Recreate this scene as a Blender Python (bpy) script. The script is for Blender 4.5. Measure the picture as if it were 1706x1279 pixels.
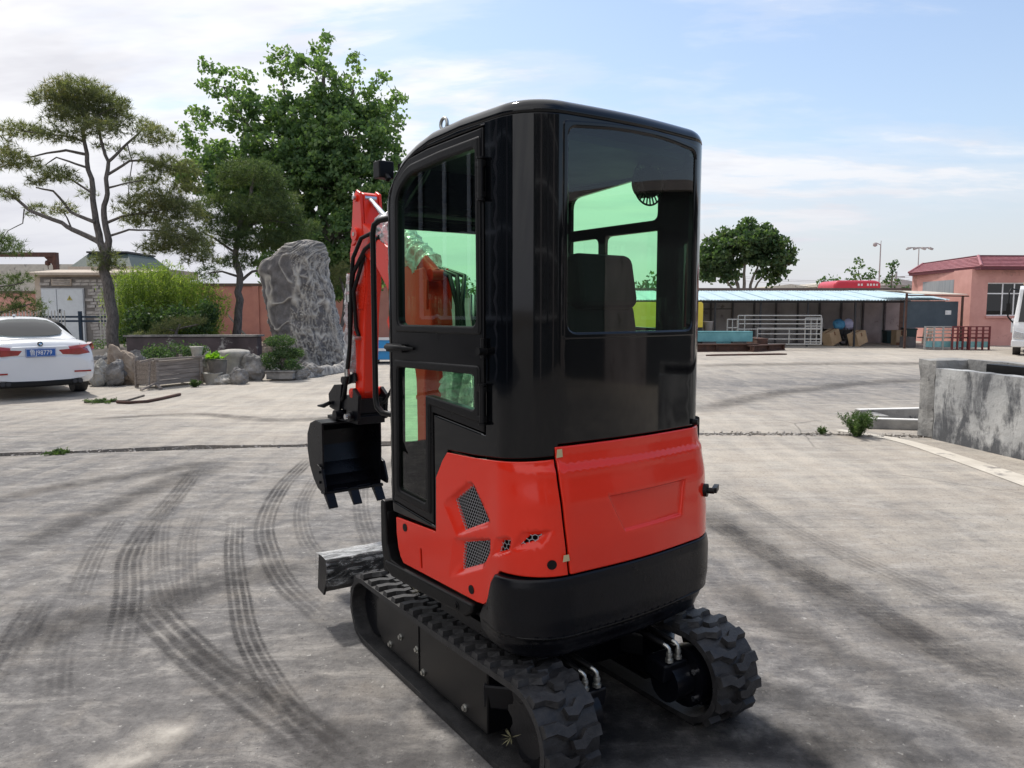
import bpy, bmesh, math, random
import numpy as np
from math import sin, cos, pi, radians, sqrt, atan2, hypot
from mathutils import Vector, Matrix, noise
from mathutils.geometry import delaunay_2d_cdt

sc = bpy.context.scene
for o in list(bpy.data.objects):
    bpy.data.objects.remove(o)
COL = sc.collection
random.seed(7)
RNG = np.random.default_rng(7)

# ------------------------------------------------------------------ camera
EYE = 1.6
PITCH = math.atan((639.5 - 515) / 1281)
cam_d = bpy.data.cameras.new('camera')
cam = bpy.data.objects.new('camera', cam_d)
COL.objects.link(cam)
cam.location = (0, 0, EYE)
cam.rotation_euler = (pi / 2 - PITCH, 0, 0)
cam_d.sensor_width = 36
cam_d.lens = 1281 / 1706 * 36
cam_d.clip_end = 2000
cam_d.clip_start = 0.05
sc.camera = cam

# ------------------------------------------------------------------ sky, sun, exposure
SUN_EL, SUN_AZ = radians(58), radians(-32)       # azimuth from +Y, negative is to the left
sun_vec = Vector((sin(SUN_AZ) * cos(SUN_EL), cos(SUN_AZ) * cos(SUN_EL), sin(SUN_EL)))
sun_d = bpy.data.lights.new('sun', 'SUN')
sun_d.energy = 3.0
sun_d.angle = radians(3.5)
sun_d.color = (1.0, 0.955, 0.89)
sun = bpy.data.objects.new('sun', sun_d)
COL.objects.link(sun)
sun.rotation_euler = (-sun_vec).to_track_quat('-Z', 'Y').to_euler()
sc.view_settings.view_transform = 'Standard'
sc.view_settings.look = 'None'
sc.view_settings.gamma = 1
sc.view_settings.exposure = 0.22
sc.view_settings.use_curve_mapping = False


def nd(nt, kind, **kw):
    n = nt.nodes.new(kind)
    for k, v in kw.items():
        if k.startswith('i_'):
            key = k[2:]
            n.inputs[int(key) if key.isdigit() else key.replace('_', ' ')].default_value = v
        else:
            setattr(n, k, v)
    return n


def math_node(nt, op, a, b=None, clamp=False):
    n = nt.nodes.new('ShaderNodeMath')
    n.operation = op
    n.use_clamp = clamp
    for i, q in enumerate((a, b)):
        if q is None:
            continue
        if isinstance(q, (int, float)):
            n.inputs[i].default_value = q
        else:
            nt.links.new(q, n.inputs[i])
    return n.outputs[0]


def ramp(nt, fac, stops, interp='LINEAR'):
    n = nt.nodes.new('ShaderNodeValToRGB')
    n.color_ramp.interpolation = interp
    els = n.color_ramp.elements
    while len(els) < len(stops):
        els.new(0.5)
    for e, (p, c) in zip(els, stops):
        e.position = p
        e.color = (c, c, c, 1) if isinstance(c, (int, float)) else (*c, 1)
    nt.links.new(fac, n.inputs[0])
    return n.outputs[0]


def mixc(nt, fac, a, b, mode='MIX'):
    n = nt.nodes.new('ShaderNodeMix')
    n.data_type = 'RGBA'
    n.blend_type = mode
    for i, q in ((0, fac), (6, a), (7, b)):
        if isinstance(q, (int, float)):
            n.inputs[i].default_value = q
        elif isinstance(q, tuple):
            n.inputs[i].default_value = (*q, 1)
        else:
            nt.links.new(q, n.inputs[i])
    return n.outputs[2]


world = bpy.data.worlds.new('World')
sc.world = world
world.use_nodes = True
wn = world.node_tree
wn.nodes.clear()
sky = nd(wn, 'ShaderNodeTexSky', sky_type='NISHITA', sun_disc=False, sun_elevation=SUN_EL,
         sun_rotation=SUN_AZ, altitude=0, air_density=1.1, dust_density=1.2, ozone_density=2.0)
tcw = nd(wn, 'ShaderNodeTexCoord')
sepw = nd(wn, 'ShaderNodeSeparateXYZ')
wn.links.new(tcw.outputs['Generated'], sepw.inputs[0])
zc = math_node(wn, 'ADD', math_node(wn, 'MAXIMUM', sepw.outputs[2], 0.0), 0.16)
cx_ = math_node(wn, 'DIVIDE', sepw.outputs[0], zc)
cy_ = math_node(wn, 'DIVIDE', sepw.outputs[1], zc)
comw = nd(wn, 'ShaderNodeCombineXYZ')
wn.links.new(cx_, comw.inputs[0]); wn.links.new(cy_, comw.inputs[1])
mapw = nd(wn, 'ShaderNodeMapping')
mapw.inputs['Location'].default_value = (3.1, 1.7, 0)
mapw.inputs['Rotation'].default_value = (0, 0, radians(24))
mapw.inputs['Scale'].default_value = (0.40, 0.85, 1)
wn.links.new(comw.outputs[0], mapw.inputs[0])
cl1 = nd(wn, 'ShaderNodeTexNoise', i_Scale=1.1, i_Detail=7.0, i_Roughness=0.56, i_Distortion=0.35)
wn.links.new(mapw.outputs[0], cl1.inputs['Vector'])
cl2 = nd(wn, 'ShaderNodeTexNoise', i_Scale=4.2, i_Detail=6.0, i_Roughness=0.6, i_Distortion=0.2)
wn.links.new(mapw.outputs[0], cl2.inputs['Vector'])
dens = math_node(wn, 'ADD', math_node(wn, 'MULTIPLY', cl1.outputs[0], 0.72), math_node(wn, 'MULTIPLY', cl2.outputs[0], 0.28))
# one broad cloud bank covers the left (west) half of the sky, thin broken cloud the right
dens = math_node(wn, 'ADD', dens, math_node(wn, 'ADD', math_node(wn, 'MULTIPLY', sepw.outputs[0], -0.30), 0.075))
mask = ramp(wn, dens, [(0.43, 0.0), (0.49, 0.22), (0.55, 0.85), (0.62, 1.0)], 'EASE')
hz = ramp(wn, sepw.outputs[2], [(0.0, 0.90), (0.09, 0.66), (0.20, 0.20), (0.5, 0.03)])
shade = nd(wn, 'ShaderNodeTexNoise', i_Scale=2.3, i_Detail=5.0, i_Roughness=0.6)
wn.links.new(mapw.outputs[0], shade.inputs['Vector'])
ccol = ramp(wn, shade.outputs[0], [(0.36, (0.78, 0.78, 0.83)), (0.45, (0.90, 0.90, 0.94)), (0.54, (1.04, 1.04, 1.05))])
bg_sky = nd(wn, 'ShaderNodeBackground', i_Strength=0.15)
wn.links.new(sky.outputs[0], bg_sky.inputs[0])
bg_haze = nd(wn, 'ShaderNodeBackground', i_Strength=1.0)
bg_haze.inputs[0].default_value = (0.60, 0.61, 0.67, 1)
bg_cl = nd(wn, 'ShaderNodeBackground', i_Strength=0.92)
wn.links.new(ccol, bg_cl.inputs[0])
m1 = nd(wn, 'ShaderNodeMixShader'); m2 = nd(wn, 'ShaderNodeMixShader')
wn.links.new(mask, m1.inputs[0]); wn.links.new(bg_sky.outputs[0], m1.inputs[1]); wn.links.new(bg_cl.outputs[0], m1.inputs[2])
wn.links.new(hz, m2.inputs[0]); wn.links.new(m1.outputs[0], m2.inputs[1]); wn.links.new(bg_haze.outputs[0], m2.inputs[2])
wout = nd(wn, 'ShaderNodeOutputWorld')
wn.links.new(m2.outputs[0], wout.inputs[0])

# ------------------------------------------------------------------ helpers
CP, SP = cos(PITCH), sin(PITCH)


def at(u, v, Y):
    """world point at distance Y seen towards photograph pixel (u, v)"""
    dx = (u - 853) / 1281; dy = (v - 639.5) / 1281
    t = Y / (CP - dy * SP)
    return Vector((dx * t, Y, EYE + (-SP - dy * CP) * t))


def gr(u, v, z=0.0):
    """point of the ground seen towards pixel (u, v)"""
    dx = (u - 853) / 1281; dy = (v - 639.5) / 1281
    t = (z - EYE) / (-SP - dy * CP)
    return Vector((dx * t, (CP - dy * SP) * t, z))


def tag(o, label=None, cat=None, group=None, kind=None):
    if label: o['label'] = label
    if cat: o['category'] = cat
    if group: o['group'] = group
    if kind: o['kind'] = kind
    return o


def empty(name, loc=(0, 0, 0), rz=0.0, label=None, cat=None, group=None):
    o = bpy.data.objects.new(name, None)
    o.empty_display_size = 0.2
    COL.objects.link(o)
    o.location = loc
    o.rotation_euler = (0, 0, rz)
    return tag(o, label, cat, group)


def link_mesh(name, me, parent=None, loc=None, rz=None):
    o = bpy.data.objects.new(name, me)
    COL.objects.link(o)
    if parent is not None: o.parent = parent
    if loc is not None: o.location = loc
    if rz is not None: o.rotation_euler = (0, 0, rz)
    return o


class MB:
    """collects primitives; build() links them as one mesh object"""
    def __init__(s):
        s.v = []; s.f = []; s.sm = []

    def add(s, vs, fs, smooth=False):
        n = len(s.v)
        s.v.extend([tuple(p) for p in vs])
        s.f.extend([tuple(i + n for i in f) for f in fs])
        s.sm.extend([smooth] * len(fs))
        return s

    def box(s, c, size, rot=None, taper=1.0):
        hx, hy, hz_ = size[0] / 2, size[1] / 2, size[2] / 2
        vs = []
        for z in (-1, 1):
            k = taper if z > 0 else 1.0
            for x, y in ((-1, -1), (1, -1), (1, 1), (-1, 1)):
                vs.append(Vector((x * hx * k, y * hy * k, z * hz_)))
        if rot is not None:
            if isinstance(rot, (int, float)): rot = Matrix.Rotation(rot, 3, 'Z')
            vs = [rot @ p for p in vs]
        c = Vector(c)
        vs = [p + c for p in vs]
        return s.add(vs, [(3, 2, 1, 0), (4, 5, 6, 7), (0, 1, 5, 4), (1, 2, 6, 5), (2, 3, 7, 6), (3, 0, 4, 7)])

    def span(s, a, b):
        """box from corner a to corner b"""
        return s.box([(a[i] + b[i]) / 2 for i in range(3)], [abs(b[i] - a[i]) for i in range(3)])

    def bar(s, a, b, w, h, up=(0, 0, 1)):
        a, b = Vector(a), Vector(b)
        d = b - a; L = d.length; d.normalize()
        upv = Vector(up)
        if abs(d.dot(upv)) > 0.98: upv = Vector((0, 1, 0))
        x = d.cross(upv).normalized(); z = x.cross(d)
        m = Matrix((x, d, z)).transposed()
        return s.box((a + b) / 2, (w, L, h), m)

    def tube(s, pts, r, n=8, caps=True, smooth=True):
        pts = [Vector(p) for p in pts]
        rs = r if isinstance(r, (list, tuple)) else [r] * len(pts)
        vs = []; fs = []
        prev = None
        for i, p in enumerate(pts):
            if i == 0: d = pts[1] - p
            elif i == len(pts) - 1: d = p - pts[i - 1]
            else: d = (pts[i + 1] - p).normalized() + (p - pts[i - 1]).normalized()
            if d.length < 1e-9: d = Vector((0, 0, 1))
            d.normalize()
            if prev is None:
                x = d.orthogonal().normalized()
            else:
                x = (prev - d * prev.dot(d))
                x = x.normalized() if x.length > 1e-6 else d.orthogonal().normalized()
            prev = x
            y = d.cross(x)
            for k in range(n):
                a = 2 * pi * k / n
                vs.append(p + x * cos(a) * rs[i] + y * sin(a) * rs[i])
        for i in range(len(pts) - 1):
            for k in range(n):
                k2 = (k + 1) % n
                fs.append((i * n + k, i * n + k2, (i + 1) * n + k2, (i + 1) * n + k))
        s.add(vs, fs, smooth)
        if caps:
            m = (len(pts) - 1) * n
            s.add(vs[:n], [tuple(reversed(range(n)))])
            s.add(vs[m:], [tuple(range(n))])
        return s

    def cyl(s, a, b, r, r2=None, n=16):
        return s.tube([a, b], [r, r if r2 is None else r2], n)

    def prism(s, poly, axis, lo, hi):
        """polygon (a, b) extruded along axis; x: (y,z), y: (x,z), z: (x,y)"""
        def mk(p, t):
            return {'x': (t, p[0], p[1]), 'y': (p[0], t, p[1]), 'z': (p[0], p[1], t)}[axis]
        n = len(poly)
        vs = [mk(p, lo) for p in poly] + [mk(p, hi) for p in poly]
        fs = [tuple(reversed(range(n))), tuple(range(n, 2 * n))]
        fs += [(i, (i + 1) % n, n + (i + 1) % n, n + i) for i in range(n)]
        return s.add(vs, fs)

    def lathe(s, prof, c=(0, 0, 0), n=20, rot=None, smooth=True):
        vs = []; fs = []
        for r, z in prof:
            for k in range(n):
                a = 2 * pi * k / n
                p = Vector((r * cos(a), r * sin(a), z))
                if rot is not None: p = rot @ p
                vs.append(p + Vector(c))
        for i in range(len(prof) - 1):
            for k in range(n):
                k2 = (k + 1) % n
                fs.append((i * n + k, i * n + k2, (i + 1) * n + k2, (i + 1) * n + k))
        return s.add(vs, fs, smooth)

    def mesh(s, name, mat, bevel=0, fix=True):
        me = bpy.data.meshes.new(name)
        me.from_pydata(s.v, [], s.f)
        me.polygons.foreach_set('use_smooth', s.sm)
        if fix:
            bm = bmesh.new(); bm.from_mesh(me)
            bmesh.ops.recalc_face_normals(bm, faces=bm.faces)
            bm.to_mesh(me); bm.free()
        for m in (mat if isinstance(mat, (list, tuple)) else [mat]):
            me.materials.append(m)
        me.update()
        return me

    def build(s, name, mat, parent=None, loc=None, rz=None, bevel=0, seg=2, sub=0):
        o = link_mesh(name, s.mesh(name, mat), parent, loc, rz)
        if bevel:
            b = o.modifiers.new('bevel', 'BEVEL'); b.width = bevel; b.segments = seg
            b.limit_method = 'ANGLE'; b.angle_limit = radians(35); b.harden_normals = False
        if sub:
            b = o.modifiers.new('sub', 'SUBSURF'); b.levels = sub; b.render_levels = sub
        return o


def copy_tree(o, parent=None):
    c = o.copy(); COL.objects.link(c); c.parent = parent
    for ch in list(o.children):
        copy_tree(ch, c)
    return c


# ------------------------------------------------------------------ materials
MATS = {}


def mat(name, col, rough=0.6, metal=0.0, var=0.12, scale=6.0, bump=0.0, bscale=40.0, coat=0.0, spec=0.5,
        streak=None, col2=None, detail=6.0, spot=None):
    m = bpy.data.materials.new(name); m.use_nodes = True
    nt = m.node_tree; b = nt.nodes['Principled BSDF']
    tc = nd(nt, 'ShaderNodeTexCoord')
    vec = tc.outputs['Object']
    if streak:
        mp = nd(nt, 'ShaderNodeMapping'); mp.inputs['Scale'].default_value = streak
        nt.links.new(vec, mp.inputs[0]); vec = mp.outputs[0]
    n = nd(nt, 'ShaderNodeTexNoise', i_Scale=scale, i_Detail=detail, i_Roughness=0.62)
    nt.links.new(vec, n.inputs['Vector'])
    c2 = col2 if col2 else tuple(min(1, q * (1 + var)) for q in col)
    c1 = tuple(q * (1 - var) for q in col) if not col2 else col
    cc = ramp(nt, n.outputs[0], [(0.34, c1), (0.66, c2)])
    if spot:
        n3 = nd(nt, 'ShaderNodeTexNoise', i_Scale=spot[1], i_Detail=5.0, i_Roughness=0.7)
        nt.links.new(vec, n3.inputs['Vector'])
        f = ramp(nt, n3.outputs[0], [(spot[2], 0.0), (spot[2] + 0.06, 1.0)])
        cc = mixc(nt, f, cc, spot[0])
    nt.links.new(cc, b.inputs['Base Color'])
    rr = ramp(nt, n.outputs[0], [(0.3, max(0.02, rough * 0.85)), (0.7, min(1, rough * 1.15))])
    nt.links.new(rr, b.inputs['Roughness'])
    b.inputs['Metallic'].default_value = metal
    b.inputs['Specular IOR Level'].default_value = spec
    b.inputs['Coat Weight'].default_value = coat
    b.inputs['Coat Roughness'].default_value = 0.03
    if bump:
        n2 = nd(nt, 'ShaderNodeTexNoise', i_Scale=bscale, i_Detail=5.0, i_Roughness=0.6)
        nt.links.new(vec, n2.inputs['Vector'])
        bp = nd(nt, 'ShaderNodeBump', i_Strength=min(1.0, bump), i_Distance=0.02)
        nt.links.new(n2.outputs[0], bp.inputs['Height'])
        nt.links.new(bp.outputs[0], b.inputs['Normal'])
    MATS[name] = m
    return m


def glass(name, tint, ior=1.5, boost=1.0, rough=0.0):
    m = bpy.data.materials.new(name); m.use_nodes = True
    nt = m.node_tree; nt.nodes.clear()
    tr = nd(nt, 'ShaderNodeBsdfTransparent'); tr.inputs[0].default_value = (*tint, 1)
    gl = nd(nt, 'ShaderNodeBsdfGlossy', i_Roughness=rough); gl.inputs[0].default_value = (1, 1, 1, 1)
    ge = nd(nt, 'ShaderNodeNewGeometry'); dt = nd(nt, 'ShaderNodeVectorMath', operation='DOT_PRODUCT')
    nt.links.new(ge.outputs['Incoming'], dt.inputs[0]); nt.links.new(ge.outputs['Normal'], dt.inputs[1])
    cs = math_node(nt, 'SUBTRACT', 1.0, math_node(nt, 'ABSOLUTE', dt.outputs['Value']), True)
    f = math_node(nt, 'ADD', 0.05 * boost, math_node(nt, 'MULTIPLY', math_node(nt, 'POWER', cs, 5.0), 0.95), True)
    mx = nd(nt, 'ShaderNodeMixShader')
    nt.links.new(f, mx.inputs[0]); nt.links.new(tr.outputs[0], mx.inputs[1]); nt.links.new(gl.outputs[0], mx.inputs[2])
    o = nd(nt, 'ShaderNodeOutputMaterial'); nt.links.new(mx.outputs[0], o.inputs[0])
    MATS[name] = m
    return m


def leafmat(name, c1, c2, c3=None, trans=0.35, rough=0.55):
    m = bpy.data.materials.new(name); m.use_nodes = True
    nt = m.node_tree; nt.nodes.clear()
    g = nd(nt, 'ShaderNodeNewGeometry')
    tc = nd(nt, 'ShaderNodeTexCoord')
    n = nd(nt, 'ShaderNodeTexNoise', i_Scale=0.9, i_Detail=3.0)
    nt.links.new(tc.outputs['Object'], n.inputs['Vector'])
    f = math_node(nt, 'ADD', math_node(nt, 'MULTIPLY', g.outputs['Random Per Island'], 0.55), math_node(nt, 'MULTIPLY', n.outputs[0], 0.6))
    cc = ramp(nt, f, [(0.25, c1), (0.75, c2)] + ([(0.93, c3)] if c3 else []))
    d = nd(nt, 'ShaderNodeBsdfPrincipled', i_Roughness=rough)
    d.inputs['Specular IOR Level'].default_value = 0.3
    nt.links.new(cc, d.inputs['Base Color'])
    t = nd(nt, 'ShaderNodeBsdfTranslucent')
    tcx = mixc(nt, 1.0, cc, (1.5, 1.6, 0.7), 'MULTIPLY')
    nt.links.new(tcx, t.inputs[0])
    mx = nd(nt, 'ShaderNodeMixShader', i_0=trans)
    nt.links.new(d.outputs[0], mx.inputs[1]); nt.links.new(t.outputs[0], mx.inputs[2])
    o = nd(nt, 'ShaderNodeOutputMaterial'); nt.links.new(mx.outputs[0], o.inputs[0])
    MATS[name] = m
    return m


mat('cab_black', (0.0015, 0.002, 0.003), 0.07, var=0.2, coat=0.22, scale=3, spec=0.40)
mat('door_black', (0.0045, 0.0045, 0.0055), 0.30, var=0.2, scale=5, spec=0.3)
mat('matt_black', (0.006, 0.006, 0.0065), 0.45, spec=0.3, var=0.25, scale=12, bump=0.05, bscale=90)
mat('cast_black', (0.0035, 0.004, 0.0065), 0.30, spec=0.3, var=0.2, scale=7, bump=0.06, bscale=60)
mat('rubber', (0.014, 0.014, 0.0155), 0.55, var=0.35, scale=22, bump=0.2, bscale=120, col2=(0.040, 0.039, 0.040), spec=0.5)
mat('interior', (0.006, 0.006, 0.007), 0.75, var=0.3, spec=0.2)
mat('red_paint', (0.90, 0.034, 0.012), 0.20, var=0.03, coat=0.40, scale=2, spec=0.35)
mat('arm_red', (0.82, 0.038, 0.016), 0.30, var=0.05, coat=0.2, scale=4, spec=0.35)
mat('mesh_grey', (0.42, 0.43, 0.45), 0.4, metal=0.6, var=0.1)
mat('chrome', (0.72, 0.73, 0.75), 0.2, metal=1.0, var=0.05)
mat('zinc', (0.50, 0.50, 0.47), 0.35, metal=0.9, var=0.2, scale=30)
mat('tape', (0.62, 0.52, 0.30), 0.7)
glass('cab_glass', (0.69, 1.0, 0.75), 1.52, 1.2)
glass('dark_glass', (0.05, 0.06, 0.06), 1.6, 1.2)
glass('clear_glass', (0.55, 0.62, 0.62), 1.5, 1.5)


def plastic_mat():
    m = bpy.data.materials.new('plastic_wrap'); m.use_nodes = True
    nt = m.node_tree; nt.nodes.clear()
    tc = nd(nt, 'ShaderNodeTexCoord')
    n = nd(nt, 'ShaderNodeTexNoise', i_Scale=14.0, i_Detail=6.0, i_Distortion=1.5)
    nt.links.new(tc.outputs['Object'], n.inputs['Vector'])
    bp = nd(nt, 'ShaderNodeBump', i_Strength=0.9, i_Distance=0.03)
    nt.links.new(n.outputs[0], bp.inputs['Height'])
    d = nd(nt, 'ShaderNodeBsdfPrincipled', i_Roughness=0.18)
    d.inputs['Base Color'].default_value = (0.68, 0.70, 0.72, 1)
    nt.links.new(bp.outputs[0], d.inputs['Normal'])
    t = nd(nt, 'ShaderNodeBsdfTransparent')
    mx = nd(nt, 'ShaderNodeMixShader')
    f = ramp(nt, n.outputs[0], [(0.35, 0.35), (0.6, 0.85)])
    nt.links.new(f, mx.inputs[0]); nt.links.new(t.outputs[0], mx.inputs[1]); nt.links.new(d.outputs[0], mx.inputs[2])
    o = nd(nt, 'ShaderNodeOutputMaterial'); nt.links.new(mx.outputs[0], o.inputs[0])
    MATS['plastic_wrap'] = m


plastic_mat()


def film_mat():
    m = bpy.data.materials.new('blade_film'); m.use_nodes = True
    nt = m.node_tree; nt.nodes.clear()
    tc = nd(nt, 'ShaderNodeTexCoord'); mp = nd(nt, 'ShaderNodeMapping'); mp.inputs['Scale'].default_value = (7, 20, 20)
    nt.links.new(tc.outputs['Object'], mp.inputs[0])
    n = nd(nt, 'ShaderNodeTexNoise', i_Scale=1.0, i_Detail=7.0, i_Distortion=2.2, i_Roughness=0.65)
    nt.links.new(mp.outputs[0], n.inputs['Vector'])
    bp = nd(nt, 'ShaderNodeBump', i_Strength=1.0, i_Distance=0.03)
    nt.links.new(n.outputs[0], bp.inputs['Height'])
    d = nd(nt, 'ShaderNodeBsdfPrincipled', i_Roughness=0.22)
    d.inputs['Base Color'].default_value = (0.80, 0.82, 0.83, 1)
    nt.links.new(bp.outputs[0], d.inputs['Normal'])
    t = nd(nt, 'ShaderNodeBsdfTransparent'); mx = nd(nt, 'ShaderNodeMixShader')
    f = ramp(nt, n.outputs[0], [(0.42, 0.04), (0.54, 0.18), (0.64, 0.80)])
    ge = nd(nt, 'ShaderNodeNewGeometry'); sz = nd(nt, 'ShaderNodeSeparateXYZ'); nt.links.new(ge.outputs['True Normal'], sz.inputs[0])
    up = ramp(nt, math_node(nt, 'ABSOLUTE', sz.outputs[2]), [(0.75, 0.0), (0.95, 0.55)])     # whiter on up-facing folds: bright sky sheen painted in
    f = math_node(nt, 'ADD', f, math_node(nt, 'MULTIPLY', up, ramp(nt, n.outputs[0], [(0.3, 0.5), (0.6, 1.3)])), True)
    nt.links.new(f, mx.inputs[0]); nt.links.new(t.outputs[0], mx.inputs[1]); nt.links.new(d.outputs[0], mx.inputs[2])
    o = nd(nt, 'ShaderNodeOutputMaterial'); nt.links.new(mx.outputs[0], o.inputs[0]); MATS['blade_film'] = m


film_mat()
M = MATS

# ================================================================== SETTING: yard
def yard_mat():
    m = bpy.data.materials.new('yard_concrete'); m.use_nodes = True
    nt = m.node_tree; b = nt.nodes['Principled BSDF']
    L = nt.links.new
    tc = nd(nt, 'ShaderNodeTexCoord'); P_ = tc.outputs['Object']
    sp = nd(nt, 'ShaderNodeSeparateXYZ'); L(P_, sp.inputs[0])

    def ns(scale, detail=6.0, rough=0.6, dist=0.0, sc_=None, rot=0.0, loc=(0, 0, 0)):
        v = P_
        if sc_:
            mp = nd(nt, 'ShaderNodeMapping')
            mp.inputs['Scale'].default_value = sc_; mp.inputs['Rotation'].default_value = (0, 0, rot)
            mp.inputs['Location'].default_value = loc
            L(P_, mp.inputs[0]); v = mp.outputs[0]
        n = nd(nt, 'ShaderNodeTexNoise', i_Scale=scale, i_Detail=detail, i_Roughness=rough, i_Distortion=dist)
        L(v, n.inputs['Vector']); return n.outputs[0]
    big = ns(0.33, 5.0, 0.55, 0.4)
    med = ns(1.7, 8.0, 0.68, 0.5, loc=(5, 2, 0), sc_=(1, 1, 1))
    fine = ns(9.0, 8.0, 0.75)
    streak = ns(1.6, 7.0, 0.62, 0.3, (2.6, 0.45, 1), radians(-52))
    streak2 = ns(2.2, 7.0, 0.65, 0.4, (0.35, 2.4, 1), radians(4), (3, 7, 0))
    clean = ramp(nt, med, [(0.3, (0.37, 0.325, 0.275)), (0.5, (0.48, 0.43, 0.365)), (0.72, (0.58, 0.53, 0.455))])
    grime_shade = ramp(nt, fine, [(0.30, (0.070, 0.068, 0.071)), (0.45, (0.125, 0.121, 0.122)), (0.56, (0.180, 0.174, 0.171)), (0.72, (0.30, 0.29, 0.28))])
    # worn traffic area: near side of the yard and the lane across it
    y = sp.outputs[1]; x = sp.outputs[0]
    near = ramp(nt, math_node(nt, 'MULTIPLY', math_node(nt, 'ADD', math_node(nt, 'MULTIPLY', y, 1.3), math_node(nt, 'MULTIPLY', x, 0.75)), 0.085), [(0.25, 1.0), (0.50, 0.85), (0.72, 0.60), (0.95, 0.22)])
    lane = math_node(nt, 'SUBTRACT', 1.0, math_node(nt, 'ABSOLUTE', math_node(nt, 'MULTIPLY', math_node(nt, 'SUBTRACT', y, 16.5), 0.115)), True)
    laneR = math_node(nt, 'MULTIPLY', lane, ramp(nt, math_node(nt, 'MULTIPLY', x, 0.1), [(0.05, 0.15), (0.4, 0.85)]))
    f = math_node(nt, 'MAXIMUM', near, laneR)
    f = math_node(nt, 'ADD', f, math_node(nt, 'MULTIPLY', math_node(nt, 'SUBTRACT', big, 0.5), 0.9))
    f = math_node(nt, 'ADD', f, math_node(nt, 'MULTIPLY', math_node(nt, 'SUBTRACT', streak, 0.5), 1.1))
    f = math_node(nt, 'ADD', f, math_node(nt, 'MULTIPLY', math_node(nt, 'SUBTRACT', streak2, 0.5), 1.1))
    f = math_node(nt, 'ADD', f, math_node(nt, 'MULTIPLY', math_node(nt, 'SUBTRACT', med, 0.5), 0.9))
    f = ramp(nt, f, [(0.0, 0.0), (0.95, 0.95)])
    col = mixc(nt, f, clean, grime_shade)
    # pale dust scuffs and white flecks
    dust = ramp(nt, ns(2.6, 9.0, 0.72, 0.8, (0.8, 1.7, 1), radians(20), (9, 1, 0)), [(0.52, 0.0), (0.70, 0.6)])
    col = mixc(nt, dust, col, (0.50, 0.47, 0.43))
    scuff = ns(5.5, 9.0, 0.78, 0.6, (0.7, 2.2, 1), radians(8), (2, 5, 0))
    col = mixc(nt, ramp(nt, scuff, [(0.55, 0.0), (0.70, 0.45)]), col, (0.46, 0.44, 0.42))
    col = mixc(nt, ramp(nt, scuff, [(0.30, 0.45), (0.44, 0.0)]), col, (0.060, 0.058, 0.060))
    fleck = ramp(nt, ns(26.0, 3.0, 0.6), [(0.66, 0.0), (0.71, 0.5)])
    col = mixc(nt, fleck, col, (0.62, 0.60, 0.56))
    pit = ramp(nt, ns(38.0, 5.0, 0.8), [(0.36, 0.5), (0.47, 0.0)])
    col = mixc(nt, pit, col, (0.07, 0.068, 0.066))
    # hairline cracks
    vo = nd(nt, 'ShaderNodeTexVoronoi', feature='DISTANCE_TO_EDGE', i_Scale=0.22)
    mpv = mixc(nt, 0.12, P_, nd_noise_col(nt, P_, 1.6), 'ADD')
    L(mpv, vo.inputs['Vector'])
    crack = ramp(nt, vo.outputs[0], [(0.0, 0.75), (0.0035, 0.0)])
    cm = math_node(nt, 'MULTIPLY', crack, ramp(nt, big, [(0.52, 0.0), (0.62, 0.8)]))
    col = mixc(nt, cm, col, (0.07, 0.065, 0.06))
    L(col, b.inputs['Base Color'])
    L(ramp(nt, fine, [(0.3, 0.72), (0.7, 0.95)]), b.inputs['Roughness'])
    b.inputs['Specular IOR Level'].default_value = 0.35
    h = math_node(nt, 'ADD', math_node(nt, 'MULTIPLY', fine, 0.7), math_node(nt, 'MULTIPLY', ns(45.0, 6.0, 0.7), 0.5))
    bp = nd(nt, 'ShaderNodeBump', i_Strength=0.7, i_Distance=0.03)
    L(h, bp.inputs['Height']); L(bp.outputs[0], b.inputs['Normal'])
    MATS['yard'] = m


def nd_noise_col(nt, vec, scale):
    n = nd(nt, 'ShaderNodeTexNoise', i_Scale=scale, i_Detail=5.0)
    nt.links.new(vec, n.inputs['Vector']); return n.outputs['Color']


yard_mat()
mat('dirt', (0.10, 0.085, 0.07), 0.95, scale=4, col2=(0.20, 0.175, 0.15), bump=0.5, bscale=30)
mat('pale_concrete', (0.48, 0.44, 0.38), 0.9, scale=3, col2=(0.60, 0.56, 0.49), bump=0.3, bscale=40, spot=((0.25, 0.23, 0.21), 2.0, 0.58))
mat('gravel', (0.30, 0.28, 0.26), 0.9, scale=9, col2=(0.48, 0.45, 0.42))


def noisy_line(p, q, n, amp, seed, w=0.0):
    out = []
    for i in range(n + 1):
        t = i / n
        a = p.lerp(q, t)
        out.append(Vector((a.x, a.y + w + amp * noise.noise(Vector((a.x * 2.3, seed, 0))) + amp * 0.6 * noise.noise(Vector((a.x * 9, seed + 5, 0))), 0)))
    return out


g = MB(); g.add([(-700, -700, -0.06), (700, -700, -0.06), (700, 900, -0.06), (-700, 900, -0.06)], [(0, 1, 2, 3)])
tag(g.build('ground', M['dirt']), kind='structure')

jl = [gr(0, 758), gr(320, 746), gr(640, 740), gr(1165, 722.5), gr(1370, 723), gr(1540, 727)]
jl = [jl[0] + (jl[0] - jl[1]) * 16] + jl + [jl[-1] + Vector((60, 6, 0))]


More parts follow.
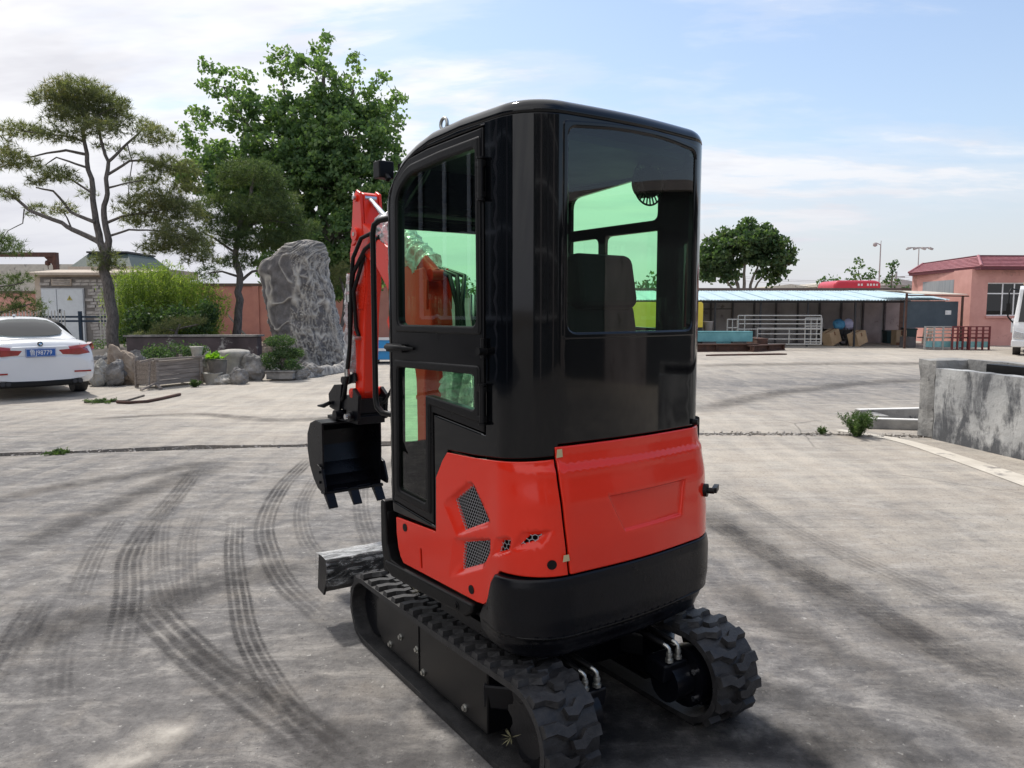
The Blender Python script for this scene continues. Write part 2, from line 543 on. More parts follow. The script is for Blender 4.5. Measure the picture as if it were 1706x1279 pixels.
def joint(seed, w0, w1):
    out = []
    for i in range(len(jl) - 1):
        n = 12 if i in (0, len(jl) - 2) else 46
        seg = noisy_line(jl[i], jl[i + 1], n, 0.022, seed)
        if i: seg = seg[1:]
        out += seg
    res = []
    for p in out:
        b = w0 if p.x < 1.2 else w1 if p.x > 2.2 else w0 + (w1 - w0) * (p.x - 1.2)
        if p.x < 1.2: b *= .45 + 1.5 * max(0, .5 + noise.noise(Vector((p.x * .9, 77, 0)))) 
        res.append(Vector((p.x, p.y + b, 0)))
    return res


def slab(name, edge, far, side):
    """concrete slab from an irregular edge line to a straight far edge"""
    m = MB(); n = len(edge)
    top = [Vector((p.x, p.y, 0)) for p in edge]; fr = [Vector((p.x, far, 0)) for p in edge]
    low = [Vector((p.x, p.y - 0.0, -0.05)) for p in edge]
    vs = top + fr + low; fs = []
    for i in range(n - 1):
        fs.append((i, i + 1, n + i + 1, n + i) if side > 0 else (i + 1, i, n + i, n + i + 1))
        fs.append((2 * n + i, 2 * n + i + 1, i + 1, i) if side > 0 else (i, i + 1, 2 * n + i + 1, 2 * n + i))
    m.add(vs, fs)
    me = m.mesh(name, M['yard'], fix=False)
    return tag(link_mesh(name, me), kind='structure')


slab('concrete_yard', joint(11, -0.075, -0.09), -60, -1)
slab('concrete_yard', joint(37, 0.12, 0.07), 120, 1)

# rubble and grit lying in the open joint
gv = MB()
jm = joint(11, 0, 0)
for k in range(2600):
    i = random.randrange(14, len(jm) - 14)
    p = jm[i].lerp(jm[i + 1], random.random())
    wide = p.x > 1.6
    if not wide and random.random() < 0.72: continue
    r = random.uniform(0.006, 0.02) * (1.3 if wide else 1)
    q = Vector((p.x, p.y + random.gauss(-0.01, 0.055 if wide else 0.045), random.uniform(-0.045, 0.0) if wide else random.uniform(-0.05, -0.005)))
    if abs(q.y - p.y) > (0.07 if wide else 0.03): q.z = r * 0.4
    vs = [q + Vector((random.uniform(-1, 1), random.uniform(-1, 1), random.uniform(-.7, .7))).normalized() * r for _ in range(5)]
    gv.add(vs, [(0, 1, 2), (0, 2, 3), (0, 3, 1), (4, 2, 1), (4, 3, 2), (4, 1, 3)])
tag(gv.build('gravel', M['gravel']), kind='stuff')

# loose grit over the yard
gv = MB()
for k in range(2600):
    Y = random.uniform(2.2, 12) if random.random() < .75 else random.uniform(2.2, 5)
    q = Vector((random.uniform(-0.72, 0.72) * Y, Y, 0.002)); r = random.uniform(0.002, 0.006) * (0.6 + Y * 0.08)
    q.z = r * 0.3
    vs = [q + Vector((random.uniform(-1, 1), random.uniform(-1, 1), random.uniform(-.5, .5))).normalized() * r for _ in range(4)]
    gv.add(vs, [(0, 1, 2), (0, 2, 3), (0, 3, 1), (1, 3, 2)])
tag(gv.build('grit', M['gravel']), kind='stuff')


# pale patched strip that runs towards the ramp wall
def strip(name, pts, w, z, m, kind='structure', n=18, uv=False):
    pts = [Vector(p) for p in pts]
    # resample by Catmull-Rom
    out = []
    ext = [pts[0] * 2 - pts[1]] + pts + [pts[-1] * 2 - pts[-2]]
    for i in range(1, len(ext) - 2):
        for k in range(n):
            t = k / n
            p0, p1, p2, p3 = ext[i - 1:i + 3]
            out.append(0.5 * ((2 * p1) + (p2 - p0) * t + (2 * p0 - 5 * p1 + 4 * p2 - p3) * t * t + (3 * p1 - p0 - 3 * p2 + p3) * t ** 3))
    out.append(pts[-1])
    vs = []; fs = []; uvs = []
    d = 0
    for i, p in enumerate(out):
        a = out[max(0, i - 1)]; c = out[min(len(out) - 1, i + 1)]
        t = (c - a); t.z = 0; t.normalize(); nrm = Vector((-t.y, t.x, 0))
        if i: d += (p - out[i - 1]).length
        ww = w if isinstance(w, (int, float)) else w[0] + (w[1] - w[0]) * i / (len(out) - 1)
        vs += [Vector((p.x, p.y, z)) + nrm * ww / 2, Vector((p.x, p.y, z)) - nrm * ww / 2]
        uvs += [(0, d), (1, d)]
    for i in range(len(out) - 1):
        fs.append((2 * i + 1, 2 * i + 3, 2 * i + 2, 2 * i))
    me = bpy.data.meshes.new(name); me.from_pydata(vs, [], fs); me.materials.append(m)
    ul = me.uv_layers.new(name='UVMap')
    for lp in me.loops: ul.data[lp.index].uv = uvs[lp.vertex_index]
    tot = d
    a = me.attributes.new('len', 'FLOAT', 'POINT')
    for i in range(len(vs)): a.data[i].value = uvs[i][1] / tot
    o = link_mesh(name, me); return tag(o, kind=kind)


def mark_mat(name, ribs, dark, strength, seed):
    m = bpy.data.materials.new(name); m.use_nodes = True
    nt = m.node_tree; nt.nodes.clear(); L = nt.links.new
    uv = nd(nt, 'ShaderNodeUVMap', uv_map='UVMap'); sp = nd(nt, 'ShaderNodeSeparateXYZ'); L(uv.outputs[0], sp.inputs[0])
    ln = nd(nt, 'ShaderNodeAttribute', attribute_name='len')
    tc = nd(nt, 'ShaderNodeTexCoord')
    n = nd(nt, 'ShaderNodeTexNoise', i_Scale=7.0, i_Detail=7.0, i_Roughness=0.7); L(tc.outputs['Object'], n.inputs['Vector'])
    n2 = nd(nt, 'ShaderNodeTexNoise', i_Scale=1.7, i_Detail=3.0); L(tc.outputs['Object'], n2.inputs['Vector'])
    u = math_node(nt, 'ADD', sp.outputs[0], math_node(nt, 'MULTIPLY', math_node(nt, 'SUBTRACT', n.outputs[0], 0.5), 0.10))
    edge = math_node(nt, 'SUBTRACT', 1.0, math_node(nt, 'ABSOLUTE', math_node(nt, 'SUBTRACT', math_node(nt, 'MULTIPLY', u, 2.0), 1.0)), True)
    edge = ramp(nt, edge, [(0.0, 0.0), (0.16 if ribs else 0.7, 1.0)])
    f = edge
    if ribs:
        w = math_node(nt, 'SINE', math_node(nt, 'MULTIPLY', u, 2 * pi * ribs))
        w = ramp(nt, math_node(nt, 'ADD', math_node(nt, 'MULTIPLY', w, 0.5), 0.5), [(0.0, 0.12), (0.3, 0.55), (0.6, 1.0)])
        v = math_node(nt, 'SINE', math_node(nt, 'ADD', math_node(nt, 'MULTIPLY', sp.outputs[1], 2 * pi / 0.045), math_node(nt, 'MULTIPLY', u, 9.0)))
        v = ramp(nt, math_node(nt, 'ADD', math_node(nt, 'MULTIPLY', v, 0.5), 0.5), [(0.0, 0.45), (0.5, 1.0)])
        f = math_node(nt, 'MULTIPLY', f, math_node(nt, 'MULTIPLY', w, v))
    f = math_node(nt, 'MULTIPLY', f, ramp(nt, n.outputs[0], [(0.32, 0.25), (0.6, 1.0)]))
    f = math_node(nt, 'MULTIPLY', f, ramp(nt, n2.outputs[0], [(0.3, 0.45), (0.6, 1.0)]))
    e = ramp(nt, ln.outputs['Fac'], [(0.0, 0.0), (0.14, 1.0), (0.84, 1.0), (1.0, 0.0)])
    f = math_node(nt, 'MULTIPLY', f, math_node(nt, 'MULTIPLY', e, strength))
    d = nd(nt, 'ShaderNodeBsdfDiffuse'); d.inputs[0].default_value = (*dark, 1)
    t = nd(nt, 'ShaderNodeBsdfTransparent')
    mx = nd(nt, 'ShaderNodeMixShader'); L(f, mx.inputs[0]); L(t.outputs[0], mx.inputs[1]); L(d.outputs[0], mx.inputs[2])
    o = nd(nt, 'ShaderNodeOutputMaterial'); L(mx.outputs[0], o.inputs[0])
    MATS[name] = m


mark_mat('rib_mark', 4, (0.048, 0.046, 0.048), 0.62, 0)
mark_mat('rib_mark_faint', 4, (0.075, 0.071, 0.071), 0.36, 0)
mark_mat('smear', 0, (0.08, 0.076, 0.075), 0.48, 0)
mark_mat('grime_shade', 0, (0.030, 0.030, 0.032), 0.85, 0)  # oil grime, with the machine's shadow deepened in the same colour
mark_mat('pale_smear', 0, (0.62, 0.58, 0.52), 0.8, 0)
MARKS = [
    ([(392, 860), (388, 920), (396, 990), (410, 1060), (440, 1120), (490, 1190), (540, 1250)], 0.145, 'rib_mark'),
    ([(520, 760), (470, 810), (440, 870), (448, 925), (475, 975), (520, 1015), (560, 1050)], 0.17, 'rib_mark'),
    ([(530, 790), (503, 840), (505, 890), (530, 930), (560, 960)], 0.14, 'rib_mark_faint'),
    ([(602, 790), (600, 850), (616, 905), (640, 945)], 0.15, 'rib_mark_faint'),
    ([(330, 780), (290, 830), (245, 880), (215, 930), (212, 990), (200, 1060), (180, 1130)], 0.18, 'rib_mark'),
    ([(300, 820), (270, 870), (262, 930), (270, 990), (290, 1040)], 0.15, 'rib_mark_faint'),
    ([(330, 850), (312, 900), (310, 960), (320, 1030)], 0.15, 'rib_mark_faint'),
    ([(70, 1000), (40, 1045), (10, 1100), (-20, 1160)], 0.18, 'rib_mark'),
    ([(130, 1010), (105, 1060), (90, 1120), (85, 1180)], 0.16, 'rib_mark_faint'),
    ([(200, 860), (165, 910), (140, 960), (120, 1010)], 0.15, 'rib_mark_faint'),
    ([(230, 1000), (320, 1090), (400, 1150), (490, 1215), (600, 1300)], 0.24, 'rib_mark'),
    ([(290, 1060), (380, 1120), (480, 1180), (600, 1260)], 0.16, 'smear'),
    ([(-60, 960), (60, 900), (170, 850), (290, 800), (400, 770)], (0.30, 0.5), 'smear'),
    ([(-60, 850), (80, 815), (240, 790), (380, 765)], (0.3, 0.4), 'smear'),
    ([(1150, 850), (1290, 930), (1420, 1000), (1580, 1090), (1760, 1170)], 0.22, 'rib_mark'),
    ([(1180, 810), (1330, 890), (1480, 960), (1620, 1020), (1760, 1070)], 0.20, 'rib_mark_faint'),
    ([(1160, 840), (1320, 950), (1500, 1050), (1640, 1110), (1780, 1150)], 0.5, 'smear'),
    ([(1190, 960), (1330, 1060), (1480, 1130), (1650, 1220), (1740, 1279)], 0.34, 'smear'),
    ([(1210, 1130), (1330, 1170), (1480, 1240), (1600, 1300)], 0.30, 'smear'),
    ([(860, 1130), (960, 1190), (1080, 1200), (1200, 1180), (1290, 1190)], 0.55, 'grime_shade'),  # oil stains plus painted shade below and behind the machine
    ([(880, 1240), (1020, 1250), (1150, 1230), (1300, 1240), (1460, 1290)], 0.45, 'grime_shade'),
    ([(500, 1240), (620, 1250), (740, 1290)], 0.4, 'smear'),
    ([(0, 1100), (120, 1040), (260, 1010), (400, 960), (560, 940)], 0.5, 'smear'),
    ([(130, 1300), (200, 1275), (250, 1245), (300, 1205)], 0.26, 'pale_smear'),

    ([(560, 820), (640, 780), (700, 760)], 0.3, 'smear'),
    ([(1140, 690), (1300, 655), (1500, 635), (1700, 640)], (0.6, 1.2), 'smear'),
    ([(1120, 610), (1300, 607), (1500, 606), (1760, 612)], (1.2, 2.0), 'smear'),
    ([(120, 700), (320, 690), (470, 700), (640, 690)], (0.3, 0.6), 'smear'),
]
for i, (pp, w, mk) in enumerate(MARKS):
    strip('tyre_and_shade_mark', [gr(*p) for p in pp], w, 0.004 + 0.0025 * (i % 9), M[mk])

strip('concrete_strip', [gr(1395, 716), gr(1500, 734), gr(1600, 765), gr(1720, 806), gr(1900, 870)], (0.16, 0.34), 0.005, M['pale_concrete'])

# ------------------------------------------------------------------ ramp wall on the right
def stained_mat():
    m = bpy.data.materials.new('stained_wall'); m.use_nodes = True
    nt = m.node_tree; b = nt.nodes['Principled BSDF']; L = nt.links.new
    tc = nd(nt, 'ShaderNodeTexCoord'); P_ = tc.outputs['Object']
    mp = nd(nt, 'ShaderNodeMapping'); mp.inputs['Scale'].default_value = (1, 1, 0.36); L(P_, mp.inputs[0])
    n = nd(nt, 'ShaderNodeTexNoise', i_Scale=5.0, i_Detail=8.0, i_Roughness=0.66, i_Distortion=0.4); L(mp.outputs[0], n.inputs['Vector'])
    n2 = nd(nt, 'ShaderNodeTexNoise', i_Scale=1.5, i_Detail=5.0); L(P_, n2.inputs['Vector'])
    n3 = nd(nt, 'ShaderNodeTexNoise', i_Scale=13.0, i_Detail=6.0, i_Roughness=0.7); L(P_, n3.inputs['Vector'])
    sp = nd(nt, 'ShaderNodeSeparateXYZ'); L(P_, sp.inputs[0])
    white = ramp(nt, n2.outputs[0], [(0.35, (0.30, 0.31, 0.32)), (0.65, (0.52, 0.525, 0.52))])
    f = math_node(nt, 'ADD', n.outputs[0], math_node(nt, 'MULTIPLY', math_node(nt, 'SUBTRACT', n3.outputs[0], 0.5), 0.30))
    f = math_node(nt, 'ADD', f, ramp(nt, sp.outputs[2], [(0.0, 0.12), (0.22, 0.0)]))
    f = ramp(nt, f, [(0.46, 0.0), (0.54, 0.55), (0.62, 0.95)])
    c = mixc(nt, f, white, (0.085, 0.09, 0.10))
    L(c, b.inputs['Base Color']); b.inputs['Roughness'].default_value = 0.9
    bp = nd(nt, 'ShaderNodeBump', i_Strength=0.5, i_Distance=0.02); L(n3.outputs[0], bp.inputs['Height']); L(bp.outputs[0], b.inputs['Normal'])
    MATS['stained'] = m


stained_mat()
mat('grey_concrete', (0.20, 0.20, 0.20), 0.9, scale=3.5, col2=(0.36, 0.355, 0.34), bump=0.5, bscale=22, spot=((0.09, 0.09, 0.095), 3.0, 0.56))
mat('white_top', (0.66, 0.65, 0.62), 0.85, scale=4, col2=(0.80, 0.79, 0.76))
wa = gr(1540, 728); wb = gr(1706, 767); wdir = (wb - wa).normalized(); wr = Vector((wdir.y, -wdir.x, 0))
wr = wr if wr.x > 0 else -wr
wrz = atan2(wdir.y, wdir.x)
ramp_e = empty('ramp_wall', wa, wrz, 'low stained white concrete ramp wall with a dark channel in its top at the right edge', 'wall')


def rbox(m, x0, x1, y0, y1, z0, z1): return m.span((x0, y0, z0), (x1, y1, z1))


def rough_block(x0, x1, y0, y1, z0, z1, res=0.09, amp=0.02, seed=0):
    """block with slightly broken faces and edges"""
    bm = bmesh.new(); bmesh.ops.create_cube(bm, size=1)
    for v in bm.verts: v.co = Vector(((x0 + x1) / 2 + v.co.x * (x1 - x0), (y0 + y1) / 2 + v.co.y * (y1 - y0), (z0 + z1) / 2 + v.co.z * (z1 - z0)))
    for axis, (a, b_) in enumerate(((x0, x1), (y0, y1), (z0, z1))):
        k = max(1, int((b_ - a) / res))
        for i in range(1, min(k, 60)):
            co = [0, 0, 0]; co[axis] = a + (b_ - a) * i / k; no = [0, 0, 0]; no[axis] = 1
            bmesh.ops.bisect_plane(bm, geom=bm.verts[:] + bm.edges[:] + bm.faces[:], plane_co=co, plane_no=no)
    for v in bm.verts:
        c = v.co; n = noise.noise_vector(c * 6 + Vector((seed, 0, 0))) * amp
        e = sum(1 for q, a, b_ in ((c.x, x0, x1), (c.y, y0, y1), (c.z, z0, z1)) if abs(q - a) < 1e-4 or abs(q - b_) < 1e-4)
        cen = Vector(((x0 + x1) / 2, (y0 + y1) / 2, (z0 + z1) / 2))
        v.co = c + n + ((cen - c).normalized() * amp * (0.9 if e >= 2 else 0))
    return bm


def from_bm(bm, name, m, parent=None, smooth=False):
    me = bpy.data.meshes.new(name); bm.to_mesh(me); bm.free(); me.materials.append(m)
    if smooth:
        for p in me.polygons: p.use_smooth = True
    return link_mesh(name, me, parent)


# local x runs along the wall towards the camera, local +y points right/left of it; face looks to -x of the world
sgn = 1 if (Matrix.Rotation(wrz, 3, 'Z') @ Vector((0, 1, 0))).x > 0 else -1
from_bm(rough_block(0.13, 6.5, min(0, sgn * 0.16), max(0, sgn * 0.16), 0, 0.88, 0.11, 0.012, 3), 'front_wall', M['stained'], ramp_e)
from_bm(rough_block(-0.16, 0.125, min(0, sgn * 0.55), max(0, sgn * 0.55), 0, 0.99, 0.08, 0.02, 8), 'end_post', M['grey_concrete'], ramp_e)
from_bm(rough_block(0.13, 6.5, min(sgn * .44, sgn * 0.60), max(sgn * .44, sgn * 0.60), 0, 0.985, 0.2, 0.012, 5), 'back_wall', M['grey_concrete'], ramp_e)
m = MB(); rbox(m, 0.13, 6.5, sgn * 0.165, sgn * 0.435, 0.0, 0.30); m.build('channel_fill', M['dirt'], ramp_e)
m = MB(); m.bar((0.6, sgn * .36, .90), (6.3, sgn * .36, .90), .13, .12); m.build('steel_rail', M['matt_black'], ramp_e)

# low concrete trough and slabs beside the wall
t = empty('concrete_trough', (0, 0, 0), 0, 'low white topped concrete channel block lying against the end of the ramp wall', 'concrete block')
p = [gr(1443, 690), gr(1545, 686), gr(1560, 700)]


def quad_block(name, a, b, w, h, m1_, m2_, parent, z=0):
    m = MB(); a = Vector(a); b = Vector(b); a.z = b.z = z + h / 2
    m.bar(a, b, w, h); o = m.build(name, m1_, parent, bevel=0.008)
    m = MB(); a2 = a.copy(); b2 = b.copy(); a2.z = b2.z = z + h + 0.004
    m.bar(a2, b2, w - .02, .008); m.build(name + '_top', m2_, parent)
    return o


quad_block('rear_kerb', gr(1452, 707) + Vector((0, .45, 0)), gr(1600, 704) + Vector((0, .5, 0)), .14, .15, M['grey_concrete'], M['white_top'], t)
quad_block('front_kerb', gr(1443, 714) + Vector((0, .08, 0)), gr(1590, 719) + Vector((0, .1, 0)), .13, .13, M['grey_concrete'], M['white_top'], t)
m = MB(); m.box(gr(1462, 706) + Vector((0.06, .2, .06)), (.16, .5, .12)); m.build('end_stone', M['grey_concrete'], t, bevel=.01)

# ================================================================== MINI EXCAVATOR
EX = empty('mini_excavator', (0.110, 3.157, 0), radians(38), 'red and black mini excavator with closed cab and rubber tracks parked on the worn concrete', 'excavator')
XL, XR, YR, YF, RR, RF = -.46, .50, -.505, .46, .18, .05


def arc(cx, cy, r, a0, a1, n):
    return [(cx + r * cos(radians(a0 + (a1 - a0) * i / n)), cy + r * sin(radians(a0 + (a1 - a0) * i / n))) for i in range(n + 1)]


PO = [(XL, YF - RF)]
PO += [(XL, YF - RF + (YR + RR - YF + RF) * i / 12) for i in range(1, 13)]
PO += arc(XL + RR, YR + RR, RR, 180, 270, 18)[1:]
S_RL = None
PO += [(XL + RR + (XR - XL - 2 * RR) * i / 14, YR - .018 * sin(pi * i / 14)) for i in range(1, 14)]
PO += arc(XR - RR, YR + RR, RR, 270, 360, 18)
PO += [(XR, YR + RR + (YF - RF - YR - RR) * i / 12) for i in range(1, 13)]
PO += arc(XR - RF, YF - RF, RF, 0, 90, 6)[1:]
PO += [(XR - RF + (XL - XR + 2 * RF) * i / 12, YF) for i in range(1, 13)]
PO += arc(XL + RF, YF - RF, RF, 90, 180, 6)[1:-1]
PO = np.array(PO)
PN = len(PO)
nxt = np.roll(PO, -1, 0)
SL = np.concatenate([[0], np.cumsum(np.hypot(*(nxt - PO).T))])
STOT = SL[-1]
tg = np.roll(PO, -1, 0) - np.roll(PO, 1, 0)
tg /= np.hypot(tg[:, 0], tg[:, 1])[:, None]
ON = np.stack([tg[:, 1], -tg[:, 0]], 1)
if ON[3, 0] > 0: ON = -ON
S_A1 = (YF - RF - (YR + RR))            # end of left side
S_B0 = S_A1 + RR * pi / 2               # start of rear
S_B1 = SL[12 + 18 + 14]                 # end of rear
S_C0 = SL[12 + 18 + 14 + 18]            # start of right side
S_C1 = S_C0 + S_A1


def osamp(s):
    s = s % STOT
    i = int(np.searchsorted(SL, s, side='right')) - 1
    i = min(i, PN - 1)
    w = (s - SL[i]) / (SL[i + 1] - SL[i])
    j = (i + 1) % PN
    p = PO[i] * (1 - w) + PO[j] * w
    n = ON[i] * (1 - w) + ON[j] * w
    n = n / hypot(*n)
    return p, n


def lerp_tab(tab, x):
    if x <= tab[0][0]: return tab[0][1]
    for (a, va), (b, vb) in zip(tab, tab[1:]):
        if x <= b:
            t = (x - a) / (b - a); t = t * t * (3 - 2 * t)
            return va + (vb - va) * t
    return tab[-1][1]


def sfun(offf):
    def f(s, z, d=0.0):
        p, n = osamp(s)
        o = offf(s, z) + d
        return Vector((p[0] + n[0] * o, p[1] + n[1] * o, z))
    return f


def inpoly(p, poly):
    x, y = p; c = False; n = len(poly)
    for i in range(n):
        x0, y0 = poly[i]; x1, y1 = poly[(i + 1) % n]
        if (y0 > y) != (y1 > y) and x < (x1 - x0) * (y - y0) / (y1 - y0) + x0: c = not c
    return c


def polydist(p, poly):
    best = 9
    for i in range(len(poly)):
        x0, y0 = poly[i]; x1, y1 = poly[(i + 1) % len(poly)]
        ex, ey = x1 - x0, y1 - y0
        t = max(0, min(1, ((p[0] - x0) * ex + (p[1] - y0) * ey) / (ex * ex + ey * ey + 1e-12)))
        best = min(best, hypot(p[0] - x0 - t * ex, p[1] - y0 - t * ey))
    return best


def dens_poly(poly, step):
    out = []
    for i in range(len(poly)):
        a = poly[i]; b = poly[(i + 1) % len(poly)]
        n = max(1, int(hypot(b[0] - a[0], b[1] - a[1]) / step + .5))
        out += [(a[0] + (b[0] - a[0]) * k / n, a[1] + (b[1] - a[1]) * k / n) for k in range(n)]
    return out


def round_poly(poly, r, k=4):
    """round the corners of a polygon; r a number or one per corner"""
    out = []
    n = len(poly)
    for i in range(n):
        p = Vector(poly[i]); a = Vector(poly[i - 1]); b = Vector(poly[(i + 1) % n])
        rr = r[i] if isinstance(r, (list, tuple)) else r
        da = (a - p); db = (b - p)
        rr = min(rr, da.length * .45, db.length * .45)
        if rr < 1e-4: out.append(tuple(p)); continue
        p0 = p + da.normalized() * rr; p1 = p + db.normalized() * rr
        for j in range(k + 1):
            t = j / k
            q = p0 * (1 - t) ** 2 + p * 2 * t * (1 - t) + p1 * t * t
            out.append((q.x, q.y))
    return out


def wrap(name, outer, holes=(), off=None, d=0.0, thick=0.02, m=None, parent=None, step=0.03, edge=0.004, grid=(0.02, 0.05),
         disp=None, extra=()):
    """panel that follows the cab outline: polygons in (arc length, height)"""
    off = off or (lambda s, z: 0.0)
    F0 = sfun(off)
    F = (lambda s, z, dd=0.0: F0(s, z, d + dd + (disp(s, z) if disp else 0.0)))
    polys = [dens_poly(list(outer), step)] + [dens_poly(list(h), step) for h in holes]

    def inside(p): return inpoly(p, outer) and not any(inpoly(p, h) for h in holes)
    pts = []; eds = []; btan = {}
    for pi_, poly in enumerate(polys):
        n = len(poly); base = len(pts)
        for i in range(n):
            a = poly[i - 1]; b = poly[(i + 1) % n]
            tx, ty = b[0] - a[0], b[1] - a[1]; L = hypot(tx, ty) or 1
            nx, ny = ty / L, -tx / L
            if inside((poly[i][0] + nx * 1e-3, poly[i][1] + ny * 1e-3)): nx, ny = -nx, -ny
            btan[base + i] = (nx, ny)
            pts.append(poly[i])
        eds += [(base + i, base + (i + 1) % n) for i in range(n)]
    nb = len(pts)
    if edge:
        start = 0
        for poly in polys:
            n = len(poly); ids = []
            for i in range(start, start + n):
                q = (pts[i][0] - btan[i][0] * edge * 1.5, pts[i][1] - btan[i][1] * edge * 1.5)
                if inside(q): pts.append(q); ids.append(len(pts) - 1)
                else: ids.append(None)
            for a_, b_ in zip(ids, ids[1:] + ids[:1]):
                if a_ is not None and b_ is not None and a_ != b_ and math.dist(pts[a_], pts[b_]) > 1e-5: eds.append((a_, b_))
            start += n
    s0 = min(p[0] for p in outer); s1 = max(p[0] for p in outer)
    z0 = min(p[1] for p in outer); z1 = max(p[1] for p in outer)
    k = 0
    for a in np.arange(s0 + grid[0] * .5, s1, grid[0]):
        k += 1
        for b in np.arange(z0 + grid[1] * (.5 if k % 2 else 1.0), z1, grid[1]):
            if inside((a, b)) and min(polydist((a, b), q) for q in polys[:1] + list(holes)) > max(edge * 2.2, 0.006): pts.append((float(a), float(b)))
    for q in extra:
        for p in q:
            if inside(p): pts.append(p)
    res = delaunay_2d_cdt([Vector(p) for p in pts], eds, [], 0, 1e-6)
    V = [tuple(v) for v in res[0]]
    orig = res[3]
    T = [t for t in res[2] if inside((sum(V[i][0] for i in t) / 3, sum(V[i][1] for i in t) / 3))]
    bnd = {}
    for t in T:
        for i in range(3):
            e = (t[i], t[(i + 1) % 3])
            if (e[1], e[0]) in bnd: del bnd[(e[1], e[0])]
            else: bnd[e] = 1
    bt = {}
    for vi, os_ in enumerate(orig):
        for o_ in os_:
            if o_ < nb: bt[vi] = btan[o_]
    h = 1e-3

    def frame(s, z):
        sc_ = lambda a, b: off(a, b) + (disp(a, b) if disp else 0.0)
        p, on = osamp(s); T3 = Vector((-on[1], on[0], 0))
        q, _ = osamp(s + .01); q2, _ = osamp(s - .01)
        if (q[0] - q2[0]) * T3.x + (q[1] - q2[1]) * T3.y < 0: T3 = -T3
        gs = (sc_(s + h, z) - sc_(s - h, z)) / (2 * h); gz = (sc_(s, z + h) - sc_(s, z - h)) / (2 * h)
        N3 = Vector((on[0], on[1], 0))
        n = (N3 - T3 * gs - Vector((0, 0, gz))).normalized()
        return n, (T3 + N3 * gs).normalized(), (Vector((0, 0, 1)) + N3 * gz).normalized()
    vs = []; ns = []; used = sorted({i for t in T for i in t}); idx = {}
    for i in used:
        s, z = V[i]; n, ts, tz = frame(s, z)
        if i in bt and edge:
            o_ = (ts * bt[i][0] + tz * bt[i][1])
            vs.append(F(s, z, -edge)); ns.append((n * .75 + o_ * .75).normalized())
        else: vs.append(F(s, z)); ns.append(n)
        idx[i] = len(vs) - 1
    fs = []; ln = []
    # orientation
    vote = 0.0
    for t in T:
        a, b, c = (vs[idx[i]] for i in t); vote += (b - a).cross(c - a).dot(ns[idx[t[0]]])
    flip = vote < 0
    for t in T:
        f = [idx[i] for i in t]
        if flip: f = f[::-1]
        fs.append(tuple(f)); ln += [ns[i] for i in f]
    base = len(vs); inn = {}
    if thick <= 0: used, bnd, T = [], {}, []
    for i in used:
        s, z = V[i]; vs.append(F(s, z, -thick)); inn[i] = len(vs) - 1
    for t in T:
        f = [inn[i] for i in t]
        if not flip: f = f[::-1]
        fs.append(tuple(f)); ln += [-ns[idx[i]] for i in (t if flip else t[::-1])]
    for (i, j) in bnd:
        a, b = vs[idx[i]], vs[idx[j]]
        k0 = len(vs); vs += [a.copy(), b.copy(), vs[inn[j]].copy(), vs[inn[i]].copy()]
        f = (k0, k0 + 1, k0 + 2, k0 + 3)
        if not flip: f = f[::-1]
        fn = (vs[f[1]] - vs[f[0]]).cross(vs[f[2]] - vs[f[1]])
        fn = fn.normalized() if fn.length > 1e-12 else Vector((0, 0, 1))
        fs.append(f); ln += [fn] * 4
    me = bpy.data.meshes.new(name); me.from_pydata([tuple(v) for v in vs], [], fs)
    me.materials.append(m)
    me.polygons.foreach_set('use_smooth', [True] * len(me.polygons))
    me.normals_split_custom_set([tuple(n) for n in ln])
    me.update()
    return link_mesh(name, me, parent)


ZT = [(-.6, 2.285), (-.1, 2.283), (.10, 2.270), (.20, 2.248), (.29, 2.215), (.36, 2.165), (.41, 2.11), (.44, 2.06), (.46, 2.0)]


def zt(y):
    if y <= ZT[0][0]: return ZT[0][1]
    for (a, va), (b, vb) in zip(ZT, ZT[1:]):
        if y <= b: return va + (vb - va) * (y - a) / (b - a)
    return ZT[-1][1]


def ztop(s):
    p, n = osamp(s); return zt(p[1]) - .05


# ---- cab shell with door opening, rear, right and front openings
S0 = -0.92
S1 = S0 + STOT
top = [(s, ztop(s)) for s in np.linspace(S1, S0, 150)]
shell_outer = [(S0, .73), (-.001, .745), (.347, .745), (.353, .965), (.400, 1.035), (.425, 1.072), (.60, 1.078), (.955, 1.106), (.968, 1.146),
               (S_C0 - .11, 1.146), (S_C0, 1.106), (S_C1, 1.10), (S_C1 + .02, .73)]
shell_outer = shell_outer + [(S1, .73)] + top
door_poly = [(.006, 2.02), (.012, 2.06), (.04, 2.115), (.09, 2.155), (.16, 2.19), (.30, 2.207), (.50, 2.216), (.665, 2.222), (.667, 1.160), (.329, 1.196), (.330, .757), (.006, .79)]
rear_fr = [(.975, 2.215), (1.2, 2.232), (1.45, 2.235), (1.665, 2.215), (1.668, 1.497), (.975, 1.497)]
rear_fr = round_poly(rear_fr, [.02, .1, .1, .02, .02, .02])
rear_gl = round_poly([(1.000, 2.192), (1.2, 2.208), (1.45, 2.210), (1.643, 2.192), (1.645, 1.522), (1.000, 1.522)], [.03, .1, .1, .03, .04, .04])
sy = lambda y: S_C0 + (y - (YR + RR))
rw_a = round_poly([(sy(-.205), 2.150), (sy(-.06), 2.155), (sy(.335), 2.120), (sy(.335), 1.968), (sy(-.205), 1.975)], [.03, .02, .05, .004, .03])
rw_b = round_poly([(sy(-.205), 1.930), (sy(.105), 1.926), (sy(.105), 1.53), (sy(-.205), 1.52)], [.004, .03, .02, .004])
rw_c = round_poly([(sy(.148), 1.922), (sy(.335), 1.918), (sy(.335), 1.53), (sy(.148), 1.52)], [.03, .004, .004, .02])
fr_s = lambda x: -(math.pi * RF / 2) - (x - (XL + RF))
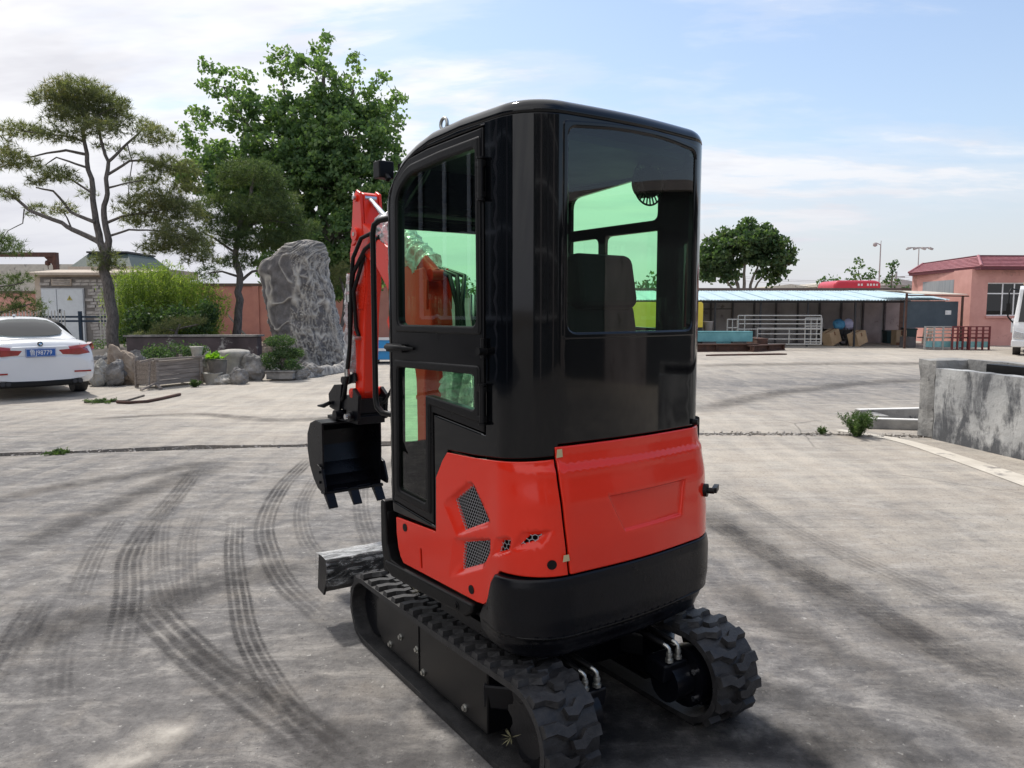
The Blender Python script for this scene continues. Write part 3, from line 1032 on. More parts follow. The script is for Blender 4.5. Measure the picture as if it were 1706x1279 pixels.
fr_a = round_poly([(fr_s(.40), 2.03), (fr_s(-.395), 2.03), (fr_s(-.395), 1.03), (fr_s(.40), 1.03)], .03)
# front top is limited by the wall top on the front (zt(.46) - .05)
fr_a = [(a, min(b, 1.935)) for a, b in fr_a]


def offcab(s, z): return 0.0


wrap('cab_shell', shell_outer, [door_poly, rear_gl, rw_a, rw_b, rw_c, fr_a], offcab, 0, .022, M['cab_black'], EX, grid=(.02, .09), edge=.004)

# ---- roof: fillet + dome
def roof():
    rings = []
    K = 6; r = .05
    N = 200
    ss = np.linspace(0, STOT, N, endpoint=False)
    c = Vector((.02, -.05))
    for k in range(K + 1):
        a = pi / 2 * k / K
        ring = []
        for s in ss:
            p, n = osamp(s); ins = r * (1 - cos(a))
            x, y = p[0] - n[0] * ins, p[1] - n[1] * ins
            # the height follows the wall below, then the roof profile
            zz = (zt(p[1]) - .05) + r * sin(a)
            ring.append((x, y, zz))
        rings.append(ring)
    last = rings[-1]
    for k in range(1, 14):
        t = k / 13
        ring = []
        for (x, y, z0) in last:
            tt = t
            X = x + (c.x - x) * tt; Y = y + (c.y - y) * tt
            base = zt(Y)
            w = min(1, t * 4)
            zz = z0 * (1 - w) + base * w + .048 * (1 - (1 - t) ** 2.2)
            ring.append((X, Y, zz))
        rings.append(ring)
    vs = [p for rg in rings for p in rg]; fs = []
    for i in range(len(rings) - 1):
        for j in range(N):
            j2 = (j + 1) % N
            fs.append((i * N + j, i * N + j2, (i + 1) * N + j2, (i + 1) * N + j))
    m = MB(); m.add(vs, fs, True)
    o = m.build('roof', M['cab_black'], EX)
    bm = bmesh.new(); bm.from_mesh(o.data); bmesh.ops.remove_doubles(bm, verts=bm.verts, dist=1e-5); bmesh.ops.recalc_face_normals(bm, faces=bm.faces); bm.to_mesh(o.data); bm.free()
    s = o.modifiers.new('t', 'SOLIDIFY'); s.thickness = .015; s.offset = -1
    return o


roof()
# roof lining closes the cab from inside
m = MB(); m.prism([(-.42, -.34), (-.30, -.46), (.34, -.46), (.46, -.34), (.46, .40), (-.42, .40)], 'z', 2.165, 2.19); m.build('roof_lining', M['interior'], EX)

# ---- door
DOOR = None
up_fr = round_poly([(.050, 2.06), (.075, 2.105), (.16, 2.158), (.40, 2.178), (.645, 2.188), (.650, 1.510), (.045, 1.508)], [.03, .03, .05, .05, .012, .02, .02])
up_gl = round_poly([(.080, 2.035), (.105, 2.075), (.18, 2.122), (.40, 2.142), (.617, 2.150), (.622, 1.540), (.075, 1.538)], [.03, .03, .05, .05, .012, .03, .03])
lo_fr = round_poly([(.040, 1.395), (.640, 1.402), (.645, 1.200), (.312, 1.232), (.308, .800), (.030, .822)], [.01, .02, .02, .012, .01, .01])
lo_gl = round_poly([(.068, 1.365), (.612, 1.370), (.615, 1.240), (.280, 1.268), (.276, .836), (.060, .852)], [.02, .03, .03, .012, .02, .02])
dp = [(a + (.006 if a < .01 else 0), b) for a, b in door_poly]


def shrink(poly, k):
    cx = sum(p[0] for p in poly) / len(poly); cy = sum(p[1] for p in poly) / len(poly)
    out = []
    n = len(poly)
    for i in range(n):
        a = Vector(poly[i - 1]); b = Vector(poly[(i + 1) % n]); p = Vector(poly[i])
        e1 = (p - a).normalized(); e2 = (b - p).normalized()
        n1 = Vector((-e1.y, e1.x)); n2 = Vector((-e2.y, e2.x))
        bis = (n1 + n2); bis = bis / max(.35, bis.length_squared / 2)
        for sg in (1, -1):
            q = p + bis * k * sg
            if inpoly(tuple(p + bis.normalized() * 1e-3 * sg), poly): out.append(tuple(q)); break
        else: out.append(tuple(p))
    return out


DOOR = wrap('door', shrink(door_poly, .007), [up_gl, lo_gl], offcab, .002, .03, M['door_black'], EX, grid=(.05, .12), edge=.004)
for fr_, gl_ in ((up_fr, up_gl), (lo_fr, lo_gl)):
    wrap('window_frame', fr_, [gl_], offcab, .010, .012, M['matt_black'], DOOR, grid=(.05, .1), edge=.006)
for gl_ in (up_gl, lo_gl):
    wrap('window_pane', gl_, [], offcab, -.006, 0, M['cab_glass'], DOOR, grid=(.2, .3), edge=0)


def single(o):
    """keep only the outer skin of a pane so that the tint acts once"""
    bm = bmesh.new(); bm.from_mesh(o.data); bm.faces.ensure_lookup_table()
    n = len(bm.faces); return o


wrap('door_seal', [(.300, 1.255), (.680, 1.225), (.680, 1.125), (.300, 1.150)], [], offcab, -.028, .004, M['interior'], EX, grid=(.05, .05), edge=0)


# door handle, hinges
def sp_(s, z, d=0.0): return sfun(offcab)(s, z, d)


m = MB()
m.tube([sp_(.0, 1.444, .016), sp_(.02, 1.446, .03), sp_(.10, 1.447, .032), sp_(.16, 1.445, .022), sp_(.19, 1.444, .004)], [.010, .012, .011, .010, .006], 8)
m.box(sp_(.06, 1.443, .010), (.02, .13, .034), 0.0)
m.build('handle', M['matt_black'], DOOR, bevel=.003)
for (sa, za, h_) in ((.668, 2.04, .13), (.672, 1.27, .13)):
    m = MB()
    m.cyl(sp_(sa, za - h_ / 2, .016), sp_(sa, za + h_ / 2, .016), .011, n=10)
    for q in (-.5, .5):
        m.box(sp_(sa - .012, za + q * h_ * .8, .008), (.014, .045, .018))
        m.cyl(sp_(sa, za + q * h_ * 1.02, .016), sp_(sa, za + q * h_ * 1.12, .016), .015, n=10)
    m.build('hinge', M['matt_black'], DOOR, bevel=.002)
m = MB(); m.cyl(sp_(.672, 1.455, -.005), sp_(.672, 1.455, .035), .014, n=12); m.cyl(sp_(.672, 1.43, .012), sp_(.672, 1.50, .012), .008, n=8)
m.build('door_stop', M['matt_black'], EX)
m = MB(); m.tube([sp_(.672, 1.44, .010), sp_(.674, 1.40, .012), sp_(.673, 1.35, .010)], .004, 6); m.build('cable', M['matt_black'], EX)

# ---- rear window
wrap('rear_window_frame', rear_fr, [rear_gl], offcab, .004, .015, M['matt_black' if 0 else 'cab_black'], EX, grid=(.02, .1), edge=.006)
wrap('rear_window', rear_gl, [], offcab, -.004, 0, M['cab_glass'], EX, grid=(.03, .2), edge=0)
for gl_ in (rw_a, rw_b, rw_c): wrap('side_window', gl_, [], offcab, -.008, 0, M['clear_pane'] if 'clear_pane' in M else M['cab_glass'], EX, grid=(.1, .2), edge=0)
wrap('windscreen', fr_a, [], offcab, -.008, 0, M['cab_glass'], EX, grid=(.1, .2), edge=0)
m = MB(); m.cyl(sp_(1.685, 1.158, -.01), sp_(1.685, 1.158, .018), .012, n=10); m.build('bolt', M['matt_black'], EX)

# ---- cab interior
m = MB()
m.span((-.43, -.44, .70), (.47, .42, .75)); m.build('cab_floor', M['interior'], EX)
m = MB(); m.span((-.26, -.46, .75), (.47, .02, 1.17)); m.build('seat_base', M['interior'], EX, bevel=.01)
m = MB(); m.span((-.30, .16, .75), (.44, .40, 1.10)); m.span((.22, -.2, 1.1), (.46, .36, 1.30)); m.build('console', M['interior'], EX, bevel=.01)
seat = MB()
seat.box((.09, -.03, 1.22), (.44, .40, .11))
so = seat.build('seat', M['interior'], EX, bevel=.035, seg=4)
mb = MB(); rot = Matrix.Rotation(radians(-9), 3, 'X')
mb.box((.10, -.24, 1.43), (.42, .11, .40), rot, .94); mb.build('backrest', M['seatcloth'] if 'seatcloth' in M else M['interior'], so, bevel=.04, seg=4)
mb = MB(); mb.box((.105, -.25, 1.705), (.33, .10, .215), rot, .96); hr = mb.build('headrest', M['interior'], so, bevel=.04, seg=4)
mb = MB(); mb.span((.03, -.26, 1.58), (.18, -.22, 1.63)); mb.build('headrest_post', M['interior'], so)
for lx, ly in ((-.18, .20), (-.05, .22), (.27, .12)):
    m = MB(); m.tube([(lx, ly, 1.10), (lx - .01, ly, 1.50), (lx, ly, 1.56)], .008, 6)
    m.tube([(lx, ly, 1.53), (lx, ly, 1.58), (lx, ly, 1.66)], [.014, .022, .019], 8)
    m.build('control_lever', M['chrome' if lx < 0 else 'matt_black'], EX)
# fan on the cab ceiling
fc = Vector((.315, -.30, 2.10)); frt = Matrix.Rotation(radians(90), 3, 'X')
m = MB()
for rr_, tt in ((.088, .004), (.060, .002)):
    m.tube([fc + Vector((rr_ * cos(a), 0, rr_ * sin(a))) for a in np.linspace(0, 2 * pi, 33)], tt, 5, False)
for k in range(26):
    a = 2 * pi * k / 26
    m.bar(fc + Vector((.055 * cos(a), 0, .055 * sin(a))), fc + Vector((.086 * cos(a), 0, .086 * sin(a))), .0025, .006, (0, 1, 0))
m.cyl(fc + Vector((0, -.02, 0)), fc + Vector((0, .04, 0)), .057, n=20)
m.cyl(fc + Vector((0, 0, .03)), fc + Vector((0, 0, .10)), .012, n=8)
m.build('cab_fan', M['matt_black'], EX)

# ---- red bodywork
def smooth01(t):
    t = max(0, min(1, t)); return t * t * (3 - 2 * t)


ZB = [(.40, .012), (.52, .040), (.66, .045), (.78, .044), (.93, .036), (1.05, .020), (1.085, .006), (1.11, .002), (1.2, 0)]


def wbul(s): return smooth01((s - .66) / .32) * (1 - smooth01((s - (S_C0 + .0)) / .3) * .9)


def offbody(s, z): return lerp_tab(ZB, z) * wbul(s)


grilles = [([(.468, .888), (.588, .968), (.690, .858), (.530, .788)], .035), ([(.524, .737), (.695, .786), (.683, .727), (.640, .688), (.514, .634)], .03),
           ([(.753, .762), (.770, .806), (.805, .813), (.795, .780)], .026), ([(.845, .808), (.874, .842), (.908, .848), (.892, .826)], .024)]


def grow(poly, k):
    cx = sum(p[0] for p in poly) / len(poly); cy = sum(p[1] for p in poly) / len(poly)
    return [(p[0] + (p[0] - cx) / hypot(p[0] - cx, p[1] - cy) * k, p[1] + (p[1] - cy) / hypot(p[0] - cx, p[1] - cy) * k) for p in poly]


RECPOLYS = [[(.399, .861), (.561, .976), (.597, .975), (.700, .860), (.688, .840), (.488, .753)],
            [(.464, .742), (.705, .797), (.703, .750), (.656, .675), (.433, .577)],
            [(.742, .812), (.814, .831), (.812, .778), (.711, .732)], [(.846, .856), (.940, .866), (.909, .812), (.812, .782)]]
RECESS = []


def side_disp(s, z):
    q = (s, z)
    for (gp_, _), rp in zip(grilles, RECESS):
        if inpoly(q, rp):
            if inpoly(q, gp_): return -.014
            a_ = polydist(q, rp); b_ = polydist(q, gp_)
            return -.014 * min(1, a_ / (a_ + b_ * .75 + 1e-6))
    return 0.0


RECESS += RECPOLYS


side_red = [(.030, .728), (.341, .737), (.345, .955), (.392, 1.028), (.424, 1.062), (.60, 1.068), (.948, 1.096), (.981, .706), (.762, .697), (.738, .66), (.715, .60),
            (.690, .563), (.655, .543), (.615, .538), (.086, .543), (.062, .565), (.045, .60), (.032, .66)]
gl_h = [g_[0] for g_ in grilles]
slot = round_poly([(.220, .640), (.233, .640), (.238, .560), (.225, .560)], .003)
extra = [dens_poly(rp, .006) for rp in RECESS] + [dens_poly(shrink(rp, .004), .008) for rp in RECESS] + [dens_poly(grow(g_, .004), .007) for g_, kk in grilles]
SIDE = wrap('side_panel', side_red, gl_h + [slot], offbody, .004, .010, M['red_paint'], EX, grid=(.014, .014), edge=.003, disp=side_disp, extra=extra, step=.02)
# blanking behind the panel and honeycomb grilles
wrap('inner_wall', [(.04, .56), (.60, .56), (.96, .60), (.96, 1.06), (.42, 1.06), (.36, .73), (.04, .72)], [], offbody, -.030, .004, M['interior'], EX, grid=(.05, .1), edge=0)


def honeycomb(poly, name, cell=.0135):
    vs = []; fs = []
    F_ = sfun(offbody)
    s0 = min(p[0] for p in poly); s1 = max(p[0] for p in poly); z0 = min(p[1] for p in poly); z1 = max(p[1] for p in poly)
    r = cell / sqrt(3); seen = set()
    j = 0; z = z0 - cell
    while z < z1 + cell:
        s = s0 - cell + (cell / 2 if j % 2 else 0)
        while s < s1 + cell:
            c = [(s + r * cos(pi / 6 + k * pi / 3), z + r * sin(pi / 6 + k * pi / 3)) for k in range(6)]
            for k in range(6):
                a, b = c[k], c[(k + 1) % 6]
                key = (round((a[0] + b[0]) * 500), round((a[1] + b[1]) * 500))
                if key in seen: continue
                if not (inpoly(a, poly) or inpoly(b, poly)): continue
                seen.add(key)
                d = Vector((b[0] - a[0], b[1] - a[1])).normalized(); n = Vector((-d.y, d.x)) * .0013
                k0 = len(vs)
                for p in (a, b):
                    for sg in (1, -1): vs.append(F_(p[0] + n.x * sg, p[1] + n.y * sg, -.009))
                fs.append((k0, k0 + 1, k0 + 3, k0 + 2))
            s += cell
        z += r * 1.5; j += 1
    m = MB(); m.add(vs, fs); return m.build(name, M['mesh_grey'], SIDE)


for gi, (g_, _) in enumerate(grilles): honeycomb(grow(g_, .002), 'grille', .0135 if gi < 2 else .018)
for (s, z) in ((.107, .701), (.934, .747), (.584, .577)):
    m = MB(); F_ = sfun(offbody); a = F_(s, z, -.004); b = F_(s, z, .0065)
    m.cyl(a, b, .0165, n=20); m.build('panel_plug', M['matt_black'], SIDE, bevel=.002)

rec = [(1.150, .955), (1.572, .957), (1.540, .818), (1.226, .814)]


def hood_disp(s, z):
    q = (s, z)
    if not inpoly(q, rec): return 0
    return -.014 * smooth01(polydist(q, rec) / .011)


hood_poly = round_poly([(.953, 1.138), (1.3, 1.139), (S_C0 - .12, 1.138), (S_C0 - .10, .706), (.988, .706)], [.004, 0, .004, .006, .006])
HOOD = wrap('engine_hood', hood_poly, [], offbody, .006, .012, M['red_paint'], EX, grid=(.016, .016), edge=.004, disp=hood_disp,
            extra=[dens_poly(rec, .01), dens_poly(shrink(rec, .011), .01), dens_poly(shrink(rec, .0055), .01)])
m = MB(); F_ = sfun(offbody)
hs = S_C0 - .20
m.cyl(F_(hs, .885, .0), F_(hs, .885, .02), .026, n=20)
m.cyl(F_(hs, .885, .018), F_(hs, .885, .045), .012, n=12)
m.box(F_(hs + .03, .885, .045), (.075, .02, .022), radians(30))
m.build('hood_latch', M['matt_black'], HOOD, bevel=.002)
right_red = [(S_C0 - .09, 1.136), (S_C0 + .02, 1.095), (S_C1 - .02, 1.09), (S_C1 - .03, .56), (S_C0 + .25, .55), (S_C0 - .085, .706)]
wrap('side_panel', right_red, [], offbody, .004, .010, M['red_paint'], EX, grid=(.04, .05), edge=.004)
m = MB(); m.cyl(F_(S_C0 - .06, .80, .0), F_(S_C0 - .06, .80, .014), .016, n=12); m.build('panel_plug', M['matt_black'], EX)
for q, (s, z, w, h) in enumerate(((.966, 1.118, .022, .030), (.972, .768, .020, .024))):
    m = MB(); a = [F_(s - w / 2, z - h / 2, .011), F_(s + w / 2, z - h * .42, .0105), F_(s + w / 2 - .003, z + h / 2, .0115), F_(s - w / 2 + .002, z + h * .45, .011)]
    m.add(a + [p + Vector((-.001, -.001, 0)) for p in a], [(0, 1, 2, 3), (7, 6, 5, 4), (0, 4, 5, 1), (1, 5, 6, 2), (2, 6, 7, 3), (3, 7, 4, 0)])
    m.build('tape_scrap', M['tape'], EX)

# ---- counterweight and skirts
ZC = [(.38, -.02), (.42, .012), (.47, .030), (.485, .034), (.495, .050), (.56, .056), (.66, .056), (.70, .050)]


def offcw(s, z): return lerp_tab(ZC, z) * (smooth01((s - .60) / .25)) * (1 - .8 * smooth01((s - S_C0 - .05) / .2))


cw = [(.760, .690), (.737, .655), (.713, .598), (.688, .560), (.655, .538), (.630, .500), (.640, .455), (.70, .425), (.85, .405), (1.15, .392), (1.45, .392), (1.75, .405), (S_C0 + .05, .43), (S_C0 + .18, .47),
      (S_C0 + .2, .55), (S_C0 - .02, .70), (1.6, .701), (.985, .700)]
CW = wrap('counterweight', cw, [], offcw, .004, .06, M['cast_black'], EX, grid=(.018, .012), edge=.006,
          extra=[[(float(s_), z_) for s_ in np.arange(.66, S_C0 + .15, .012)] for z_ in (.478, .485, .490, .495, .503)])
bp_ = []
for s in np.linspace(.66, S_C0 + .15, 50):
    p, n = osamp(s); o = offcw(s, .40) - .02; bp_.append((p[0] + n[0] * o, p[1] + n[1] * o))
m = MB(); m.prism(bp_ + [(.46, .1), (-.42, .1)], 'z', .405, .45); m.build('base_plate', M['cast_black'], EX)
m = MB(); m.prism([(-.42, -.2), (-.40, -.38), (-.3, -.45), (.3, -.45), (.42, -.38), (.44, .38), (-.42, .38)], 'z', .46, .72); m.build('engine_bay', M['interior'], EX)
m = MB()
F_c = sfun(offcw)
gp = [F_c(s, .4875 + .012 * ((s - 1.22) / .4) ** 2 * .6, .0035) for s in np.linspace(.84, 1.66, 40)]
m.tube(gp, [.002 + .0075 * sin(pi * i / 39) ** .6 for i in range(40)], 10); m.build('crease', M['door_black'], CW)
m = MB()
m.prism([(.455, .53), (.455, .50), (.40, .468), (-.15, .468), (-.20, .50), (-.20, .531)], 'x', -.482, -.40)
m.build('side_skirt', M['matt_black'], EX, bevel=.012, seg=3)
m = MB()
m.prism([(.30, .53), (.47, .53), (.485, .60), (.485, .78), (.47, .79), (.448, .785), (.432, .60), (.405, .542)], 'x', -.480, -.43)
m.span((-.47, .44, .47), (.47, .485, .74))
m.build('front_guard', M['matt_black'], EX, bevel=.008, seg=3)
m = MB(); m.cyl((-.484, -.10, .497), (-.470, -.10, .497), .018, n=14); m.cyl((-.489, -.10, .497), (-.47, -.10, .497), .009, n=8); m.build('bolt', M['matt_black'], EX)

# ---- details on the outside of the cab
m = MB(); m.tube([(-.44, .43, 1.975), (-.455, .50, 1.97), (-.46, .535, 1.955), (-.46, .548, 1.92), (-.46, .548, 1.22), (-.46, .535, 1.18), (-.455, .50, 1.158), (-.44, .43, 1.155)], .0125, 10)
m.build('grab_rail', M['matt_black'], EX)
m = MB(); m.box((-.44, .482, 2.175), (.07, .055, .07)); m.box((-.44, .512, 2.175), (.058, .01, .055)); m.bar((-.44, .44, 2.13), (-.44, .47, 2.16), .02, .02); m.build('work_lamp', M['matt_black'], EX, bevel=.006)
m = MB(); ec = Vector((-.405, .075, 2.292)); m.tube([ec + Vector((0, .022 * cos(a), .022 * sin(a))) for a in np.linspace(0, 2 * pi, 21)], .0065, 8, False)
m.cyl(ec + Vector((0, 0, -.055)), ec + Vector((0, 0, -.02)), .013, .010, 10); m.build('lifting_eye', M['zinc'], EX)

# ---- undercarriage, turned 5 degrees against the upper body
UR = Matrix.Rotation(radians(-5), 4, 'Z')


def under(o): o.matrix_local = UR @ o.matrix_local; return o


m = MB()
m.span((-.26, -.25, .16), (.32, .45, .33)); m.cyl((.03, .03, .33), (.03, .03, .41), .27, n=36)
for sx in (-1, 1):
    m.bar((.03 + sx * .2, -.12, .24), (.03 + sx * .42, -.35, .20), .16, .10)
    m.bar((.03 + sx * .2, .35, .24), (.03 + sx * .42, .50, .20), .16, .10)
under(m.build('track_frame', M['cast_black'], EX, bevel=.01))
TRX = [(-.478, 1), (.532, -1)]
rf, rr_, yf_, yr_ = .148, .165, .775, -.545
zf, zr = .163, .182


def belt_path():
    """closed centre line (y, z) of the belt starting at the bottom front, going back, up and forward"""
    R1 = rf; R2 = rr_
    pts = []
    for a in np.linspace(-90, 100, 22): pts.append((yf_ + R1 * cos(radians(a)), zf + R1 * sin(radians(a))))
    top_f = pts[-1]
    rear = [(yr_ + R2 * cos(radians(a)), zr + R2 * sin(radians(a))) for a in np.linspace(85, 262, 22)]
    n = 14
    for i in range(1, n): 
        t = i / n
        pts.append((top_f[0] + (rear[0][0] - top_f[0]) * t, top_f[1] + (rear[0][1] - top_f[1]) * t - .006 * sin(pi * t)))
    pts += rear
    zb = .013
    a = rear[-1]
    pts.append((yr_ + .10, zb)); 
    for i in range(1, 12): pts.append((yr_ + .10 + (yf_ - yr_ - .12) * i / 12, zb))
    return pts


BP = belt_path()
BPn = len(BP)
BL = [0]
for i in range(BPn): BL.append(BL[-1] + math.dist(BP[i], BP[(i + 1) % BPn]))


def bpos(d):
    d = d % BL[-1]
    i = 0
    while BL[i + 1] < d: i += 1
    w = (d - BL[i]) / (BL[i + 1] - BL[i]); a = BP[i]; b = BP[(i + 1) % BPn]
    t = Vector((b[0] - a[0], b[1] - a[1])).normalized()
    return Vector((a[0] + (b[0] - a[0]) * w, a[1] + (b[1] - a[1]) * w)), t, Vector((t.y, -t.x))


BW = .225
lugm = MB()
LP_ = [(0, -.004), (0, .040), (.046, .040), (.082, .068), (.118, .058), (.122, .022), (.090, .028), (.060, -.002)]
n_ = len(LP_)
vs = [(x, y, 0) for x, y in LP_] + [(x + (.004 if i in (0, 1) else 0), (y - .020) * .78 + .020, .021) for i, (x, y) in enumerate(LP_)]
lugm.add(vs, [tuple(range(n_)), tuple(reversed(range(n_, 2 * n_)))] + [(i, n_ + i, n_ + (i + 1) % n_, (i + 1) % n_) for i in range(n_)])
LUG = lugm.mesh('lug', M['rubber'])
NL = round(BL[-1] / .088); PIT = BL[-1] / NL
for (x0, sd) in TRX:
    tr = MB()
    x1 = x0 + sd * BW
    ring = []
    prof = [(0, .011), (0, -.012), (.5, -.017), (1, -.012), (1, .011), (.75, .0125), (.25, .0125)]   # across, outward offset
    K = 150
    for k in range(K):
        p, t, nn = bpos(BL[-1] * k / K)
        out = -nn if (p - Vector((.1, .19))).dot(nn) < 0 else nn
        # outward means away from the loop centre
        for a, o_ in prof:
            q = p + out * (o_); ring.append((x0 + sd * BW * a, q.x, q.y))
    n7 = len(prof); fs = []
    for k in range(K):
        k2 = (k + 1) % K
        for j in range(n7): fs.append((k * n7 + j, k * n7 + (j + 1) % n7, k2 * n7 + (j + 1) % n7, k2 * n7 + j))
    tr.add(ring, fs)
    TR = under(tr.build('track', M['rubber'], EX))
    for k in range(NL):
        for half in (0, 1):
            p, t, nn = bpos(PIT * (k + (.5 if half else 0)))
            out = nn
            if half == 0:
                X = Vector((sd, 0, 0)); org = x0 + sd * .002
            else:
                X = Vector((-sd, 0, 0)); org = x1 - sd * .002
            Z = Vector((0, out.x, out.y)); Y = Vector((0, t.x, t.y)) * (1 if half == 0 else 1)
            lo = link_mesh('lug', LUG, TR)
            c = Vector((org, p.x + out.x * .010, p.y + out.y * .010))
            mm = Matrix((X, Y, Z)).transposed().to_4x4(); mm.translation = c
            lo.matrix_local = mm
    # side guard
    gd = MB()
    gx = x0 + sd * .040
    gd.prism([(.62, .055), (.70, .10), (.70, .24), (.66, .275), (-.31, .295), (-.31, .058)], 'x', min(gx, gx + sd * .16), max(gx, gx + sd * .16))
    GD = under(gd.build('track_guard', M['door_black'], EX, bevel=.006))
    if sd > 0:
        m = MB(); m.bar((gx - .0015, .247, .075), (gx - .0015, .247, .278), .003, .004, (1, 0, 0)); m.build('seam', M['interior'], GD)
        for (y, z) in ((.542, .082), (.430, .157), (.267, .162), (.207, .085), (-.145, .089)):
            m = MB(); m.cyl((gx - .012, y, z), (gx, y, z), .010, n=6); m.cyl((gx - .004, y, z), (gx, y, z), .015, n=14); m.build('bolt', M['zinc'], GD)
    # sprocket and idler
    sx0 = x0 + sd * .075
    sp2 = MB()
    N = 11; pr = []
    for k in range(N * 4):
        a = 2 * pi * k / (N * 4); r_ = (.152, .152, .128, .128)[k % 4]; pr.append((yr_ + r_ * cos(a), zr + r_ * sin(a)))
    sp2.prism(pr, 'x', min(sx0, sx0 + sd * .03), max(sx0, sx0 + sd * .03))
    sp2.cyl((sx0 - sd * .02, yr_, zr), (sx0 + sd * .11, yr_, zr), .09, n=24)
    under(sp2.build('sprocket', M['cast_black'], EX))
    idl = MB(); idl.cyl((sx0 - sd * .01, yf_, zf), (sx0 + sd * .06, yf_, zf), .125, n=28); under(idl.build('idler', M['cast_black'], EX))
    # travel motor
    mo = MB()
    mx0 = x1 - sd * .02
    mo.cyl((mx0 - sd * .03, yr_, zr), (mx0 + sd * .03, yr_, zr), .115, n=28)
    mo.cyl((mx0 + sd * .03, yr_, zr), (mx0 + sd * .12, yr_, zr), .075, n=20)
    mo.box((mx0 + sd * .10, yr_ + .01, zr + .06), (.12, .10, .07), Matrix.Rotation(radians(8), 3, 'X'))
    mo.prism([(yr_ - .10, .10), (yr_ - .06, .27), (yr_ + .3, .29), (yr_ + .3, .10)], 'x', min(mx0, mx0 + sd * .02), max(mx0, mx0 + sd * .02))
    MO = under(mo.build('travel_motor', M['cast_black'], EX, bevel=.006))
    for dx_, dy_ in ((.075, -.025), (.125, -.03)):
        f_ = MB(); b_ = Vector((mx0 + sd * dx_, yr_ + dy_, zr + .095))
        f_.cyl(b_, b_ + Vector((0, 0, .012)), .017, n=6); f_.cyl(b_ + Vector((0, 0, .012)), b_ + Vector((0, 0, .040)), .010, n=10)
        f_.cyl(b_ + Vector((0, 0, .022)), b_ + Vector((0, 0, .032)), .0135, n=6)
        f_.tube([b_ + Vector((0, 0, .036)), b_ + Vector((0, .002, .050)), b_ + Vector((-.004, .012, .058)), b_ + Vector((-.008, .028, .062))], .0075, 8)
        f_.build('hose_fitting', M['zinc'], MO)
        h_ = MB(); h_.tube([b_ + Vector((-.008, .024, .061)), b_ + Vector((-.04, .14, .09)), b_ + Vector((-.1 * sd, .35, .06))], .011, 8); h_.build('hose', M['matt_black'], MO)
    for dy_, dz_ in ((-.075, .05), (-.075, -.055)):
        f_ = MB(); f_.cyl((mx0 + sd * .028, yr_ + dy_, zr + dz_), (mx0 + sd * .042, yr_ + dy_, zr + dz_), .011, n=8); f_.build('bolt', M['chrome'], MO)

# ---- dozer blade wrapped in film
m = MB()
m.prism([(1.02, .350), (1.07, .362), (1.14, .357), (1.14, .31), (1.11, .27), (1.13, .21), (1.17, .17), (1.13, .16), (1.08, .22), (1.06, .28)], 'x', -.55, .60)
for x in (-.560, .60): m.prism([(1.02, .355), (1.15, .365), (1.18, .17), (1.09, .16), (1.04, .25)], 'x', x, x + .012)
for x in (-.15, .2): m.bar((x, .40, .22), (x, 1.09, .26), .07, .09)
BL_ = under(m.build('dozer_blade', M['cast_black'], EX, bevel=.004))
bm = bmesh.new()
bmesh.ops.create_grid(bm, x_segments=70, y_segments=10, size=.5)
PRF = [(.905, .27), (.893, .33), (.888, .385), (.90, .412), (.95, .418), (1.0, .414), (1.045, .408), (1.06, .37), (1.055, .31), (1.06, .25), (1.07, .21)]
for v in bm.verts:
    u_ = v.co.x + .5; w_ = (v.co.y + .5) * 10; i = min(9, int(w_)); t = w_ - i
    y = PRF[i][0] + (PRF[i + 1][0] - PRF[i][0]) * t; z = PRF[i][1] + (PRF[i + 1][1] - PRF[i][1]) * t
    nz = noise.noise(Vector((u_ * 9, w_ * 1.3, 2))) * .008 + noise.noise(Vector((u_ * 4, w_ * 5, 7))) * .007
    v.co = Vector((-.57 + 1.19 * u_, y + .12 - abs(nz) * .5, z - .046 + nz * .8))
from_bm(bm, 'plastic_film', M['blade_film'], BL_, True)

# ---- swing post, boom, arm
m = MB(); m.cyl((.0, .64, .50), (.0, .64, .86), .085, n=24); m.span((-.10, .46, .48), (.10, .62, .60)); m.span((-.10, .46, .76), (.10, .62, .86))
m.span((-.085, .64, .55), (.085, .84, .80)); m.build('swing_post', M['cast_black'], EX, bevel=.012)
BOOM = [(.79, .66), (.79, 1.28), (.745, 1.42), (.72, 1.52), (.74, 1.64), (.82, 1.74), (1.0, 1.85), (1.25, 1.97), (1.42, 2.07), (1.50, 2.06), (1.53, 1.99), (1.47, 1.92), (1.28, 1.83), (1.15, 1.70), (1.09, 1.56), (1.02, 1.45), (.90, 1.35), (.875, 1.25), (.87, 1.0), (.87, .66)]
m = MB(); m.prism(round_poly(BOOM, .03, 3), 'x', -.062, .062); BM_ = m.build('boom', M['arm_red'], EX, bevel=.008)
m = MB()
for sx in (-1, 1):
    m.prism([(.75, 1.60), (.745, 1.74), (.78, 1.80), (.86, 1.79), (.85, 1.64)], 'x', sx * .068 - .006, sx * .068 + .006)
    m.prism([(1.0, 1.44), (1.11, 1.46), (1.15, 1.54), (1.09, 1.62)], 'x', sx * .066 - .005, sx * .066 + .005)
    m.cyl((sx * .062, 1.48, 2.01), (sx * .085, 1.48, 2.01), .035, n=16)
m.build('bracket', M['arm_red'], BM_, bevel=.003)


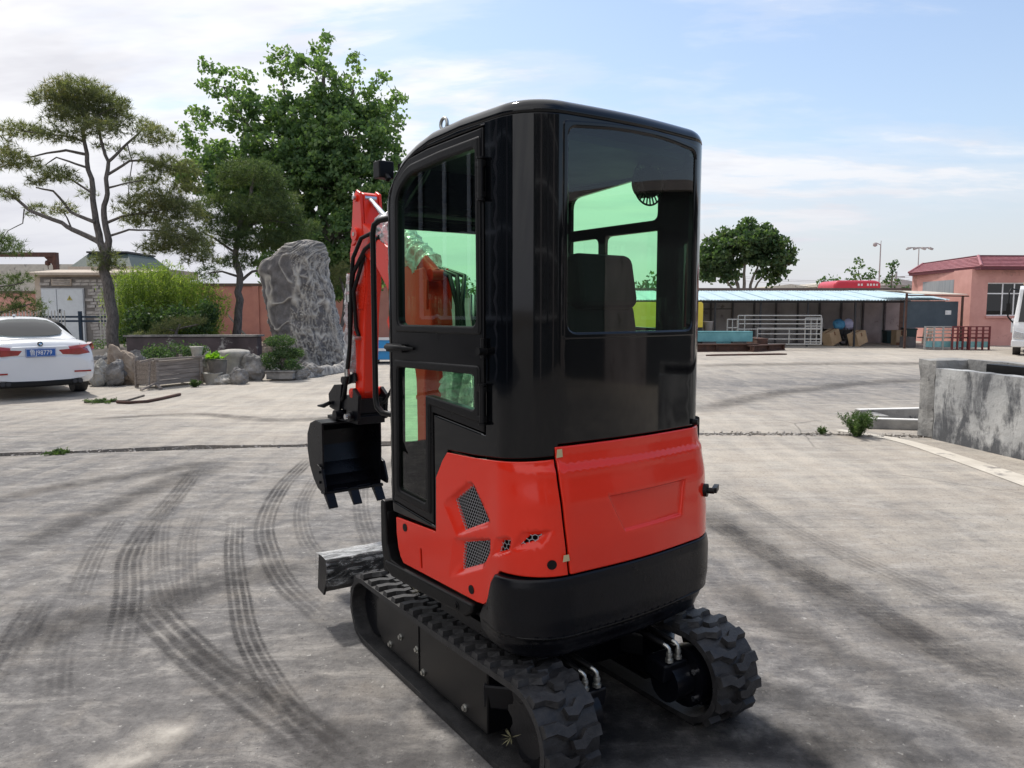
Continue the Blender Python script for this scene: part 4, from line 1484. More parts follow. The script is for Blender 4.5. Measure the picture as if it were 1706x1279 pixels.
def cylinder(name, a, b, r, rod, frac=.55, m1=None):
    a, b = Vector(a), Vector(b); c = a.lerp(b, frac)
    m = MB(); m.cyl(a, c, r, n=16); m.cyl(c, c + (b - a).normalized() * .02, r * 1.15, n=16)
    m.cyl(a - Vector((r, 0, 0)), a + Vector((r, 0, 0)), r * .9, n=12)
    o = m.build(name, m1 or M['arm_red'], EX, bevel=.002)
    m = MB(); m.cyl(c, b, rod, n=12); m.cyl(b - Vector((.035, 0, 0)), b + Vector((.035, 0, 0)), rod * 1.5, n=12); m.build('piston_rod', M['chrome'], o)
    return o


def film(a, b, r, parent, seed=0, n=40):
    a, b = Vector(a), Vector(b); d = (b - a); L = d.length; d.normalize(); x = Vector((1, 0, 0)); y = d.cross(x).normalized()
    vs = []; fs = []; K = 18
    for i in range(n + 1):
        for k in range(K):
            an = 2 * pi * k / K
            q = a + d * L * i / n
            rr2 = r * (1 + .30 * noise.noise(Vector((cos(an) * 1.8, sin(an) * 1.8, i * .45 + seed))) + .12 * noise.noise(Vector((an * 3, i * 1.1, seed))))
            vs.append(q + x * cos(an) * rr2 + y * sin(an) * rr2)
    for i in range(n):
        for k in range(K): fs.append((i * K + k, i * K + (k + 1) % K, (i + 1) * K + (k + 1) % K, (i + 1) * K + k))
    m = MB(); m.add(vs, fs, True); return m.build('plastic_film', M['plastic_wrap'], parent)


c1 = cylinder('arm_cylinder', (0, .78, 1.765), (0, 1.455, 2.205), .034, .016, .62)
film((0, .84, 1.80), (0, 1.26, 2.05), .075, c1, 3)
for k in range(3):
    m = MB(); m.tube([(.02 + .03 * k, .84, 1.80), (.04 + .03 * k, .72 - .02 * k, 1.76), (.03, .64 - .02 * k, 1.62), (.02, .62 - .03 * k, 1.40), (.0, .66, 1.05)], .012, 8); m.build('hose', M['matt_black'], BM_)
film((0.02, .63, 1.34), (.02, .66, 1.02), .075, BM_, 17, 24)
c2 = cylinder('boom_cylinder', (0, .885, .74), (0, .93, 1.42), .030, .016, .6)
c3 = cylinder('bucket_cylinder', (0, 1.60, 1.93), (0, 1.68, 1.20), .032, .016, .62)
film((0, 1.635, 1.80), (0, 1.70, 1.24), .052, c3, 9)
ARM = [(1.435, 2.225), (1.475, 2.24), (1.51, 2.215), (1.535, 2.06), (1.60, 1.96), (1.60, 1.88), (1.575, 1.62), (1.565, 1.30), (1.585, 1.12), (1.55, 1.085), (1.50, 1.09), (1.475, 1.14), (1.44, 1.55), (1.405, 1.80), (1.41, 1.98), (1.425, 2.10)]
m = MB(); m.prism(ARM, 'x', -.045, .045); AR = m.build('arm', M['arm_red'], EX, bevel=.008)
for sx in (-1, 1):
    m = MB()
    m.prism([(1.415, 2.00), (1.42, 2.10), (1.435, 2.23), (1.475, 2.25), (1.515, 2.22), (1.54, 2.05), (1.54, 1.95)], 'x', sx * .058 - .008, sx * .058 + .008)
    m.prism([(1.43, 1.92), (1.42, 1.72), (1.46, 1.60), (1.53, 1.60), (1.59, 1.75), (1.60, 1.92)], 'x', sx * .0475 - .003, sx * .0475 + .003)
    m.cyl((sx * .045, 1.475, 2.205), (sx * .075, 1.475, 2.205), .02, n=14)
    m.cyl((sx * .045, 1.48, 2.01), (sx * .078, 1.48, 2.01), .026, n=14)
    m.build('side_plate', M['arm_red'], AR, bevel=.003)
    m = MB(); m.cyl((sx * .045, 1.53, 1.13), (sx * .095, 1.53, 1.13), .028, n=14); m.build('pivot_boss', M['arm_red'], AR, bevel=.003)
for (y, z) in ((1.475, 2.205), (1.48, 2.01), (1.50, 1.44)):
    m = MB(); m.cyl((-.088, y, z), (-.07 if z > 1.5 else -.044, y, z), .012, n=8); m.build('pin', M['zinc'], AR)
# hoses on the left of the arm
for k, pp in enumerate(([(-.05, 1.25, 2.02), (-.09, 1.38, 1.98), (-.10, 1.46, 1.88), (-.085, 1.52, 1.75), (-.075, 1.55, 1.55), (-.075, 1.58, 1.35), (-.08, 1.61, 1.20), (-.08, 1.66, 1.09), (-.07, 1.74, 1.04)],
                        [(-.05, 1.22, 1.99), (-.08, 1.36, 1.92), (-.085, 1.49, 1.80), (-.068, 1.58, 1.62), (-.062, 1.60, 1.40), (-.06, 1.66, 1.2), (-.05, 1.70, 1.10)],
                        [(-.06, 1.40, 1.90), (-.08, 1.50, 1.70), (-.06, 1.52, 1.5), (-.055, 1.50, 1.45)],
                        [(.06, 1.10, 1.85), (.09, 1.25, 1.75), (.10, 1.30, 1.45), (.09, 1.35, 1.20), (.06, 1.42, 1.08), (.03, 1.48, 1.05)])):
    m = MB(); m.tube(pp, .0115 if k < 3 else .009, 8); m.build('hose', M['matt_black'], AR)
m = MB()
for (y, z) in ((1.555, 1.72), (1.56, 1.66), (1.60, 1.24)): m.cyl((-.08, y, z - .02), (-.08, y + .003, z + .02), .018, n=8)
m.build('hose_clamp', M['zinc'], AR)
# linkage and hitch
m = MB()
for sx in (-.06, .06):
    m.bar((sx, 1.53, 1.22), (sx, 1.69, 1.18), .012, .05)
    m.bar((sx, 1.68, 1.19), (sx, 1.70, 1.06), .012, .05)
m.cyl((-.07, 1.69, 1.19), (.07, 1.69, 1.19), .022, n=12)
m.build('bucket_link', M['cast_black'], EX, bevel=.003)
m = MB()
m.span((-.075, 1.46, 1.02), (.075, 1.72, 1.10)); m.prism([(1.44, 1.12), (1.50, 1.16), (1.58, 1.10), (1.60, .98), (1.46, .98)], 'x', -.095, -.075)
m.prism([(1.44, 1.12), (1.50, 1.16), (1.58, 1.10), (1.60, .98), (1.46, .98)], 'x', .075, .095)
m.prism([(1.66, 1.17), (1.76, 1.16), (1.84, 1.10), (1.83, 1.02), (1.70, 1.0)], 'x', -.09, -.075)
m.cyl((-.12, 1.52, 1.00), (.12, 1.52, 1.00), .03, n=14); m.cyl((-.12, 1.70, .99), (.12, 1.70, .99), .028, n=14); m.span((-.085, 1.47, .955), (.085, 1.75, 1.0))
m.tube([(-.10, 1.80, 1.05), (-.12, 1.84, 1.03), (-.13, 1.90, 1.025)], [.012, .014, .006], 8)
HT = m.build('quick_hitch', M['cast_black'], EX, bevel=.004)
for sx in (-.13, .125):
    m = MB(); m.cyl((sx - .01, 1.52, 1.0), (sx + .012, 1.52, 1.0), .016, n=8); m.build('pin', M['chrome'], HT)

# bucket
BO = [(1.715, .945), (1.80, .955), (1.88, .93), (1.925, .86), (1.93, .77), (1.90, .67), (1.85, .60), (1.79, .55), (1.735, .535)]
m = MB()
vs = []; fs = []
th = .010
inn = [(y - .010 * (1 if y > 1.78 else 0), z - (.010 if z > .9 else -.010)) for y, z in BO]
for x in (-.188, .188): vs += [(x, y, z) for y, z in BO]
for x in (-.188, .188): vs += [(x, y, z) for y, z in inn]
n = len(BO)
for i in range(n - 1):
    fs.append((i, i + 1, n + i + 1, n + i)); fs.append((2 * n + i + 1, 2 * n + i, 3 * n + i, 3 * n + i + 1))
fs += [(0, n, 3 * n, 2 * n), (n - 1, 3 * n - 1, 4 * n - 1, 2 * n - 1)]
m.add(vs, fs)
for x in (-.192, .182): m.prism(BO + [(1.725, .58), (1.715, .75)], 'x', x, x + .010)
m.span((-.09, 1.74, .95), (.09, 1.86, .972))
BK = m.build('bucket', M['cast_black'], EX, bevel=.002)
m = MB(); m.bar((-.192, 1.725, .535), (.192, 1.725, .535), .05, .016); m.build('cutting_edge', M['cast_black'], BK, bevel=.002)
for x in (-.155, 0, .155):
    m = MB(); m.prism([(1.75, .555), (1.71, .545), (1.655, .455), (1.665, .448), (1.74, .525)], 'x', x - .028, x + .028)
    m.build('tooth', M['cast_black'], BK, bevel=.003)
for sx in (-1, 1):
    m = MB(); m.prism([(1.76, .70), (1.70, .68), (1.66, .58), (1.665, .55), (1.76, .56)], 'x', sx * .200 - .007, sx * .200 + .007); m.build('side_cutter', M['cast_black'], BK, bevel=.002)
    for q in (.66, .60):
        m = MB(); m.cyl((sx * .205, 1.725, q), (sx * .215, 1.725, q), .010, n=6); m.build('bolt', M['cast_black'], BK)
# weeds caught in the tracks
m = MB()
for c, k_ in (((-.36, .42, .345), 9), ((-.46, -.50, .15), 10)):
    for k in range(k_):
        a = random.uniform(0, 6.28); e = Vector(c) + Vector((cos(a) * .03, sin(a) * .05, random.uniform(.0, .05) - (.03 if k_ > 9 else 0)))
        s_ = Vector((-sin(a), cos(a), 0)) * .003
        m.add([Vector(c), e * .5 + Vector(c) * .5 + s_, e, e * .5 + Vector(c) * .5 - s_], [(0, 1, 2, 3)])
mat('dry_weed', (0.10, 0.10, 0.05), 0.8, col2=(0.22, 0.20, 0.11))
under(tag(m.build('caught_weed', M['dry_weed'], EX), kind='stuff'))

# ================================================================== VEGETATION HELPERS
mat('pine_bark', (0.075, 0.066, 0.062), 0.95, scale=4, col2=(0.21, 0.185, 0.17), bump=1.0, bscale=9, streak=(6, 6, 1.5))
mat('grey_bark', (0.11, 0.10, 0.085), 0.9, scale=3, col2=(0.24, 0.22, 0.19), bump=0.6, bscale=9)
leafmat('pine_needles', (0.085, 0.105, 0.062), (0.190, 0.210, 0.110), (0.32, 0.27, 0.15), 0.45)
leafmat('pine_green', (0.050, 0.085, 0.046), (0.120, 0.165, 0.075), (0.21, 0.22, 0.10), 0.42)
leafmat('plane_leaf', (0.070, 0.135, 0.068), (0.165, 0.255, 0.110), (0.27, 0.35, 0.17), 0.5)
leafmat('dark_leaf', (0.036, 0.078, 0.042), (0.090, 0.145, 0.066), (0.15, 0.20, 0.09), 0.42)
leafmat('bamboo_leaf', (0.09, 0.155, 0.045), (0.24, 0.32, 0.085), (0.42, 0.46, 0.18), 0.5)
leafmat('weed_leaf', (0.030, 0.065, 0.022), (0.090, 0.150, 0.050), (0.19, 0.22, 0.10), 0.4)
leafmat('lettuce', (0.10, 0.24, 0.02), (0.24, 0.42, 0.05), None, 0.4)


def np_mesh(name, V, F, m, parent=None):
    me = bpy.data.meshes.new(name)
    V = np.asarray(V, dtype=np.float32); F = np.asarray(F, dtype=np.int32)
    k = F.shape[1]
    me.vertices.add(len(V)); me.vertices.foreach_set('co', V.ravel())
    me.loops.add(F.size); me.loops.foreach_set('vertex_index', F.ravel())
    me.polygons.add(len(F)); me.polygons.foreach_set('loop_start', np.arange(0, F.size, k, dtype=np.int32))
    me.polygons.foreach_set('loop_total', np.full(len(F), k, dtype=np.int32))
    me.materials.append(m); me.update(calc_edges=True)
    return link_mesh(name, me, parent)


def unit(a): return a / np.maximum(1e-9, np.linalg.norm(a, axis=1))[:, None]


def ellips(c, r, n, hollow=0.35):
    d = unit(RNG.normal(size=(n, 3)))
    rad = (hollow + (1 - hollow) * RNG.random(n)) ** (1 / 1.6)
    return np.asarray(c) + d * rad[:, None] * np.asarray(r), d


def leaf_cloud(C, size, aspect=0.62, droop=0.0, jitter=0.35):
    """leaf quads (folded kite) at centres C"""
    n = len(C)
    a = unit(RNG.normal(size=(n, 3)) + np.array([0, 0, -droop])); b = unit(np.cross(a, RNG.normal(size=(n, 3))))
    s = size * (1 - jitter + 2 * jitter * RNG.random(n))[:, None]
    V = np.stack([C - a * s * .5, C + b * s * aspect * .5 + a * s * .05, C + a * s * .5, C - b * s * aspect * .5 + a * s * .05], 1).reshape(-1, 3)
    F = np.arange(4 * n).reshape(n, 4)
    return V, F


def clumps(C, per, r, flat=0.8):
    n = len(C)
    off = RNG.normal(size=(n, per, 3)) * r * np.array([1, 1, flat])
    return (C[:, None, :] + off).reshape(-1, 3)


def needle_tufts(C, L=.15, w=.012, k=13, up=0.5):
    n = len(C)
    ax = unit(RNG.normal(size=(n, 3)) * .8 + np.array([0, 0, up]))
    d = unit(ax[:, None, :].repeat(k, 1).reshape(-1, 3) * .55 + RNG.normal(size=(n * k, 3)) * .55)
    side = unit(np.cross(d, RNG.normal(size=(n * k, 3)))) * w * .5
    c = C[:, None, :].repeat(k, 1).reshape(-1, 3); ll = L * (.7 + .6 * RNG.random(n * k))[:, None]
    V = np.stack([c - side, c + side, c + d * ll], 1).reshape(-1, 3)
    return V, np.arange(3 * n * k).reshape(-1, 3)


def px_pad(u, v, ru, rv, Y, dep=None):
    c = at(u, v, Y); k = Y / 1281
    return c, (ru * k, (dep if dep else max(ru, rv) * k * .8), rv * k)


def limbs(m, paths, Y, k=1.0):
    for pts, r0, r1 in paths:
        P3 = []
        for i, p in enumerate(pts):
            dy = p[2] if len(p) > 2 else 0
            q = at(p[0], p[1], Y + dy); P3.append(q)
        # subdivide with a little wobble
        out = []
        for i in range(len(P3) - 1):
            for j in range(3):
                t = j / 3; q = P3[i].lerp(P3[i + 1], t)
                out.append(q + noise.noise_vector(q * 1.7) * r0 * .9)
        out.append(P3[-1])
        n = len(out)
        m.tube(out, [r0 + (r1 - r0) * (i / (n - 1)) for i in range(n)], 8 if r0 > .05 else 5)


def branches(paths, Y, root, bark='pine_bark'):
    for q in paths:
        m = MB(); limbs(m, [q], Y); rel(m.build('branch', M[bark]), root)


def tree_root(name, base, label, cat, group=None):
    return empty(name, base, 0, label, cat, group)


def rel(o, root):
    """keep world placement of freshly built geometry under a root at some location"""
    o.parent = root; o.matrix_parent_inverse = Matrix.Translation(-Vector(root.location)); return o


# ---- tall thin pine on the left
YP = 24.0
b0 = at(195, 592, YP); b0.z = 0
PT = tree_root('pine_tree', b0, 'tall open pine with two bent stems and flat brownish needle pads behind the rockery', 'tree')
m = MB()
trunk = [([(196, 612), (193, 580), (186, 530), (180, 480), (177, 440), (175, 420)], .20, .14),
         ([(174, 424), (164, 404), (158, 367), (152, 326), (146, 285), (141, 236), (138, 200), (132, 165)], .125, .03),
         ([(176, 424), (181, 404), (176, 367), (174, 343), (181, 310), (181, 269), (168, 230), (160, 190)], .115, .03)]
limbs(m, trunk, YP)
rel(m.build('trunk', M['pine_bark']), PT)
m = MB()
br = [([(168, 408), (135, 388), (103, 371), (49, 351), (16, 322), (-12, 312)], .09, .03), ([(158, 370, -.2), (118, 352), (90, 320), (60, 312)], .06, .02),
      ([(120, 380), (112, 362), (100, 345)], .03, .015),
      ([(143, 256), (110, 250), (80, 256), (40, 262)], .05, .02), ([(146, 280), (115, 268), (95, 262), (75, 275)], .04, .015), ([(152, 320), (120, 300), (95, 294)], .04, .02),
      ([(141, 236), (120, 228), (70, 222), (20, 215)], .04, .015), ([(181, 269), (200, 250), (218, 232), (240, 214), (262, 210)], .05, .02),
      ([(182, 290), (215, 268), (250, 268), (300, 278)], .045, .02), ([(181, 312), (205, 306), (240, 300)], .035, .015), ([(212, 240), (220, 270), (214, 310), (212, 345)], .02, .01),
      ([(176, 372), (205, 360), (235, 356), (270, 350)], .05, .02), ([(178, 395), (215, 382), (260, 384), (310, 392)], .04, .015),
      ([(138, 205), (110, 190), (85, 172)], .03, .012), ([(140, 215), (165, 190), (190, 180)], .03, .012), ([(135, 180), (140, 160), (150, 142)], .025, .01),
      ([(40, 348), (38, 372), (12, 384), (4, 398)], .02, .008)]
branches(br, YP, PT)
pads = [(130, 150, 60, 22, 1), (160, 172, 52, 22, 1), (88, 164, 40, 13, 1), (190, 192, 30, 24, 1), (120, 190, 52, 20, 1), (165, 212, 46, 16, .8), (215, 200, 14, 14, .8), (205, 175, 18, 14, 1),
        (40, 216, 48, 12, .9), (100, 224, 44, 12, .8), (5, 240, 24, 18, .8), (22, 266, 44, 16, 1), (95, 290, 40, 15, 1), (58, 302, 20, 8, .7), (14, 322, 24, 12, .8), (62, 350, 24, 12, .7), (108, 348, 30, 11, .6),
        (258, 224, 40, 20, .8), (240, 205, 20, 9, .7), (285, 276, 50, 17, 1), (225, 262, 30, 10, .5), (245, 300, 42, 9, .7), (255, 332, 56, 20, 1), (300, 350, 46, 24, 1), (240, 365, 44, 15, .9), (300, 392, 58, 22, 1), (330, 425, 36, 16, .9),
        (275, 410, 50, 14, .8), (176, 432, 32, 20, .8), (150, 322, 22, 9, .4), (200, 345, 22, 10, .4), (180, 245, 30, 9, .4), (310, 310, 36, 14, .8)]
Vs = []; Fs = []; nn_ = 0
for (u, v, ru, rv, dn) in pads:
    c, r = px_pad(u, v, ru, rv, YP + random.uniform(-.5, .5))
    k = int(230 * dn * r[0] * r[1] * r[2] * 4.2 + 60 * dn * r[0])
    C, d = ellips(c, r, k, .2)
    C[:, 2] -= ((C[:, 0] - c[0]) ** 2 / r[0] ** 2) * r[2] * .5
    V, F = needle_tufts(C, .19, .017, 12, .6); Vs.append(V); Fs.append(F + nn_); nn_ += len(V)
rel(np_mesh('foliage', np.concatenate(Vs), np.concatenate(Fs), M['pine_needles']), PT)


def pine(root, pads, YY, m_, L=.18, dens=95, w=.014):
    Vs = []; Fs = []; k0 = 0
    for (u, v, ru, rv, dn) in pads:
        c, r = px_pad(u, v, ru, rv, YY + random.uniform(-.4, .4))
        C, d = ellips(c, r, int(dens * dn * r[0] * r[1] * r[2] * 4.2 + 40 * dn * r[0]) + 4, .3)
        V, F = needle_tufts(C, L, w, 12, .7); Vs.append(V); Fs.append(F + k0); k0 += len(V)
    return rel(np_mesh('foliage', np.concatenate(Vs), np.concatenate(Fs), m_), root)


Y2 = 27.0
b0 = at(393, 560, Y2); b0.z = 0
P2 = tree_root('pine_tree', b0, 'dense dark green pine with layered crown beside the big grey rock', 'tree')
m = MB(); limbs(m, [([(392, 585), (395, 545), (399, 500), (399, 455), (392, 415), (400, 370), (420, 320), (425, 290)], .17, .05), ([(396, 470), (420, 452), (440, 448)], .06, .03)], Y2); rel(m.build('trunk', M['pine_bark']), P2)
branches([([(399, 460), (370, 452), (345, 455)], .05, .02), ([(393, 420), (360, 400), (335, 385)], .05, .02), ([(398, 385), (440, 365), (500, 375)], .05, .02), ([(410, 340), (385, 335)], .03, .01)], Y2, P2)
pine(P2, [(415, 285, 52, 18, 1.2), (450, 303, 32, 16, 1.2), (385, 300, 30, 12, 1.2), (378, 333, 46, 12, 1), (440, 352, 66, 22, 1.3), (500, 378, 34, 16, 1.2), (380, 378, 46, 18, 1.2), (425, 400, 62, 20, 1.3), (480, 402, 44, 16, 1.2), (398, 436, 36, 14, 1.2),
          (350, 350, 36, 18, 1.1), (335, 412, 26, 16, 1), (460, 330, 40, 14, 1.2), (345, 455, 22, 14, .8)], Y2, M['pine_green'], .20, 170, .018)
Y3 = 29.0
b0 = at(572, 540, Y3); b0.z = 0
P3_ = tree_root('pine_tree', b0, 'small pine with hanging round crown just right of the tall rock', 'tree')
m = MB(); limbs(m, [([(560, 570), (572, 520), (576, 490), (566, 462)], .09, .04)], Y3); rel(m.build('trunk', M['pine_bark']), P3_)
pine(P3_, [(560, 462, 26, 20, 1.3), (575, 450, 18, 16, 1.2), (548, 478, 14, 10, 1), (582, 476, 16, 14, 1.2)], Y3, M['pine_needles'], .18, 150)
Y4 = 26.0
P4 = tree_root('pine_tree', at(-60, 585, Y4) * Vector((1, 1, 0)) if False else Vector((at(-60, 585, Y4).x, Y4, 0)), 'pine reaching into the picture at the left edge behind the white car', 'tree')
m = MB(); limbs(m, [([(-60, 590), (-55, 500), (-70, 400)], .18, .1), ([(-60, 440), (-20, 425), (25, 420)], .05, .02), ([(-60, 500), (-10, 480), (40, 470)], .05, .02), ([(-50, 530), (0, 520), (55, 505)], .04, .02)], Y4); rel(m.build('trunk', M['pine_bark']), P4)
pine(P4, [(0, 405, 40, 16, 1.2), (20, 418, 30, 9, 1.1), (-30, 400, 50, 25, 1), (10, 468, 40, 12, 1), (42, 462, 20, 8, .8), (20, 488, 36, 12, .9), (48, 508, 34, 13, 1.2), (20, 515, 30, 12, 1.1), (66, 518, 14, 10, 1)], Y4, M['pine_green'], .18, 110)
Y5 = 22.5
P5 = tree_root('low_pine', Vector((at(300, 545, Y5).x, Y5, .5)), 'low spreading pine shrub over the dark planter wall in front of the bamboo', 'shrub')
m = MB(); limbs(m, [([(290, 572), (294, 552), (300, 540)], .05, .03), ([(294, 552), (270, 546)], .03, .02), ([(296, 548), (330, 540)], .03, .02)], Y5); rel(m.build('trunk', M['pine_bark']), P5)
pine(P5, [(275, 545, 26, 8, 1.3), (305, 536, 34, 9, 1.3), (330, 533, 16, 7, 1.2), (268, 556, 22, 6, 1.2), (240, 560, 26, 9, 1)], Y5, M['pine_needles'], .13, 260, .012)


# ---- broadleaf trees
def broadleaf(name, base_px, Y, lobes, tr, leaf, m_, label, sub=.45, per=26, dens=1.0, group=None, barkm='grey_bark'):
    b = at(*base_px, Y); b.z = 0
    R = tree_root(name, b, label, 'tree', group)
    m = MB(); limbs(m, tr[:1], Y); rel(m.build('trunk', M[barkm]), R); branches(tr[1:], Y, R, barkm)
    CC = []; tw = MB()
    for (u, v, ru, rv, dn) in lobes:
        c, r = px_pad(u, v, ru, rv, Y + random.uniform(-.6, .6), max(ru, rv) * Y / 1281 * .85)
        n = max(3, int(dens * dn * (r[0] * r[1] * r[2]) / (sub ** 3) * .9))
        C, d = ellips(c, r, n, .3); CC.append(C)
        for i in range(0, n, 4):
            tw.tube([Vector(c), Vector(C[i]) * .5 + Vector(c) * .5 + Vector((0, 0, -.1)), Vector(C[i])], [.03, .02, .008], 4, False)
    tag(rel(tw.build('twigs', M[barkm]), R), kind='stuff')
    C = clumps(np.concatenate(CC), per, sub * .42, .75)
    V, F = leaf_cloud(C, leaf, .7, .5)
    rel(np_mesh('foliage', V, F, m_), R)
    return R


YT = 32.0
broadleaf('plane_tree', (545, 590), YT,
          [(541, 75, 24, 26, .6), (528, 120, 46, 36, .7), (480, 90, 28, 22, .5), (462, 125, 36, 30, .6), (590, 150, 38, 42, .7), (590, 100, 14, 20, .4), (640, 190, 36, 46, .7), (628, 130, 22, 22, .4), (668, 220, 20, 30, .5), (655, 165, 18, 20, .5),
           (352, 112, 18, 14, .6), (372, 145, 34, 26, .7), (345, 190, 30, 30, .6), (402, 130, 20, 14, .5), (415, 195, 46, 40, .9), (500, 200, 70, 48, 1), (580, 230, 70, 55, 1), (645, 270, 38, 46, .9), (325, 220, 26, 22, .6), (345, 250, 40, 30, .9), (350, 300, 50, 30, 1), (410, 340, 60, 34, 1), (320, 275, 34, 22, .8), (560, 180, 50, 40, .9), (470, 250, 60, 44, 1), (540, 280, 70, 50, 1), (625, 380, 50, 50, 1), (560, 470, 80, 34, 1.1), (480, 440, 60, 40, 1),
           (400, 270, 60, 42, 1), (480, 300, 76, 50, 1.1), (590, 310, 76, 56, 1.1), (640, 330, 40, 50, 1), (560, 390, 80, 48, 1.2), (500, 390, 56, 44, 1.1), (600, 430, 46, 44, 1.1), (530, 450, 70, 40, 1.1), (440, 350, 50, 36, 1)],
          [([(548, 600), (545, 500), (540, 400), (541, 300), (543, 200), (540, 110)], .28, .06), ([(541, 380), (480, 300), (420, 220), (375, 160)], .12, .04), ([(541, 360), (600, 280), (640, 210)], .12, .04), ([(542, 300), (490, 210), (470, 130)], .08, .03), ([(542, 280), (580, 200), (590, 130)], .07, .02)],
          .18, M['plane_leaf'], 'tall broad leaved tree with loose bright green crown behind the pines and rock', .36, 38, 1.7)
YG = 46.0
broadleaf('round_tree', (1245, 540), YG,
          [(1188, 420, 24, 30, 1), (1178, 450, 22, 24, .9), (1220, 400, 36, 26, 1), (1245, 388, 26, 18, .8), (1268, 400, 34, 26, 1), (1300, 418, 24, 24, 1), (1308, 440, 18, 14, .8), (1205, 440, 30, 24, 1), (1285, 440, 34, 24, 1), (1200, 462, 30, 12, .8), (1275, 462, 26, 12, .8), (1240, 425, 26, 16, .35), (1216, 386, 14, 10, .8), (1250, 374, 10, 8, .6), (1180, 432, 20, 34, 1), (1250, 405, 60, 22, 1), (1222, 425, 34, 20, .8), (1272, 428, 30, 20, .9), (1310, 430, 14, 22, 1)],
          [([(1238, 560), (1234, 500), (1225, 460), (1205, 430)], .16, .05), ([(1242, 560), (1240, 490), (1240, 440), (1235, 410)], .14, .04), ([(1250, 560), (1246, 500), (1256, 460), (1270, 425)], .14, .04), ([(1246, 510), (1262, 470), (1290, 440)], .08, .03), ([(1234, 500), (1212, 470), (1190, 450)], .08, .03)],
          .24, M['dark_leaf'], 'rounded dark green tree standing alone behind the blue roofed shed', .36, 30, 1.7)
YS = 52.0
broadleaf('small_tree', (1440, 520), YS, [(1418, 452, 12, 9, .6), (1432, 440, 13, 8, .5), (1424, 463, 18, 8, .7), (1444, 458, 12, 9, .6), (1456, 462, 8, 7, .5)],
          [([(1440, 520), (1438, 480), (1430, 450)], .10, .03), ([(1438, 480), (1450, 462)], .05, .02)], .22, M['dark_leaf'], 'thin low tree above the red coach roof, left of the lamp post', .34, 14, .8)
broadleaf('small_tree', (1486, 520), YS, [(1484, 452, 11, 12, .7), (1478, 464, 10, 9, .7), (1490, 442, 6, 8, .5), (1492, 476, 12, 9, 1), (1503, 482, 9, 7, 1)],
          [([(1486, 520), (1484, 480), (1486, 450)], .10, .03)], .22, M['dark_leaf'], 'thin low tree growing round the lamp post beside the pink building', .34, 14, .9)
for i, (u, v, ru, rv, lb) in enumerate(((1079, 466, 26, 26, 'trees seen through the rear cab window'), (1040, 478, 24, 16, 'trees seen through the rear cab window'), (778, 482, 18, 13, ''), (760, 474, 16, 16, ''), (740, 486, 16, 12, ''), (1376, 472, 6, 7, 'small'), (1391, 471, 8, 8, 'small'))):
    lab = ('distant bushy tree seen through the rear cab window above the shed roof' if i == 0 else 'distant low tree half hidden behind the cab headrest' if i == 1 else
           'distant tree seen through the door glass, rightmost of three' if i == 2 else 'distant tree seen through the door glass, middle of three' if i == 3 else 'distant tree seen through the door glass, leftmost of three' if i == 4 else
           'tiny far tree left of the red coach roof, left of the pair' if i == 5 else 'tiny far tree left of the red coach roof, right of the pair')
    broadleaf('distant_tree', (u, 530), 70.0 + i * 1.5, [(u, v, ru, rv, 1.0), (u - ru * .5, v + rv * .3, ru * .6, rv * .6, .8), (u + ru * .5, v + rv * .4, ru * .5, rv * .6, .8)], [([(u, 530), (u, v)], .15, .06)], .36, M['dark_leaf'], lab, .8, 16, 1.0, 'distant trees')

# bamboo clump
YB = 27.0
BB = tree_root('bamboo_clump', Vector((at(275, 570, YB).x, YB, 0)), 'bright yellow green feathery bamboo clump behind the planter wall', 'bamboo')
m = MB(); CC = []
for k in range(210):
    u = 196 + 162 * ((k * .618) % 1)
    topv = 447 + 34 * abs((u - 255) / 95) ** 2 + abs(random.gauss(0, 16)) - 4 + 8 * sin(u * .11)
    dy = random.uniform(-.9, .9)
    a = at(u, 575, YB + dy); b = at(u + random.gauss(0, 13), topv, YB + dy); b += Vector((random.uniform(-.15, .15), 0, 0))
    pts = [a.lerp(b, t) + Vector((.12 * sin(t * 3 + k), 0, 0)) * t for t in (0, .35, .7, .9, 1)]
    m.tube(pts, [.012, .011, .008, .005, .003], 4, False)
    for t in np.linspace(.12, 1.02, 24):
        q = a.lerp(b, min(t, 1)); CC.append((q.x + random.gauss(0, .14), q.y + random.gauss(0, .12), q.z + random.gauss(0, .04)))
tag(rel(m.build('stems', M['bamboo_leaf']), BB), kind='stuff')
C = clumps(np.array(CC), 5, .07, 1.0)
V, F = leaf_cloud(C, .16, .16, .9); rel(np_mesh('foliage', V, F, M['bamboo_leaf']), BB)
